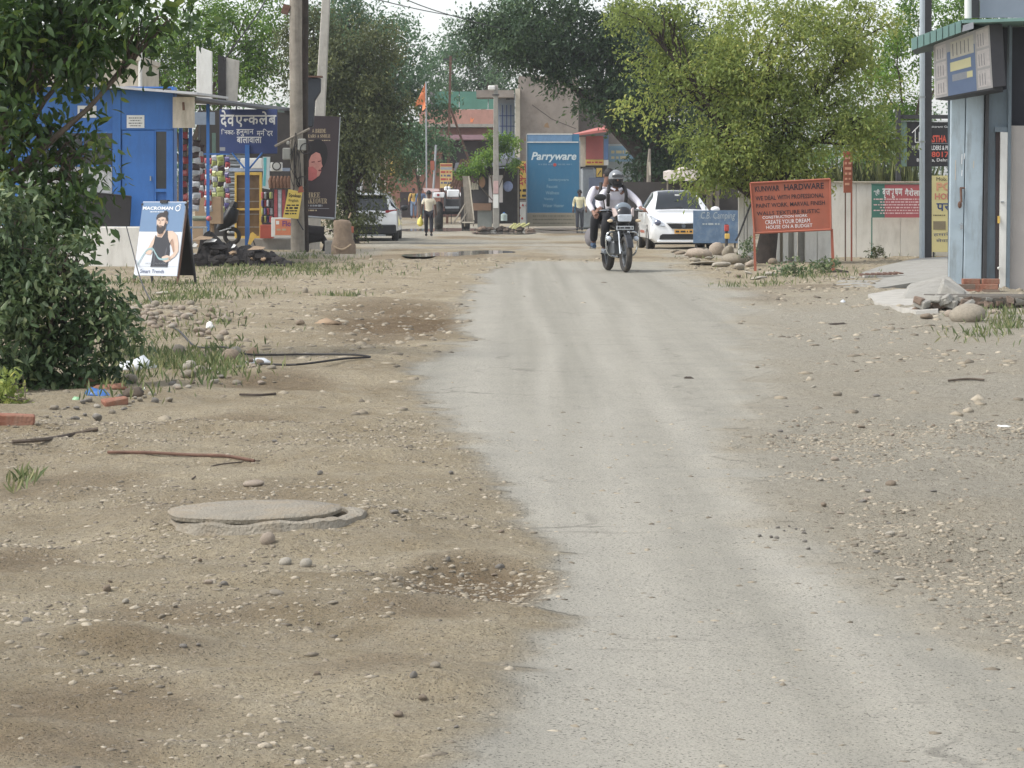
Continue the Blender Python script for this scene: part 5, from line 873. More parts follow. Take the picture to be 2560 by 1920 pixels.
for px0, px1, py in ((1886, 1891, 690), (2080, 2086, 676)): MB().hexa([(q.x(px0), .0, q.z(py) - .15), (q.x(px1 + 2), .0, q.z(py) - .15), (q.x(px0), .03, q.z(py) - .15), (q.x(px1 + 2), .03, q.z(py) - .15), (q.x(px0 - 3), .026, q.z(572)), (q.x(px1 - 3), .026, q.z(572)), (q.x(px0 - 3), .05, q.z(572)), (q.x(px1 - 3), .05, q.z(572))]).build('leg', ORANGE, t)
t = thing('orange_strip_sign', 'narrow upright orange strip sign on thin legs by the white wall', 'sign', G(2120, 54.6)); q = L(t, 54.6)
pn = q.P('panel', ORANGE, t, 2109, 2131, 378, 482, 0, .04, bevel=.004); [marks(pn, M('pale_orange', S(222, 160, 130), .7), q.x(2112), q.x(2128), q.z(395 + 13 * k), .05, -.005, k) for k in range(6)]
q.P('leg', RUST, t, 2112, 2115, 482, 668, .0, .03); q.P('leg', ORANGE, t, 2127, 2131, 482, 668, .0, .03)
# ---------------------------------------------------------------- green and red Hindi board
t = thing('green_red_board', 'green and red printed board with white Hindi lettering on the white wall', 'signboard', G(2240, 56)); q = L(t, 56)
pn = q.P('panel', M('faded_crimson', S(178, 82, 88), .6, .06, 3), t, 2212, 2310, 461, 544, 0, .02); gp = q.P('green_part', M('bottle_green', S(58, 118, 104), .6, .06, 3), t, 2179, 2211.7, 461, 544, 0, .02)
for a in ((2178, 2312, 459, 461), (2178, 2181, 544, 655)): q.P('frame', GREEN, t, *a, -.01, .03)
q.T(['श्री'], 2184, 2199, 473, 490, -.005, INKW, t, bold=.02); q.T(['बृ', 'ज', 'भू', 'ष', 'ण'], 2206, 2256, 471, 496, -.005, INKW, t, bold=.02); q.T(['गै', 'रो', 'ला'], 2262, 2300, 471, 490, -.005, INKW, t, bold=.02)
for k in range(6): marks(t, M('pink_ink', S(224, 190, 190), .7), q.x(2184 + (16 if k % 2 else 0)), q.x(2300), q.z(498 + 7 * k), .028, -.005, 60 + k)
t = thing('wall_hoarding', 'black builder hoarding with a white house outline on a black frame', 'hoarding', G(2310, 57)); q = L(t, 57); BK = M('hoarding_black', S(34, 32, 38), .45, .1, 2)
pn = q.P('panel', BK, t, 2268, 2420, 305, 416, 0, .05)
for a in ((2240, 2251, 274, 652), (2400, 2410, 274, 652)): q.P('post', DARK, t, *a, -.06, .06)
for a in ((2251.3, 2399, 287, 297), (2251.3, 2399, 302, 303.5)): q.P('rail', DARK if a[2] < 300 else STEEL, t, *a, -.03, .03)
q.P('side_strip', M('faded_green', S(120, 150, 136), .7), t, 2253, 2267, 304, 416, .01, .04)
m = MB()
for a, b in (((2280, 332), (2300, 312)), ((2300, 312), (2322, 336)), ((2288, 325), (2288, 356)), ((2288, 356), (2312, 356)), ((2298, 330), (2298, 356)), ((2312, 328), (2312, 356))): m.tube([(q.x(a[0]), -.006, q.z(a[1])), (q.x(b[0]), -.006, q.z(b[1]))], .009, 4)
m.build('house_outline', INKW, pn); q.T('Sukarant Gurung', 2322, 2390, 314, 321, -.008, INKW, pn); q.T('AASTHA', 2312, 2366, 338, 356, -.008, M('orange_red_ink', S(206, 76, 52), .6), pn, bold=.03); q.P('rule', INKG, pn, 2322, 2400, 358, 359, -.006, -.001); q.T('HI TECH BUILDERS & PROPERTIES', 2280, 2430, 364, 375, -.008, INKW, pn, bold=.01) if False else q.T('HI TECH BUILDERS & PLAN', 2280, 2384, 364, 375, -.008, INKW, pn, bold=.01); q.T('98017', 2318, 2372, 379, 393, -.008, M('orange_red_ink', S(206, 76, 52), .6), pn, bold=.02); q.T('Balawala, Dehradun', 2292, 2392, 396, 405, -.008, INKW, pn)
t = thing('yellow_notice_board', 'pale yellow board with printed Hindi notice half hidden by the blue booth', 'signboard', G(2360, 55.8)); q = L(t, 55.8)
pn = q.P('panel', M('pale_yellow', S(206, 194, 128), .6, .05, 3), t, 2328, 2420, 439, 630, 0, .04); q.T('Mob: 9', 2341, 2378, 443, 452, -.006, INKD, pn); q.T('PG', 2341, 2378, 456, 477, -.006, M('salmon_ink', S(214, 150, 110), .6), pn, bold=.03); q.T('HOME', 2337, 2392, 483, 499, -.006, M('salmon_red', S(200, 120, 100), .6), pn, bold=.03); q.T(['प', 'र', 'म'], 2341, 2396, 508, 528, -.006, INKB, pn, bold=.02); marks(pn, INKD, q.x(2333), q.x(2364), q.z(538), .02, -.006, 3); q.P('bar_block', M('grey_brown_ink', S(130, 118, 90), .7), pn, 2333, 2364, 553, 574, -.006, -.002); q.T(['ह', 'मा', 'रे'], 2334, 2374, 581, 591, -.006, INKB, pn); q.T(['से', 'वा'], 2340, 2370, 596, 605, -.006, INKB, pn)
for px in (2332, 2410): q.P('leg', DARK, t, px, px + 4, 630, 660, .0, .03)
t = thing('steel_round_pole', 'tall pale steel pole paired with a dark post in front of the hoarding', 'pole', G(2312, 54)); q = L(t, 54)
part('tube', M('pale_steel', S(166, 178, 186), .4, .08, 4, metal=.2), t, lambda m: m.tube([(q.x(2305), 0, -.2), (q.x(2306), 0, q.z(-200))], .052, 14), sm=True); q.P('dark_post', DARK, t, 2314, 2331, -200, 655, .08, .2); [part('collar', STEEL, t, lambda m: m.tube([(q.x(2305.5), 0, q.z(z_)), (q.x(2305.5), 0, q.z(z_ + 5))], .06, 14)) for z_ in (240, 352)]
# ---------------------------------------------------------------- blue booth
t = thing('blue_metal_booth', 'light blue sheet-metal booth with green canopy at the right edge', 'booth', G(2440, 38.4)); q = L(t, 38.4); zb = -.12
def quad(name, mat, pts, y0, y1, **k): return MB().prism([(q.x(a), q.z(b)) for a, b in pts], y0, y1).build(name, mat, t, **k)
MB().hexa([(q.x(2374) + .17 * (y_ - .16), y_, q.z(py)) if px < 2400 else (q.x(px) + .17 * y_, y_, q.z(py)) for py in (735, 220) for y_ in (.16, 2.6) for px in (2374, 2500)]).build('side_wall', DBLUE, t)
d1 = quad('door_leaf', LBLUE, [(2373, 718), (2407, 722), (2415, 238), (2379, 244)], .03, .12, bevel=.008); d2 = quad('door_leaf', LBLUE, [(2409, 722), (2454, 726), (2462, 236), (2417, 238)], .02, .12, bevel=.008)
quad('door_frame', DARK, [(2456, 728), (2465, 728), (2472, 236), (2464, 236)], -.03, .12); quad('wall_strip', DBLUE, [(2467, 728), (2490, 730), (2518, 728), (2522, 222), (2474, 232)], .04, .155)
quad('narrow_opening', M('dark_recess', S(60, 50, 50), .9), [(2489, 738), (2500, 738), (2502, 330), (2490, 330)], .0, .036); pd = quad('white_door', WHITE, [(2497, 739), (2512, 740), (2518, 331), (2500, 330)], -.05, -.003); quad('door_lintel', DBLUE, [(2486, 330), (2520, 330), (2520, 318), (2486, 318)], -.03, .03); quad('corner_post', DBLUE, [(2513, 740), (2522, 740), (2529, 64), (2522, 64)], -.06, .1)
quad('grey_side', M('grey_sheet', S(168, 162, 156), .8, .06, 3, bump=.2), [(2523, 738), (3050, 745), (3050, 318), (2529, 314)], .02, .2); quad('upper_void', M('dark_recess2', S(44, 46, 54), .8), [(2490, 314), (3050, 314), (3050, 50), (2490, 66)], .3, .6)
part('bolt', RUST, t, lambda m: (m.tube([(q.x(2402), -.0, q.z(470)), (q.x(2403), -.02, q.z(506))], .016, 6), m.ball((q.x(2399), -.02, q.z(512)), (.03, .02, .05), 8, 5), m.tube([(q.x(2400), .0, q.z(470)), (q.x(2412), -.0, q.z(470))], .012, 5))); part('padlock', STEEL, t, lambda m: (m.box(q.x(2400), q.x(2407), -.03, .0, q.z(573), q.z(562)), m.torus((q.x(2403), -.015, q.z(561)), .018, .005, 'y', 12, 5))); part('yellow_padlock', YEL, t, lambda m: m.box(q.x(2492), q.x(2497), -.09, -.055, q.z(558), q.z(540))); part('latch', STEEL, t, lambda m: m.box(q.x(2500), q.x(2508), -.07, -.052, q.z(506), q.z(503))); part('knob', WHITE, t, lambda m: m.ball((q.x(2494), -.08, q.z(670)), .02, 8, 5))
for k, (a, b, c) in enumerate(((2404, 385, 410), (2410, 383, 398), (2404, 425, 440), (2388, 400, 450), (2433, 402, 420))): part('paint_scratch', INKW if k < 3 else CREAM, t, lambda m: m.flat([(q.x(a), q.z(c)), (q.x(a + 2.2), q.z(c)), (q.x(a + 3), q.z(b)), (q.x(a + 1), q.z(b))], .026 if a < 2409 else .016))
# light box sign with photographs and panels
o_ = PT(2400, 240, 38); t2 = thing('light_box_sign', 'projecting light box sign with faded printed panels above the blue booth', 'sign', PT(2420, 235, 37.9)); q2 = L(t2, 37.9)
fc = [(2339, 246), (2482, 219), (2473, 62), (2336, 112)]
MB().prism([(q2.x(a), q2.z(b)) for a, b in fc], 0, .1).build('face', M('faded_print', S(176, 172, 168), .5, .08, 5), t2)
def fp(u, v): return tuple(fc[0][i] * (1 - u) * (1 - v) + fc[1][i] * u * (1 - v) + fc[2][i] * u * v + fc[3][i] * (1 - u) * v for i in (0, 1))
def fpoly(name, mat, u0, u1, v0, v1, y=-.004): return MB().flat([(q2.x(fp(u, v)[0]), q2.z(fp(u, v)[1])) for u, v in ((u0, v0), (u1, v0), (u1, v1), (u0, v1))], y).build(name, mat, t2)
fpoly('blue_band', M('print_slate', S(104, 124, 156), .5, .08, 4), .22, .72, .0, .78); fpoly('title_panel', M('print_beige', S(190, 184, 166), .5, .1, 14), .28, .70, .64, .94, -.007); fpoly('yellow_strip', M('print_pale_yellow', S(214, 206, 150), .5, .06, 6), .27, .64, .42, .58, -.007); fpoly('white_strip', INKG, .3, .66, .24, .36, -.007); fpoly('yellow_patch', M('print_pale_yellow', S(214, 206, 150), .5), .56, .66, .25, .35, -.009)
for u0, u1, v0, v1 in ((.02, .2, .68, .95), (.02, .2, .36, .64), (.02, .2, .05, .32), (.75, .97, .68, .97), (.75, .97, .36, .64), (.75, .97, .04, .32)): fpoly('photo_panel', M('print_lilac', S(198, 190, 184), .5, .12, 20), u0, u1, v0, v1, -.006); [fpoly('print_stroke', M('print_dull', S(120, 118, 120), .5), u0 + .03 + .045 * k, u0 + .04 + .045 * k, v0 + .03, v1 - .06, -.008) for k in range(3)]
for k in range(5): fpoly('print_stroke', M('print_dull', S(120, 118, 120), .5), .32 + .07 * k, .335 + .07 * k, .68, .9, -.009)
MB().hexa([(q2.x(2482), -.0, q2.z(219)), (q2.x(2519), .12, q2.z(214)), (q2.x(2482), .1, q2.z(219)), (q2.x(2519), .35, q2.z(214)), (q2.x(2473), .0, q2.z(62)), (q2.x(2510), .12, q2.z(58)), (q2.x(2473), .1, q2.z(62)), (q2.x(2510), .35, q2.z(58))]).build('side', M('sign_side_shade', S(62, 62, 68), .6, .12, 4), t2, bevel=.006)  # shade of the side turned from the sun is put into its colour
MB().hexa([(q2.x(2339), .0, q2.z(249)), (q2.x(2482), .0, q2.z(224)), (q2.x(2380), .35, q2.z(250)), (q2.x(2519), .35, q2.z(228)), (q2.x(2339), .0, q2.z(246)), (q2.x(2482), .0, q2.z(219)), (q2.x(2380), .35, q2.z(244)), (q2.x(2519), .35, q2.z(216))]).build('underside', DARK, t2)
# green canopy
t = thing('green_canopy', 'sloping green tin canopy over the light box of the booth', 'canopy', PT(2420, 110, 37.6)); q = L(t, 37.6); e0, e1 = (2279, 126, 96), (2404, 80, 50)
for k in range(8):
    u0, u1 = k / 8, (k + .86) / 8; f_ = lambda u: (e0[0] + (e1[0] - e0[0]) * u, e0[1] + (e1[1] - e0[1]) * u, e0[2] + (e1[2] - e0[2]) * u); a, b = f_(u0), f_(u1)
    MB().prism([(q.x(a[0]), q.z(a[1])), (q.x(b[0]), q.z(b[1])), (q.x(b[0]), q.z(b[2])), (q.x(a[0]), q.z(a[2]))], -.02, .02).build('fascia_strip', M('canopy_green', S(112, 150, 142), .6, .08, 3), t)
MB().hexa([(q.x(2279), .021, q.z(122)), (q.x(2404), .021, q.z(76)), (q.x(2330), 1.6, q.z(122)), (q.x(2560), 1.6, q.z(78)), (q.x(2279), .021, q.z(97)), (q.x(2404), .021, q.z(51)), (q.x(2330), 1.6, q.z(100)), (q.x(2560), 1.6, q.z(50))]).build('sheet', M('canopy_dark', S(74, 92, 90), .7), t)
MB().prism([(q.x(2404), q.z(58)), (q.x(2700), q.z(48)), (q.x(2700), q.z(40)), (q.x(2404), q.z(50))], -.05, 1.5).build('front_edge', M('canopy_green', S(112, 150, 142), .6), t); quad2 = MB().prism([(q.x(2404), q.z(80)), (q.x(2432), q.z(72)), (q.x(2432), q.z(55)), (q.x(2406), q.z(64))], -.06, -.052).build('end_plate', INKG, t)
t = thing('roof_sheet_wall', 'grey metal sheet with pale pipe standing on top of the booth', 'panel', PT(2480, 45, 38.5)); q = L(t, 38.5); q.P('sheet', M('grey_blue_sheet', S(128, 136, 150), .5, .06, 3), t, 2453, 3050, -250, 43, .1, .14); part('pipe', WHITE, t, lambda m: m.tube([(q.x(2420), 0, q.z(46)), (q.x(2420), 0, q.z(-220))], .05, 10), sm=True); q.P('dark_gap', DARK, t, 2427, 2452, -220, 43, .12, .16)
# ---------------------------------------------------------------- ramp, plinth and bricks at the booth
rampm = MB(); pp = [(2100, 700, .0), (2200, 668, .03), (2290, 655, .07), (2420, 650, .09), (2560, 655, .1)]; pn_ = [(2060, 716, -.03), (2180, 722, .0), (2290, 718, .07), (2380, 704, .09), (2400, 700, .1)]
V_ = []; F_ = []
for i, (a, b) in enumerate(zip(pp, pn_)):
    pa, pb = GP(a[0], a[1]), GP(b[0], b[1]); V_ += [pa + Vector((0, 0, a[2])), pb + Vector((0, 0, b[2])), pb + Vector((0, -.03, -.12))]
    if i: F_ += [(3 * i - 3, 3 * i - 2, 3 * i + 1, 3 * i), (3 * i - 2, 3 * i - 1, 3 * i + 2, 3 * i + 1)]
tag(MB().add(V_, F_).build('concrete_ramp', CONC), 'broken pale concrete ramp sloping to the road before the white wall', 'ramp')
V_ = [GP(*p) + Vector((0, 0, .035)) for p in ((2170, 742), (2240, 730), (2320, 726), (2350, 745), (2345, 782), (2290, 786), (2230, 770), (2190, 764))]; c_ = sum(V_, Vector()) / 8; n_ = len(V_)
tag(MB().add(V_ + [v - Vector((0, 0, .09)) + (v - c_) * .02 for v in V_], [tuple(range(n_))] + [(i, i + n_, (i + 1) % n_ + n_, (i + 1) % n_) for i in range(n_)]).build('concrete_apron', CONCL), 'cracked pale concrete apron piece left of the tilted slab', 'apron')
t = thing('drain_grate', 'rusty bar grate set in the concrete ramp', 'grate', GP(2210, 690) + Vector((0, 0, .03)))
for k in range(7): part('bar', RUST, t, lambda m: m.box(-.36 + .11 * k, -.31 + .11 * k, -.5 + .14 * k, .2 + .14 * k, .0, .035))
part('rim', CONCL, t, lambda m: m.box(-.45, .5, -.62, -.56, .0, .03, (0, 0, 22)))
t = thing('broken_slab', 'tilted broken concrete slab lying before the booth door', 'slab', GP(2345, 745)); q = L(t, t.location.y)
MB().hexa([(-.52, -.5, -.05), (.34, -.6, -.05), (-.35, .5, .02), (.3, .5, .1), (-.5, -.5, .02), (.36, -.6, .06), (-.3, .5, .16), (.2, .5, .27)]).build('slab', CONC, t, bevel=.03, jit=.02); MB().hexa([(-.15, -.75, -.05), (.2, -.85, -.05), (-.1, -.4, 0), (.25, -.45, 0), (-.05, -.7, .2), (.2, -.8, .04), (0, -.4, .26), (.28, -.45, .1)]).build('chunk', CONC, t, bevel=.02)
t = thing('booth_plinth', 'low dark rubble plinth under the booth', 'plinth', GP(2450, 772)); q = L(t, t.location.y); m = MB(); m.box(q.x(2335), q.x(3070), .12, .9, -.15, q.z(742)); m.build('base', M('dark_masonry', S(96, 90, 80), .95, .25, 5, bump=.8), t, bevel=.02)
rr = random.Random(8)
for r_, py in ((0, 752), (1, 762)):
    for k in range(9): q.P('stone', rr.choice((CONC, BRICKO, BRICKO)), t, 2335 + 26 * k + rr.uniform(-3, 3), 2360 + 26 * k + rr.uniform(-6, 3), py - 6 + rr.uniform(-2, 2), py + 4, .06 + rr.uniform(0, .07), .3, jit=.022)
t = thing('brick_pile', 'stepped pile of loose bricks at the booth door', 'bricks', PT(2440, 738, 37.3)); q = L(t, 37.3)
bk = MB().box(-.115, .115, -.055, .055, 0, .072).build('brick', BRICK, t, bevel=.006); first = True
for r_, (xs_, py) in enumerate((((2400, 2424, 2450, 2476), 737), ((2416, 2443, 2474), 724), ((2430, 2452, 2478), 711))):
    for i, px in enumerate(xs_):
        loc = (q.x(px), rr.uniform(-.03, .03) + .05 * r_, q.z(py) + .001 * r_); rot = (0, 0, R(rr.uniform(-9, 9)))
        if first: bk.location = loc; bk.rotation_euler = rot; first = False
        else: unit_copy(bk, t, loc, rot, (1, 1, .98), None if rr.random() < .5 else BRICKO)

t = thing('booth_rubble', 'heap of broken bricks and stones left of the booth plinth', 'rubble', GP(2350, 776)); q = L(t, t.location.y); rr = random.Random(31)
for k in range(30):
    x_ = q.x(2290 + 130 * rr.random() ** .8); z_ = rr.random() * .16 * (1 - abs(x_) / .8); s_ = rr.uniform(.025, .065)
    MB().box(x_ - s_ * 1.3, x_ + s_ * 1.3, -.25 + rr.random() * .4 - s_, -.2 + rr.random() * .3 + s_, z_ - .03, z_ + s_ * 1.1, (rr.uniform(-25, 25), rr.uniform(-25, 25), rr.uniform(-60, 60))).build('rubble_piece', rr.choice((BRICKO, BRICKO, CONC, CONC)), t, bevel=.012, jit=.012)
# ================================================================ vehicles
CARW = M('car_white', S(226, 228, 228), .25, .02, 2, coat=.6); CGLASS = Mglass('car_glass', (.012, .016, .018), .04); CHROME = M('chrome', S(200, 204, 206), .12, .05, 5, metal=.9); BPLAS = M('black_trim', S(32, 33, 35), .5, .15, 5); REDL = M('tail_red', S(150, 28, 36), .15, .2, 20); LAMP = M('lamp_glass', S(196, 204, 214), .08, .15, 14, spec=.9); PLATEY = M('plate_yellow', S(218, 160, 40), .5, .05, 5)
def cat(p, u):
    n = len(p); u = min(max(u, 0), n - 1.0001); i = int(u); s = u - i; a, b, c, d = (np.array(p[max(i - 1, 0)]), np.array(p[i]), np.array(p[i + 1]), np.array(p[min(i + 2, n - 1)]))
    return .5 * (2 * b + (c - a) * s + (2 * a - 5 * b + 4 * c - d) * s * s + (3 * b - a - 3 * c + d) * s ** 3)
def car_shell(t, st, glass, sub=4):
    """st: (y, zbottom, zbelt, ztop, wbottom, wbelt, wtop); glass: name -> (station range, ring range list)"""
    def ring(s):
        y, zb, zl, zt, wb, wl, wt = s; zm = zb + (zl - zb) * .55
        h = [(0, zb), (wb * .86, zb), (wb, zb + .1), (wl * 1.0, zm), (wl * .985, zl), (wt + .0, zt - .05), (wt * .82, zt - .012), (wt * .4, zt + .005)]
        r = [(x, y, z) for x, z in h] + [(0, y, zt + .008)] + [(-x, y, z) for x, z in h[:0:-1]]; return r
    N = (len(st) - 1) * sub + 1; rows = [ring(cat(st, k / sub)) for k in range(N)]; M_ = len(rows[0]); V = [p for r in rows for p in r]; groups = {}
    for k in range(N - 1):
        for j in range(M_):
            f = (k * M_ + j, (k + 1) * M_ + j, (k + 1) * M_ + (j + 1) % M_, k * M_ + (j + 1) % M_); g = 'body'
            for nm, (s0, s1, js) in glass.items():
                if s0 * sub <= k < s1 * sub and j in js: g = nm
            groups.setdefault(g, []).append(f)
    groups['body'] += [tuple(range(M_)), tuple(range((N - 1) * M_, N * M_))[::-1]]
    for g, fs in groups.items():
        used = sorted({i for f in fs for i in f}); mp = {i: n for n, i in enumerate(used)}; m = MB(); m.add([V[i] for i in used], [tuple(mp[i] for i in f) for f in fs])
        m.build(g.split('#')[0], CARW if g == 'body' else CGLASS, t, sm=True)
def wheel(t, x, y, r, w, name='wheel', rim=None):
    o = part(name, TYRE, t, lambda m: m.torus((x, y, r), r - w * .45, w * .5, 'x', 28, 10, 1.1), sm=True)
    part('rim', rim or STEEL, o, lambda m: m.tube([(x - w * .35, y, r), (x + w * .35, y, r)], r * .66, 18)); part('hub', BPLAS, o, lambda m: m.tube([(x - w * .4, y, r), (x + w * .4, y, r)], r * .2, 10)); return o
# ---------------------------------------------------------------- white sedan with yellow plate
t = thing('white_sedan', 'white taxi sedan with yellow number plate facing the camera', 'car', G(1709, 71.2) + Vector((0, 0, -.02)), 2.5)
st = [(.0, .24, .62, .72, .68, .74, .66), (.1, .2, .70, .82, .80, .82, .72), (.35, .18, .80, .91, .85, .86, .76), (.8, .2, .89, .98, .86, .868, .77), (1.25, .2, .94, 1.03, .86, .868, .74), (1.75, .2, .96, 1.36, .86, .868, .62), (2.15, .2, .97, 1.50, .86, .868, .57), (2.8, .2, .98, 1.50, .86, .868, .57), (3.2, .2, .99, 1.34, .86, .865, .58), (3.6, .22, .98, 1.06, .84, .85, .66), (3.9, .3, .94, 1.0, .78, .8, .62), (3.99, .36, .8, .9, .7, .72, .56)]
car_shell(t, st, {'windshield': (4, 6, (6, 7, 8, 9)), 'side_window#l': (5, 9, (11,)), 'side_window#r': (5, 9, (4,)), 'rear_window': (7, 9, (6, 7, 8, 9))})
for s_ in (-1, 1):
    for y_ in (.72, 3.17): wheel(t, s_ * .77, y_, .30, .19)
    h = part('headlight', LAMP, t, lambda m: m.hexa([(s_ * .46, -.05, .60), (s_ * .80, .04, .60), (s_ * .44, .3, .62), (s_ * .85, .42, .62), (s_ * .52, -.03, .70), (s_ * .79, .07, .87), (s_ * .46, .3, .7), (s_ * .83, .5, .89)]), bevel=.02); part('bulb', M('bulb_dark', S(90, 96, 120), .1, .2, 10, spec=.9), h, lambda m: m.ball((s_ * .66, -.0, .70), (.085, .05, .075), 12, 8))
    mi = part('mirror', CARW, t, lambda m: m.ball((s_ * .97, 1.38, 1.03), (.12, .07, .075), 12, 8), sm=True); part('mirror_arm', BPLAS, mi, lambda m: m.tube([(s_ * .80, 1.42, .97), (s_ * .92, 1.4, 1.0)], .025, 6)); part('door_handle', CHROME, t, lambda m: m.box(s_ * .868 - .015, s_ * .868 + .015, 2.1, 2.28, .86, .89)); part('wheel_arch', BPLAS, t, lambda m: m.torus((s_ * .84, .72, .30), .33, .035, 'x', 24, 6)); part('wheel_arch', BPLAS, t, lambda m: m.torus((s_ * .84, 3.17, .30), .33, .035, 'x', 24, 6))
gl = part('grille', BPLAS, t, lambda m: m.prism([(-.42, .67), (-.30, .55), (.30, .55), (.42, .67)], -.035, .1)); part('grille_trim', CHROME, gl, lambda m: m.tube([(-.44, -.03, .69), (0, -.045, .675), (.44, -.03, .69)], .012, 6)); part('emblem', CHROME, gl, lambda m: m.disc(0, .615, .055, .05, -.042, 14)); part('lower_intake', BPLAS, t, lambda m: m.prism([(-.62, .28), (.62, .28), (.60, .37), (.54, .41), (-.54, .41), (-.60, .37)], -.045, .1)); part('bumper_lip', CARW, t, lambda m: m.box(-.68, .68, -.05, .12, .19, .255), bevel=.02)
pl = part('number_plate', PLATEY, t, lambda m: m.box(-.24, .24, -.075, -.05, .42, .53)); marks(pl, INKD, -.21, .21, .475, .05, -.08, 5); part('wiper', BPLAS, t, lambda m: m.tube([(-.5, 1.2, 1.04), (.1, 1.3, 1.09)], .012, 5)); part('rear_view_mirror', PAPER, t, lambda m: m.box(-.06, .06, 1.6, 1.62, 1.38, 1.42)); part('dashboard_cover', PAPER, t, lambda m: m.box(-.6, -.3, 1.27, 1.3, .99, 1.03)); part('underbody', BPLAS, t, lambda m: m.box(-.7, .7, .3, 3.8, .14, .26)); part('orange_stripe', ORANGE, t, lambda m: m.box(-.874, -.866, 1.5, 2.6, .42, .48))
# ---------------------------------------------------------------- white parked suv from behind
t = thing('white_sport_utility_car', 'white sport utility car parked rear-on under the drooping olive tree', 'car', G(926, 93) + Vector((0, 4.3, -.03)), 180)
st = [(.0, .4, .7, .85, .7, .74, .62), (.2, .3, .85, .96, .84, .88, .76), (.7, .28, .98, 1.06, .9, .9, .8), (1.2, .28, 1.02, 1.1, .9, .9, .78), (1.7, .28, 1.04, 1.45, .9, .9, .66), (2.2, .28, 1.05, 1.62, .9, .9, .61), (3.4, .28, 1.07, 1.62, .9, .9, .60), (3.9, .28, 1.08, 1.56, .9, .895, .59), (4.12, .28, 1.07, 1.26, .89, .89, .68), (4.28, .3, .98, 1.04, .88, .88, .76), (4.32, .34, .92, .98, .84, .86, .74)]
car_shell(t, st, {'windshield': (4, 5, (6, 7, 8, 9)), 'side_window#l': (5, 8, (11,)), 'side_window#r': (5, 8, (4,)), 'rear_window': (7, 9, (6, 7, 8, 9))})
for s_ in (-1, 1):
    for y_ in (.85, 3.45): wheel(t, s_ * .79, y_, .34, .21)
    tl = part('tail_light', REDL, t, lambda m: m.hexa([(s_ * .88, 4.1, .96), (s_ * .5, 4.34, .97), (s_ * .88, 4.2, .96), (s_ * .5, 4.36, .97), (s_ * .885, 4.1, 1.08), (s_ * .5, 4.33, 1.05), (s_ * .885, 4.2, 1.09), (s_ * .5, 4.35, 1.05)]), bevel=.01); part('mirror', BPLAS, t, lambda m: m.ball((s_ * 1.02, 1.5, 1.12), (.13, .08, .1), 12, 8), sm=True)
    part('roof_rail', STEEL, t, lambda m: m.tube([(s_ * .58, 2.3, 1.64), (s_ * .57, 3.5, 1.64)], .02, 6))
part('rear_bumper', BPLAS, t, lambda m: m.box(-.86, .86, 4.12, 4.38, .26, .58), bevel=.04); part('spoiler', CARW, t, lambda m: m.box(-.58, .58, 3.8, 4.1, 1.55, 1.60), bevel=.02); part('chrome_bar', CHROME, t, lambda m: m.tube([(-.5, 4.36, .96), (0, 4.375, .93), (.5, 4.36, .96)], .02, 6)); pl = part('number_plate', M('plate_grey', S(120, 124, 130), .5), t, lambda m: m.box(-.26, .26, 4.34, 4.37, .74, .86)); part('skid_plate', STEEL, t, lambda m: m.box(-.5, .5, 4.2, 4.39, .2, .255)); part('underbody', BPLAS, t, lambda m: m.box(-.75, .75, .4, 4.1, .2, .34))
# ---------------------------------------------------------------- tractor from behind
t = thing('white_tractor', 'white tractor parked rear-on at the far stall', 'tractor', G(1122, 120)); q = L(t, 120)
for s_, px in ((-1, 1096), (1, 1164)): wheel(t, q.x(px), 0.4, .62, .34); fd = q.P('fender', CARW, t, *((1084, 1112) if s_ < 0 else (1150, 1178)), 481, 494, -.3, .9, bevel=.03); part('lamp', REDL, fd, lambda m: m.box(q.x(px - 3), q.x(px + 3), -.33, -.301, q.z(490), q.z(485)))
q.P('seat_back', CARW, t, 1117, 1148, 474, 494, .2, .35, bevel=.04); q.P('body', DARK, t, 1112, 1150, 497, 530, 0, 1.4, bevel=.03); q.P('tow_bar', STEEL, t, 1114, 1148, 516, 521, -.5, -.3); q.P('axle', DARK, t, 1096, 1164, 528, 536, .3, .5)
for px in (1112, 1150): part('lift_arm', BLACK, t, lambda m: m.tube([(q.x(px), -.2, q.z(484)), (q.x(px + 1), -.4, q.z(520))], .06, 6))
part('steering_wheel', BLACK, t, lambda m: m.torus((q.x(1128), 1.0, q.z(468)), .2, .02, 'y')); q.P('hood', CARW, t, 1108, 1124, 466, 478, 1.5, 2.6, bevel=.05); part('canopy_edge', M('red_white', S(210, 180, 176), .6), t, lambda m: m.prism([(q.x(1056), q.z(470)), (q.x(1060), q.z(480)), (q.x(1098), q.z(478)), (q.x(1096), q.z(472))], .5, .6))
# ================================================================ people
SKINM = M('skin', S(142, 102, 82), .6, .1, 8); SKIND = M('skin_dark', S(92, 64, 52), .6, .1, 8); HAIR = M('black_hair', S(28, 25, 24), .7, .2, 20); SHOE = M('shoe', S(40, 40, 44), .7, .15, 10)
def hand(t, w, d, up, mat, curl=.5, side=1):
    """palm and five bent fingers from wrist w along direction d, up = back of the hand"""
    w = Vector(w); d = Vector(d).normalized(); up = Vector(up); up = (up - d * up.dot(d)).normalized(); s = d.cross(up) * side; m = MB()
    m.tube([w - d * .02, w + d * .03, w + d * .085], [.026, .036, .034], 8)
    for k, (o, ln) in enumerate(((-.027, .066), (-.009, .078), (.009, .074), (.027, .056))):
        a = w + d * .08 + s * o; b = a + (d * (1 - curl * .5) - up * curl * .5) * ln * .5; c = b + (d * (1 - curl) - up * curl * 1.1) * ln * .6; m.tube([a, b, c], [.0105, .010, .007], 6)
    a = w + d * .03 - s * .034; m.tube([a, a + d * .03 - s * .024 - up * .01, a + d * .058 - s * .02 - up * .03], [.013, .012, .008], 6)
    return m.build('hand', mat, t, sm=True)
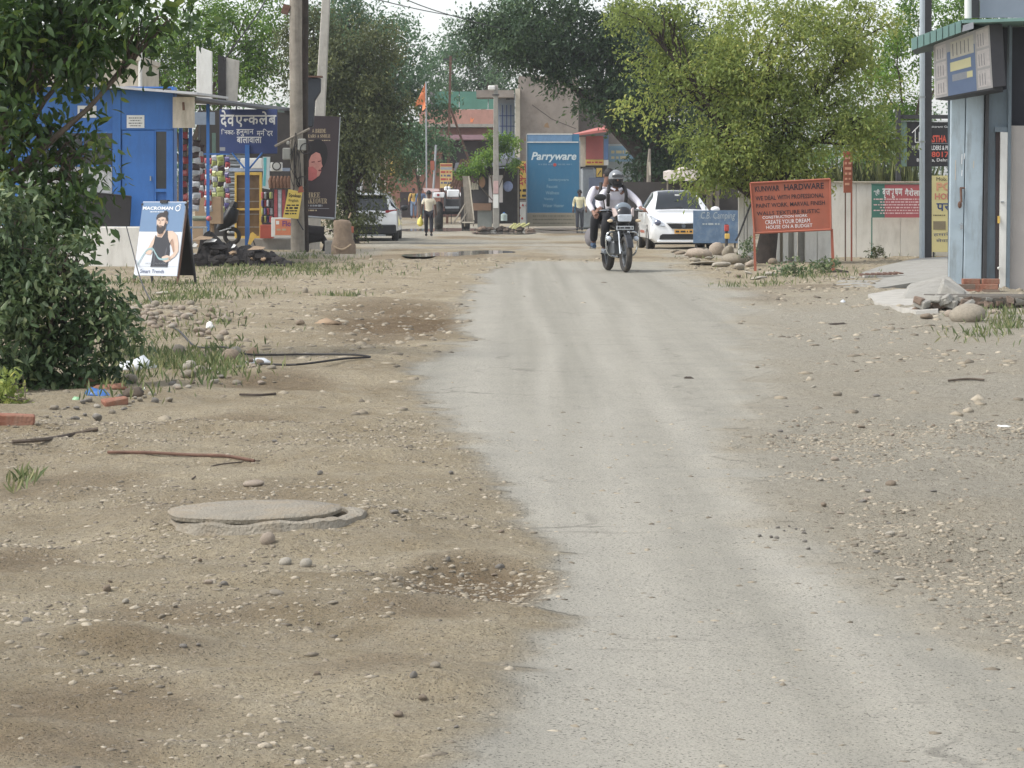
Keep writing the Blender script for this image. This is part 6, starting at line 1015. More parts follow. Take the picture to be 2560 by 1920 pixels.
def person(t, J, shirt, trouser, skin, hair=True, sleeve=.55, shoe=SHOE, belly=.15, hx=None, face=-1, handdir=None):
    j = {k: Vector(v) for k, v in J.items()}; mid = (j['pelvis'] + j['chest']) / 2; hd = j['head']; up = (hd - j['neck']).normalized()
    vs = [j['pelvis'], mid, j['chest'], j['neck'], hd - up * .055, hd + up * .05]; es = [(0, 1), (1, 2), (2, 3), (3, 4), (4, 5)]; rd = [.11, belly * .75, .09, .05, .078, .085]
    for s in 'LR':
        n = len(vs); vs += [j['sh' + s], j['el' + s], j['ha' + s], j['hip' + s], j['kn' + s], j['an' + s]]; es += [(2, n), (n, n + 1), (n + 1, n + 2), (0, n + 3), (n + 3, n + 4), (n + 4, n + 5)]; rd += [.05, .042, .03, .08, .055, .04]
    skin_part('body', vs, es, rd, skin, t)
    vs = [j['pelvis'] - Vector((0, 0, .05)), mid, j['chest'], j['chest'] + (j['neck'] - j['chest']) * .62]; es = [(0, 1), (1, 2), (2, 3)]; rd = [.165, belly + .01, .155, .105]
    for s in 'LR':
        n = len(vs); e = j['sh' + s] + (j['el' + s] - j['sh' + s]) * min(1, sleeve * 2); vs += [j['sh' + s], e]; es += [(2, n), (n, n + 1)]; rd += [.074, .058]
        if sleeve > .5: vs.append(j['el' + s] + (j['ha' + s] - j['el' + s]) * (sleeve - .5) * 2); es.append((n + 1, n + 2)); rd.append(.044)
    skin_part('shirt', vs, es, rd, shirt, t, 2, 1)
    vs = [j['pelvis']]; es = []; rd = [.145]
    for s in 'LR':
        n = len(vs); vs += [j['hip' + s], j['kn' + s], j['an' + s] + (j['kn' + s] - j['an' + s]) * .06]; es += [(0, n), (n, n + 1), (n + 1, n + 2)]; rd += [.105, .08, .068]
    skin_part('trousers', vs, es, rd, trouser, t)
    for s in 'LR':
        part('shoe', shoe, t, lambda m: m.tube([j['an' + s] + Vector((0, .05, -.03)), j['an' + s] + Vector((0, .03 * -face * 0, -.04)), j['to' + s]], [.045, .05, .036], 8), sm=True)
        hd_ = (handdir or {}).get(s); dv = (j['ha' + s] - j['el' + s]) if hd_ is None else Vector(hd_[0]); hand(t, j['ha' + s], dv, (0, -1, .4) if hd_ is None else hd_[1], skin, .5, 1 if s == 'L' else -1)
    if hair: part('hair', HAIR, t, lambda m: m.ball(tuple(hd + Vector((0, -face * .015, .022))), (.094, .105, .108), 14, 9, -.35, 1.0), sm=True)
    if face:
        f = Vector((0, face, 0)); c = hd + f * .088
        part('nose', skin, t, lambda m: m.tube([c + Vector((0, 0, .02)), c + f * .025 + Vector((0, 0, -.022))], [.01, .017], 6)); [part('eye', HAIR, t, lambda m: m.ball(tuple(c + Vector((s * .034, -face * .012, .015))), (.014, .008, .008), 8, 5)) for s in (-1, 1)]; part('mouth', M('lips', S(90, 52, 46), .6), t, lambda m: m.ball(tuple(c + Vector((0, -face * .012, -.055))), (.026, .01, .008), 8, 5)); [part('ear', skin, t, lambda m: m.ball(tuple(hd + Vector((s * .09, 0, -.005))), (.014, .022, .032), 8, 5)) for s in (-1, 1)]
    return j
def standing(h=1.68, stride=.12, arm=.1, f=-1):
    k = h / 1.7; J = dict(pelvis=(0, 0, .93), chest=(0, 0, 1.3), neck=(0, 0, 1.47), head=(0, f * .02, 1.6), shL=(-.18, 0, 1.4), shR=(.18, 0, 1.4), elL=(-.25, -f * arm * .5, 1.13), elR=(.25, f * arm * .2, 1.13), haL=(-.27, f * .05, .88), haR=(.27, f * (.05 + arm), .88), hipL=(-.09, 0, .88), hipR=(.09, 0, .88), knL=(-.1, f * stride * .6, .49), knR=(.1, -f * stride * .1, .49), anL=(-.1, f * stride, .09), anR=(.1, -f * stride, .1), toL=(-.11, f * (stride + .16), .035), toR=(.11, f * (-stride + .15), .035))
    return {a: tuple(c * k for c in b) for a, b in J.items()}
t = thing('person', 'person in cream shirt and black trousers walking away with a yellow bag', 'person', G(1072, 103)); person(t, standing(1.66, .14, .1, 1), M('cream_shirt', S(206, 196, 172), .9, .06, 6), M('black_trousers', S(38, 38, 46), .9, .1, 6), SKIND, sleeve=.42, face=1)
b_ = thing('yellow_carrier_bag', 'yellow carrier bag held in the hand of the walking person', 'bag', Vector(t.location) + Vector((-.32, .05, .36))); part('bag', M('yellow_plastic', S(220, 204, 50), .4, .15, 9), b_, lambda m: m.tube([(0, 0, 0), (.0, 0, .08), (0, 0, .24), (.02, 0, .34)], [.05, .12, .1, .03], 9), sm=True); part('handle', M('yellow_plastic', S(220, 204, 50)), b_, lambda m: m.tube([(.02, 0, .34), (.035, 0, .43)], .012, 5))
t = thing('person', 'far person in mustard shirt and pale jeans walking towards the camera', 'person', G(1034, 160)); person(t, standing(1.72, .1, .05, -1), M('mustard_shirt', S(196, 156, 66), .9, .08, 6), M('pale_jeans', S(110, 130, 156), .9, .1, 6), SKIND, sleeve=.9); [part('backpack_strap', BLACK, t, lambda m: m.tube([(s_ * .1, -.14, 1.42), (s_ * .13, -.16, 1.15)], .025, 5)) for s_ in (-1, 1)]
t = thing('person', 'far person in blue standing behind the walking person', 'person', G(1052, 158)); person(t, standing(1.74, .05, .05, -1), M('blue_shirt', S(92, 110, 140), .9, .08, 6), M('teal_trousers', S(90, 120, 126), .9, .1, 6), SKIND, sleeve=.9)
t = thing('person', 'person in pale yellow shirt and grey trousers standing by the blue hoarding', 'person', G(1449, 115.4)); person(t, standing(1.66, .08, .16, -1), M('pale_yellow_shirt', S(214, 206, 164), .9, .06, 6), M('grey_trousers', S(70, 72, 80), .9, .1, 6), SKIND, sleeve=.8)
# ---------------------------------------------------------------- motorcycle
t = thing('motorcycle', 'black motorcycle ridden towards the camera by two people', 'motorcycle', G(1549, 46.7) + Vector((-.02, .62, .005)), 11.5); BMET = M('bike_black', S(28, 29, 32), .3, .15, 6, coat=.5); BGREY = M('bike_grey', S(96, 100, 104), .45, .15, 8, metal=.4)
def bwheel(y, r=.305, w=.1):
    o = part('wheel', TYRE, t, lambda m: m.torus((0, y, r), r - .045, .047, 'x', 32, 10, w / .094), sm=True); part('rim', BGREY, o, lambda m: m.torus((0, y, r), r - .095, .016, 'x', 28, 8)); part('hub', BGREY, o, lambda m: m.tube([(-.06, y, r), (.06, y, r)], .05, 12))
    for k in range(5): a = 2 * math.pi * k / 5; part('spoke', BGREY, o, lambda m: m.tube([(0, y, r), (0, y + (r - .1) * math.cos(a), r + (r - .1) * math.sin(a))], .014, 6))
bwheel(-.62); bwheel(.64, .3, .115)
for s_ in (-1, 1):
    part('fork', CHROME, t, lambda m: m.tube([(s_ * .085, -.62, .31), (s_ * .085, -.47, .68)], [.022, .019], 10)); part('fork_upper', BMET, t, lambda m: m.tube([(s_ * .085, -.47, .68), (s_ * .085, -.36, .96)], .026, 10)); ind = part('indicator', M('amber_lens', S(214, 190, 150), .3), t, lambda m: m.ball((s_ * .24, -.5, .86), (.05, .035, .028), 10, 6)); part('stalk', BPLAS, ind, lambda m: m.tube([(s_ * .1, -.46, .86), (s_ * .2, -.49, .86)], .012, 6))
    part('grip', BPLAS, t, lambda m: m.tube([(s_ * .27, -.26, 1.03), (s_ * .38, -.22, 1.02)], .018, 8)); part('foot_peg', BPLAS, t, lambda m: m.tube([(s_ * .1, .1, .3), (s_ * .26, .1, .3)], .015, 6)); part('lever', CHROME, t, lambda m: m.tube([(s_ * .22, -.32, 1.04), (s_ * .38, -.3, 1.03)], .008, 5)); part('fog_lamp', LAMP, t, lambda m: m.ball((s_ * .235, -.4, .56), (.045, .04, .045), 12, 8))
    part('shoulder_panel', M('silver_panel', S(190, 170, 162), .3, .1, 6), t, lambda m: m.hexa([(s_ * .11, -.54, .96), (s_ * .17, -.5, .92), (s_ * .11, -.44, .96), (s_ * .17, -.42, .92), (s_ * .13, -.48, 1.06), (s_ * .19, -.44, 1.08), (s_ * .13, -.4, 1.06), (s_ * .19, -.38, 1.08)]), bevel=.01)
    part('side_panel', BMET, t, lambda m: m.box(s_ * .12 - .02, s_ * .12 + .02, .3, .6, .55, .78, (0, s_ * 8, 0)), bevel=.015)
part('front_mudguard', BMET, t, lambda m: [m.hexa([(-.06, -.62 + .34 * math.cos(a), .305 + .34 * math.sin(a)), (.06, -.62 + .34 * math.cos(a), .305 + .34 * math.sin(a)), (-.06, -.62 + .34 * math.cos(b), .305 + .34 * math.sin(b)), (.06, -.62 + .34 * math.cos(b), .305 + .34 * math.sin(b)), (-.045, -.62 + .36 * math.cos(a), .305 + .36 * math.sin(a)), (.045, -.62 + .36 * math.cos(a), .305 + .36 * math.sin(a)), (-.045, -.62 + .36 * math.cos(b), .305 + .36 * math.sin(b)), (.045, -.62 + .36 * math.cos(b), .305 + .36 * math.sin(b))]) for a, b in [(R(35 + 14 * k), R(35 + 14 * (k + 1))) for k in range(9)]])
fa = part('front_fairing', BMET, t, lambda m: m.ball((0, -.46, .94), (.155, .1, .16), 16, 10), sm=True); part('headlight', LAMP, fa, lambda m: m.prism([(-.105, .845), (.105, .845), (.125, .95), (.11, .965), (-.11, .965), (-.125, .95)], -.575, -.5), bevel=.02); part('visor', M('grey_visor', S(120, 132, 142), .15, .06, 4, spec=.7), fa, lambda m: m.ball((0, -.42, 1.04), (.15, .07, .13), 16, 9, -.2, 1), sm=True)
pl = part('number_plate', M('plate_white', S(176, 182, 184), .5), t, lambda m: m.box(-.15, .15, -.575, -.56, .71, .775)); marks(pl, INKD, -.13, .13, .742, .035, -.579, 8); part('handlebar', BPLAS, t, lambda m: m.tube(spline([Vector((-.38, -.22, 1.02)), Vector((-.2, -.3, 1.05)), Vector((0, -.34, 1.0)), Vector((.2, -.3, 1.05)), Vector((.38, -.22, 1.02))]), .014, 8))
mi = part('mirror', BPLAS, t, lambda m: m.ball((-.37, -.34, 1.25), (.105, .025, .06), 14, 8), sm=True); part('mirror_stalk', BPLAS, mi, lambda m: m.tube([(-.28, -.3, 1.04), (-.31, -.33, 1.2), (-.36, -.33, 1.23)], .011, 6))
part('fuel_tank', BMET, t, lambda m: m.ball((0, -.08, .84), (.16, .28, .13), 16, 10), sm=True); part('seat', M('seat_vinyl', S(30, 30, 32), .7), t, lambda m: m.tube([(0, .1, .8), (0, .4, .81), (0, .75, .85), (0, .9, .87)], [.1, .125, .12, .06], 10), sm=True)
part('engine', BGREY, t, lambda m: (m.box(-.13, .13, -.22, .2, .28, .52), m.box(-.09, .09, -.26, -.05, .5, .68)), bevel=.03); [part('engine_fin', BGREY, t, lambda m: m.box(-.11, .11, -.28, -.04, .52 + .025 * k, .53 + .025 * k)) for k in range(6)]; part('down_tube', BPLAS, t, lambda m: m.tube([(0, -.36, .9), (0, -.3, .5), (0, -.1, .24), (0, .3, .26)], .022, 8)); part('exhaust', CHROME, t, lambda m: m.tube([(.1, -.25, .5), (.12, -.2, .26), (.15, .2, .24), (.17, .85, .36)], [.02, .025, .045, .05], 10), sm=True); part('rear_mudguard', BMET, t, lambda m: m.tube([(0, .75, .64), (0, .98, .55), (0, 1.05, .42)], [.07, .06, .04], 8)); part('swing_arm', BPLAS, t, lambda m: (m.tube([(-.09, .2, .34), (-.08, .64, .3)], .022, 6), m.tube([(.09, .2, .34), (.08, .64, .3)], .022, 6)))
for s_ in (-1, 1): part('crash_guard', CHROME, t, lambda m: m.tube(spline([Vector(p) for p in ((s_ * .03, -.33, .66), (s_ * .2, -.36, .67), (s_ * .27, -.36, .6), (s_ * .265, -.34, .4), (s_ * .2, -.32, .28), (s_ * .05, -.24, .25))], 5), .016, 8))
part('saree_guard', CHROME, t, lambda m: [m.tube([(-.26, .45 + .1 * k, .66), (-.26, .5 + .1 * k, .36)], .009, 5) for k in range(5)]); part('side_bag', M('mauve_bag', S(110, 106, 108), .8, .2, 8), t, lambda m: m.ball((-.27, .82, .56), (.09, .22, .16), 12, 8), sm=True)
bike = t; BW = t.matrix_basis if False else Matrix.Translation(t.location) @ Euler((0, 0, R(11.5))).to_matrix().to_4x4()
SHW = M('white_shirt', S(212, 208, 216), .85, .05, 5); TRB = M('dark_trousers', S(34, 34, 38), .9, .12, 6)
t = thing('person', 'motorcycle rider in grey helmet, white shirt and black backpack straps', 'person', bike.location, 11.5)
J = dict(pelvis=(0, .28, .93), chest=(0, .16, 1.27), neck=(0, .1, 1.42), head=(0, .06, 1.55), shL=(-.19, .12, 1.36), shR=(.19, .12, 1.36), elL=(-.34, -.04, 1.13), elR=(.37, -.03, 1.16), haL=(-.33, -.2, 1.05), haR=(.37, -.19, 1.05), hipL=(-.1, .24, .9), hipR=(.1, .24, .9), knL=(-.23, -.14, .80), knR=(.23, -.14, .80), anL=(-.2, .1, .38), anR=(.2, .1, .38), toL=(-.21, -.07, .33), toR=(.21, -.07, .33))
person(t, J, SHW, TRB, SKINM, hair=False, sleeve=.92, belly=.155, shoe=M('grey_shoe', S(110, 116, 122), .8), handdir={'L': ((-.15, -.1, -.03), (0, .1, 1)), 'R': ((.15, -.08, -.05), (0, .1, 1))})
hm = part('helmet', M('helmet_grey', S(122, 126, 130), .25, .08, 5, coat=.4), t, lambda m: m.ball((0, .075, 1.575), (.128, .148, .14), 20, 12, -.12, 1), sm=True); part('helmet_rim', BPLAS, hm, lambda m: (m.ball((0, .1, 1.545), (.127, .13, .13), 20, 10, -.75, .1),), sm=True); part('visor', M('helmet_visor', S(70, 72, 74), .15, .1, 5, spec=.8), hm, lambda m: m.prism([(-.1, 1.585), (.1, 1.585), (.095, 1.625), (0, 1.64), (-.095, 1.625)], -.075, -.05)); part('chin_strap', BPLAS, hm, lambda m: m.tube(spline([Vector((-.1, .05, 1.53)), Vector((-.06, .0, 1.45)), Vector((0, -.02, 1.43)), Vector((.06, .0, 1.45)), Vector((.1, .05, 1.53))], 4), .014, 6)); part('mouth_beard', HAIR, t, lambda m: m.ball((0, -.015, 1.485), (.055, .02, .035), 10, 6))
for s_ in (-1, 1): part('backpack_strap', BLACK, t, lambda m: m.tube(spline([Vector((s_ * .1, .2, 1.44)), Vector((s_ * .13, .06, 1.43)), Vector((s_ * .155, -.02, 1.3)), Vector((s_ * .15, .03, 1.1))], 5), .03, 6)); part('collar', SHW, t, lambda m: m.hexa([(s_ * .02, .0, 1.39), (s_ * .09, .02, 1.42), (s_ * .02, .03, 1.39), (s_ * .09, .05, 1.42), (s_ * .04, -.01, 1.36), (s_ * .1, .0, 1.39), (s_ * .04, .02, 1.36), (s_ * .1, .03, 1.39)]))
t = thing('person', 'pillion passenger in white shirt sitting behind the helmeted rider', 'person', bike.location, 11.5)
J = dict(pelvis=(-.06, .66, .97), chest=(-.09, .56, 1.33), neck=(-.06, .52, 1.48), head=(-.02, .48, 1.62), shL=(-.28, .52, 1.41), shR=(.1, .52, 1.41), elL=(-.42, .34, 1.16), elR=(.2, .4, 1.16), haL=(-.37, .14, .99), haR=(.12, .3, 1.0), hipL=(-.16, .6, .94), hipR=(.06, .6, .94), knL=(-.34, .2, .9), knR=(.3, .24, .86), anL=(-.31, .42, .47), anR=(.28, .42, .45), toL=(-.33, .26, .42), toR=(.3, .26, .4))
person(t, J, SHW, TRB, SKINM, sleeve=.95, belly=.15, shoe=M('blue_shoe', S(46, 70, 96), .8), handdir={'L': ((.05, -.2, -.15), (-.3, -.3, 1)), 'R': ((0, -.1, -.2), (0, -1, .2))}); part('backpack_strap', BLACK, t, lambda m: m.tube([(-.17, .45, 1.5), (-.2, .4, 1.3)], .03, 6))
# ---------------------------------------------------------------- leaning blue board by the sedan
t = thing('blue_chalk_board', 'weathered blue tin board with chalk marks leaning before the white sedan', 'board', G(1790, 66)); q = L(t, 66)
pn = q.P('panel', M('weathered_blue', S(88, 116, 146), .8, .2, 4, dirt=S(150, 164, 170), damt=.5, dscale=(2, 2, 2)), t, 1733, 1845, 526, 608, 0, .04, bevel=.004); q.T('C.B. Camping', 1752, 1838, 530, 552, -.006, M('chalk', S(166, 178, 184), .9), pn, shear=.2); marks(pn, M('chalk', S(166, 178, 184), .9), q.x(1756), q.x(1800), q.z(560), .05, -.006, 4)
for px in (1738, 1836): q.P('prop', DARK, t, px, px + 4, 530, 620, .05, .1)
t = thing('marker_post', 'short marker post with red and yellow bands before the blue board', 'post', G(1816, 63)); q = L(t, 63); part('post', DARK, t, lambda m: m.tube([(0, 0, -.1), (0, 0, q.z(560))], .035, 8)); q.P('red_band', INKR, t, 1811, 1822, 562, 578, -.05, .05, bevel=.01); q.P('yellow_band', YEL, t, 1812, 1824, 584, 597, -.05, .05, bevel=.01)
# ================================================================ manhole, stones and litter
t = thing('manhole', 'round concrete manhole cover in its raised ring on the brown verge', 'manhole', GP(667, 1300) + Vector((0, 0, -.004))); MD = t.location.y
V_ = []; F_ = []; n = 56; rr = random.Random(2)
prof = [(.43, -.07), (.395, -.02), (.385, .022), (.36, .03), (.33, .026), (.32, -.01)]
for j, (r_, z_) in enumerate(prof):
    for i in range(n):
        a = 2 * math.pi * i / n; w = 1 + (.14 * (float(fbm(math.cos(a) * 3, math.sin(a) * 3 + j * .3, 3, 14)) - .5) if j < 3 else 0); V_.append((r_ * w * math.cos(a), .84 * r_ * w * math.sin(a), z_ + (.028 * (float(fbm(math.cos(a) * 6, math.sin(a) * 6, 3, 15)) - .5) if 0 < j < 5 else 0) + .012 * math.cos(a)))
        if j < len(prof) - 1: F_.append((j * n + i, j * n + (i + 1) % n, (j + 1) * n + (i + 1) % n, (j + 1) * n + i))
MH = M('manhole_concrete', S(142, 134, 118), .95, .16, 9, bump=.8, bscale=70, dirt=S(150, 132, 104), damt=.85, dscale=(3, 3, 3))
MB().add(V_, F_).build('ring', MH, t, sm=True)
V_ = []; F_ = []
for j, (r_, z_) in enumerate(((.345, .028), (.35, .044), (.342, .05), (.2, .054), (.1, .055))):
    for i in range(n): a = 2 * math.pi * i / n; w = 1 + .02 * math.sin(a * 7) * (j < 3); V_.append((r_ * w * math.cos(a) - .05, .84 * r_ * w * math.sin(a), z_ + .006 * math.cos(a) + .004 * math.sin(a)))
    if j:
        for i in range(n): F_.append(((j - 1) * n + i, (j - 1) * n + (i + 1) % n, j * n + (i + 1) % n, j * n + i))
F_.append(tuple(range(4 * n, 5 * n))); MB().add(V_, F_).build('lid', MH, t, sm=True)
# ---- stone shapes
SV, SF = ico(2); shapes = []
STM = [Mattr('unused', (.1, .1, .1), (.2, .2, .2)) if False else M(f'stone_{i}', c, .9, .2, 6, bump=.6, bscale=30, dirt=S(160, 146, 124), damt=.5, dscale=(4, 4, 4)) for i, c in enumerate((S(150, 140, 122), S(166, 150, 132), S(132, 127, 119), S(138, 122, 102), S(176, 168, 152)))]
for i in range(10):
    r = np.random.default_rng(100 + i); v = SV.copy(); ang = i >= 5
    f_ = sum(np.abs(v @ unit(r.normal(size=3))) * r.uniform(-.3, .25) for _ in range(4)); v = v * (1 + f_[:, None] * (1 if ang else .55) + r.uniform(-.05, .05, (len(v), 1)) * (1.3 if ang else .5))
    if ang:
        for _ in range(7):
            nn = unit(r.normal(size=3)); dd = v @ nn; lim = np.quantile(dd, .82); v = v - nn * np.maximum(dd - lim, 0)[:, None]
    shapes.append([fast_mesh('stone', v, SF, mm, None, not ang) for mm in STM]) if True else None
def stone(px, py, w, h, label, group, k, ang=None, rot=None, mi=None, dep=None):
    p = GP(px, py); u = p.y / F; rr_ = random.Random(k); sh = shapes[(rr_.randrange(5) + (5 if (ang if ang is not None else rr_.random() < .6) else 0))][mi if mi is not None else rr_.randrange(5)]
    o = link(bpy.data.objects.new('stone', sh)); hw, hh = w * u / 2, h * u / 2; dy = (dep or rr_.uniform(.8, 1.1)) * hw
    o.scale = (hw, dy, hh * 1.08); o.location = p + Vector((0, dy * .85, hh * (.55 if w < 40 else .7))); o.rotation_euler = (rr_.uniform(-.15, .15), rr_.uniform(-.2, .2), rr_.uniform(-.5, .5) if rot is None else rot); return tag(o, label, 'stone', group)
# singled-out stones
for a in ((2425, 806, 88, 52, 'largest smooth grey boulder lying before the booth plinth', 0, False), (2320, 800, 48, 22, 'brown jagged rock left of the smooth boulder', 3, True), (2376, 792, 26, 22, 'small tan stone touching the smooth boulder', 1, False), (2488, 785, 30, 14, 'tan flat stone right of the smooth boulder', 1, False), (2330, 776, 40, 40, 'tilted dark slab stone below the broken concrete slab', 2, True),
          (575, 905, 52, 40, 'round dark boulder at the end of the rubble strip', 3, False), (588, 888, 44, 30, 'pale angular stone behind the round dark boulder', 4, True), (490, 838, 66, 34, 'broad tan rock with a paper scrap beside it', 1, True), (322, 960, 48, 30, 'rounded grey stone in the grass below the white plastic bag', 0, False), (468, 946, 42, 24, 'smooth stone lying low in the grass, left of a pair', 0, False), (498, 934, 32, 26, 'small round stone, right of the smooth pair in grass', 0, False), (472, 926, 36, 28, 'stone behind the smooth pair in grass', 4, False), (445, 882, 36, 26, 'grey stone half sunk in grass below the cable', 0, False), (387, 766, 24, 20, 'round grey stone beside the cable below the A-board', 0, False), (405, 737, 44, 10, 'long flat pale stone in the grass under the A-board', 4, False), (763, 732, 14, 18, 'small upright stone on the left verge', 0, False), (750, 815, 40, 22, 'dark-backed rock beside a torn flat scrap on the left verge', 3, True),
          (240, 1052, 36, 20, 'grey angular stone in the grey gravel by the bush', 2, True), (187, 1050, 34, 18, 'flat grey stone left of the angular grey stone', 2, True), (62, 1572, 36, 34, 'dark angular stone at the lower left picture edge', 2, True), (1034, 1698, 30, 28, 'dark wedge-shaped stone near the bottom of the dirt verge', 2, True), (712, 1413, 34, 22, 'pale rounded stone, left of the pair below the manhole', 4, False), (764, 1418, 34, 26, 'pale rounded stone, right of the pair below the manhole', 4, False), (668, 1362, 40, 34, 'tan stone set in the earth under the manhole ring', 1, False), (632, 1218, 62, 20, 'long pale stone half buried behind the manhole', 1, False), (800, 1188, 24, 18, 'dark stone behind the manhole to its right', 2, True), (683, 1107, 30, 14, 'grey stone lying at the end of the long rusty rod', 2, True), (560, 1465, 30, 18, 'dark stone on the bare dirt below the manhole', 2, True), (690, 1490, 40, 16, 'oval grey stone with a darker pebble beside it', 0, False), (830, 1512, 34, 12, 'flat oval stone on the bare dirt', 0, False), (1120, 1405, 14, 20, 'small upright dark stone in the pothole rim', 2, True), (1250, 1425, 36, 22, 'dark rough stone at the pothole right rim', 2, True), (790, 1690, 22, 14, 'brown pyramid-shaped stone near the bottom dirt', 3, True), (265, 1480, 24, 26, 'leaning brown stone on the far left dirt', 3, True), (272, 1458, 26, 14, 'brown flat stone above the leaning brown stone', 3, True), (2095, 990, 26, 16, 'grey rounded stone alone on the right gravel', 0, False), (2190, 992, 20, 10, 'dark-sided stone right of the grey rounded stone', 2, True), (2155, 1258, 20, 12, 'dark stone on the right gravel by the wheel track', 2, True)):
    stone(a[0], a[1], a[2], a[3], a[4], None, int(a[0] + a[1]), a[6], None, a[5])
# the boulder pile at the orange sign
BL = {0: 'long low tan boulder under the left part of the blue chalk board', 1: 'roundest tan boulder standing under the middle of the blue chalk board', 2: 'tall grey boulder under the red and yellow marker post', 5: 'pale boulder at the foot of the white gate posts', 7: 'broad grey boulder in front of the white gate posts', 11: 'grey boulder seen between the legs of the orange signboard', 13: 'long flat pale slab stone in front of the boulder heap', 17: 'small brown stone below the front bumper of the white sedan', 19: 'flat pale stone at the left leg foot of the orange signboard'}
for i, (px, py, w, h, mi) in enumerate(((1750, 645, 66, 30, 1), (1792, 637, 40, 36, 1), (1822, 648, 44, 46, 0), (1770, 652, 44, 16, 4), (1738, 655, 30, 14, 0), (1840, 640, 40, 22, 4), (1768, 632, 22, 14, 0), (1836, 662, 60, 32, 0), (1866, 655, 34, 22, 1), (1850, 674, 40, 20, 4), (1880, 668, 44, 24, 1), (1908, 655, 46, 34, 0), (1932, 660, 26, 20, 3), (1800, 668, 60, 14, 4), (1756, 664, 80, 10, 4), (1870, 690, 40, 14, 4), (1820, 684, 30, 12, 0), (1700, 636, 30, 12, 3), (1686, 632, 24, 12, 0), (1900, 700, 60, 12, 4), (1842, 694, 24, 10, 3), (1925, 690, 40, 12, 4), (1950, 676, 30, 12, 0), (1720, 640, 20, 9, 1))):
    stone(px, py, w, h, BL.get(i, 'pale weathered boulder in the heap beside the orange signboard'), 'boulders heaped beside the orange signboard', 500 + i, None, None, mi)
# the pebble heap on the left verge
rs = random.Random(21)
for i in range(120):
    u = rs.random() ** .7; px = 315 + 330 * u * rs.random() + 10; py = 752 + 120 * rs.random() * (.35 + .65 * (px - 315) / 330) + rs.uniform(-4, 6)
    w = rs.uniform(10, 26) * (.8 + .4 * (py - 750) / 120); stone(px, py + 6, w, w * rs.uniform(.45, .8), 'tan rounded cobble in the spilled heap beyond the bush', 'cobbles spilled beyond the bush', 700 + i, rs.random() < .15, None, rs.choice((0, 1, 1, 3, 4)))
for i in range(34):
    px = rs.uniform(430, 690); py = 935 + (600 - px) * .06 + rs.uniform(-30, 30); w = rs.uniform(12, 28); stone(px, py, w, w * rs.uniform(.4, .7), 'small rough stone along the grass edge beside the track', 'small stones along the grass edge', 900 + i)
for i in range(30):
    px = rs.uniform(90, 430); py = 985 + (430 - px) * .16 + rs.uniform(-16, 26); w = rs.uniform(12, 30); stone(px, py, w, w * rs.uniform(.4, .7), 'grey rough stone in the gravel edge below the bush', 'stones in the gravel edge below the bush', 1000 + i, True, None, rs.choice((0, 2, 2, 4)))
for i in range(46):
    py = rs.uniform(880, 1500); px = float(edge(ROAD_R, py)) + rs.uniform(20, 520); w = rs.uniform(12, 30) * (.6 + .6 * (py - 800) / 700)
    if px < 2590: stone(px, py, w, w * rs.uniform(.35, .65), 'small loose stone on the right gravel shoulder', 'loose stones on the right shoulder', 1100 + i, rs.random() < .9)
for i in range(34):
    py = rs.uniform(1080, 1880); px = float(edge(ROAD_L, py)) - rs.uniform(40, 1000); w = rs.uniform(12, 30) * (.6 + .5 * (py - 800) / 900)
    if px > -30: stone(px, py, w, w * rs.uniform(.4, .7), 'small loose stone on the bare left dirt', 'loose stones on the left dirt', 1300 + i, rs.random() < .9)
# ---- bricks, sticks, rods, litter
o = MB().box(-.11, .11, -.05, .05, 0, .07).build('brick', BRICK, bevel=.008, jit=.003); o.location = GP(34, 1068) + Vector((0, .05, -.01)); o.rotation_euler = (.03, .05, .12); tag(o, 'whole red brick lying at the left edge below the bush', 'brick')
o = MB().box(-.08, .08, -.05, .05, 0, .05).build('brick', BRICK, bevel=.01, jit=.008); o.location = GP(285, 1012) + Vector((0, .05, -.005)); o.rotation_euler = (.1, -.12, .3); tag(o, 'broken brick piece beside the gravel under the bush', 'brick')
o = MB().box(-.07, .07, -.05, .05, 0, .06).build('brick', BRICK, bevel=.01, jit=.008); o.location = GP(216, 968) + Vector((0, .05, 0)); o.rotation_euler = (.1, .1, .6); tag(o, 'orange brick lump behind the blue plastic bag', 'brick')
def rod(name, label, cat_, pts, r, mat): tag(MB().tube(spline([GP(*p) + Vector((0, 0, r * 1.3)) for p in pts], 5), r, 6).build(name, mat), label, cat_)
rod('iron_rod', 'long rusty rod lying across the dirt left of the road', 'rod', [(270, 1136), (370, 1140), (480, 1143), (560, 1145), (636, 1149)], .009, RUST)
rod('stick', 'bent brown stick lying on the dirt below the brick', 'stick', [(30, 1112), (110, 1106), (170, 1092), (245, 1079)], .012, BARK)
rod('twig', 'thin curved twig behind the manhole', 'twig', [(480, 1200), (530, 1168), (600, 1158), (650, 1154)], .004, BARK)
rod('twig', 'dark straight twig on the verge left of the road', 'twig', [(600, 990), (650, 991), (690, 988)], .008, BARKD)
rod('twig', 'thin twig lying on the right gravel shoulder', 'twig', [(2370, 955), (2420, 951), (2460, 953)], .008, BARK)
def crumple(name, label, cat_, px, py, w, h, mat, seed, dep=.7):
    p = GP(px, py); u = p.y / F; r = np.random.default_rng(seed); v, f = SV.copy(), SF; v = v * (1 + r.uniform(-.35, .35, (len(v), 1))); v[:, 2] = np.abs(v[:, 2]) * (.6 + .8 * fbm(v[:, 0] * 2.4 + seed, v[:, 1] * 2.4, 3, seed))
    o = link(bpy.data.objects.new(name, fast_mesh(name, v * np.array([w * u / 2, w * u / 2 * dep, h * u * .9]), f, mat, None, False))); o.location = p + Vector((0, w * u / 2 * dep * .8, -.01)); return tag(o, label, cat_)
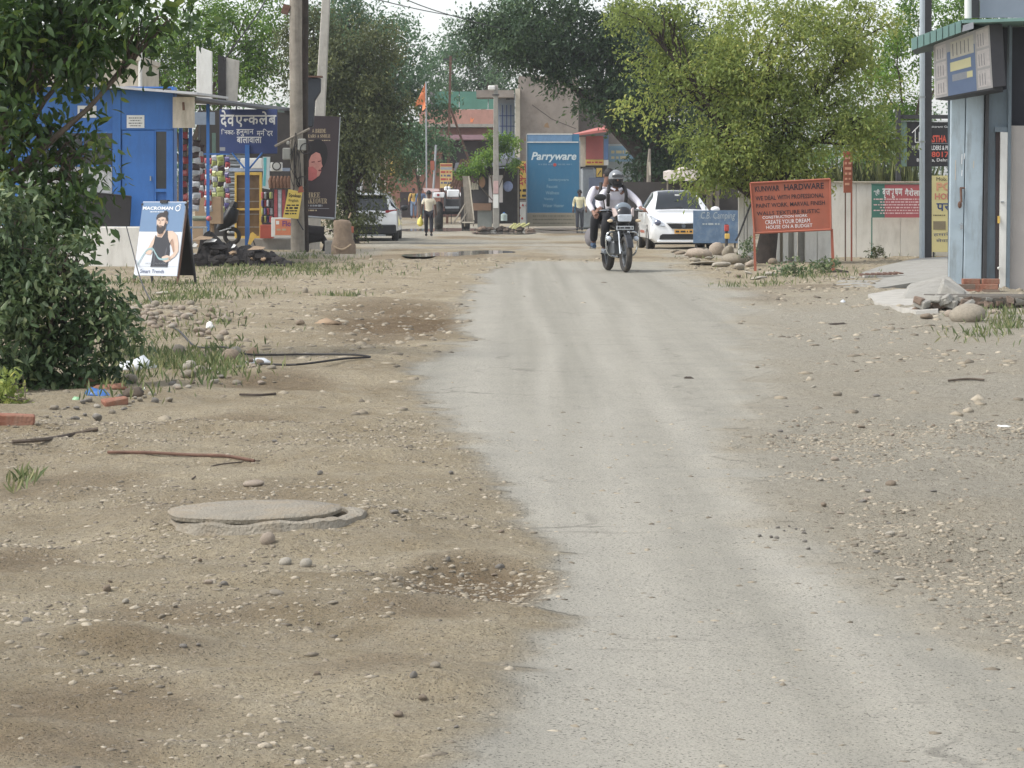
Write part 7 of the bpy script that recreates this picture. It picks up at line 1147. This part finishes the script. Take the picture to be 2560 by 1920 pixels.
PLW = M('thin_white_plastic', S(206, 210, 214), .35, .06, 9); crumple('plastic_bag', 'crumpled white plastic bag in the grass by the bush', 'plastic bag', 345, 925, 84, 38, PLW, 1); crumple('plastic_bag', 'bright blue plastic scrap at the bush edge', 'plastic bag', 238, 990, 64, 22, M('blue_film', S(60, 116, 190), .35, .15, 12), 2)
crumple('plastic_bag', 'small green plastic scrap left of the blue one', 'plastic bag', 190, 1000, 24, 12, M('green_film', S(140, 190, 140), .4, .1, 12), 3); crumple('paper_scrap', 'white paper scrap beside the broad tan rock', 'paper', 523, 823, 22, 14, PAPER, 4); crumple('paper_scrap', 'long torn white litter right of the round dark boulder', 'paper', 640, 908, 70, 14, PLW, 5, .35); crumple('paper_scrap', 'brown wrapper scrap among the stones right of the round boulder', 'paper', 628, 886, 34, 18, CARD, 6); crumple('cloth_rag', 'dark crumpled rag at the bush edge right of the blue plastic', 'rag', 330, 992, 60, 26, M('brown_rag', S(84, 72, 60), .95, .3, 9), 7); crumple('cloth_rag', 'brown wrapper litter above the blue plastic bag', 'rag', 275, 974, 90, 18, M('rust_wrapper', S(140, 96, 72), .8, .3, 9), 8); crumple('paper_scrap', 'pale torn scrap at the right edge of the rag', 'paper', 360, 982, 16, 14, PAPER, 9)
crumple('torn_sheet', 'flat torn sheet with a black underside on the left verge', 'sheet', 815, 815, 64, 12, CARD, 10, .6); crumple('torn_sheet', 'dark curled strip on the right shoulder near the booth', 'sheet', 2095, 812, 50, 8, BARKD, 11, .4); crumple('paper_scrap', 'white paper scrap on the right gravel shoulder', 'paper', 2512, 1068, 46, 10, PAPER, 12, .5); crumple('dung_clod', 'dark clod lying on the road right half', 'clod', 1722, 947, 26, 10, BARKD, 13); crumple('paper_scrap', 'tiny white litter before the grate', 'paper', 2108, 756, 12, 8, PLW, 14); crumple('dung_clod', 'dark flat clod at the foot of the orange sign right leg', 'clod', 2098, 682, 44, 10, BARKD, 15)
for i, (px, py) in enumerate(((1944, 1322), (1960, 1330), (1972, 1318), (1900, 1343), (1928, 1346), (1942, 1348), (1990, 1325), (2012, 1357), (2010, 1335), (2020, 1375))):
    stone(px, py, 14, 10, 'dark crumb of asphalt in the loose group on the road', 'dark asphalt crumbs on the road', 1500 + i, True, None, 2)
bpy.data.scenes.remove(TMP)
# ---------------------------------------------------------------- dusty air
hz = MB().box(-430, 430, -30, 910, -2.0, 40).build('haze', bpy.data.materials.new('dusty_air')); hz['kind'] = 'stuff'
hm_ = hz.data.materials[0]; hm_.use_nodes = True; ht = hm_.node_tree; ht.nodes.remove(ht.nodes['Principled BSDF'])
pv = ht.nodes.new('ShaderNodeVolumePrincipled'); pv.inputs['Color'].default_value = (.88, .91, .94, 1); pv.inputs['Density'].default_value = .0004; pv.inputs['Anisotropy'].default_value = .2
ht.links.new(pv.outputs[0], ht.nodes['Material Output'].inputs['Volume'])
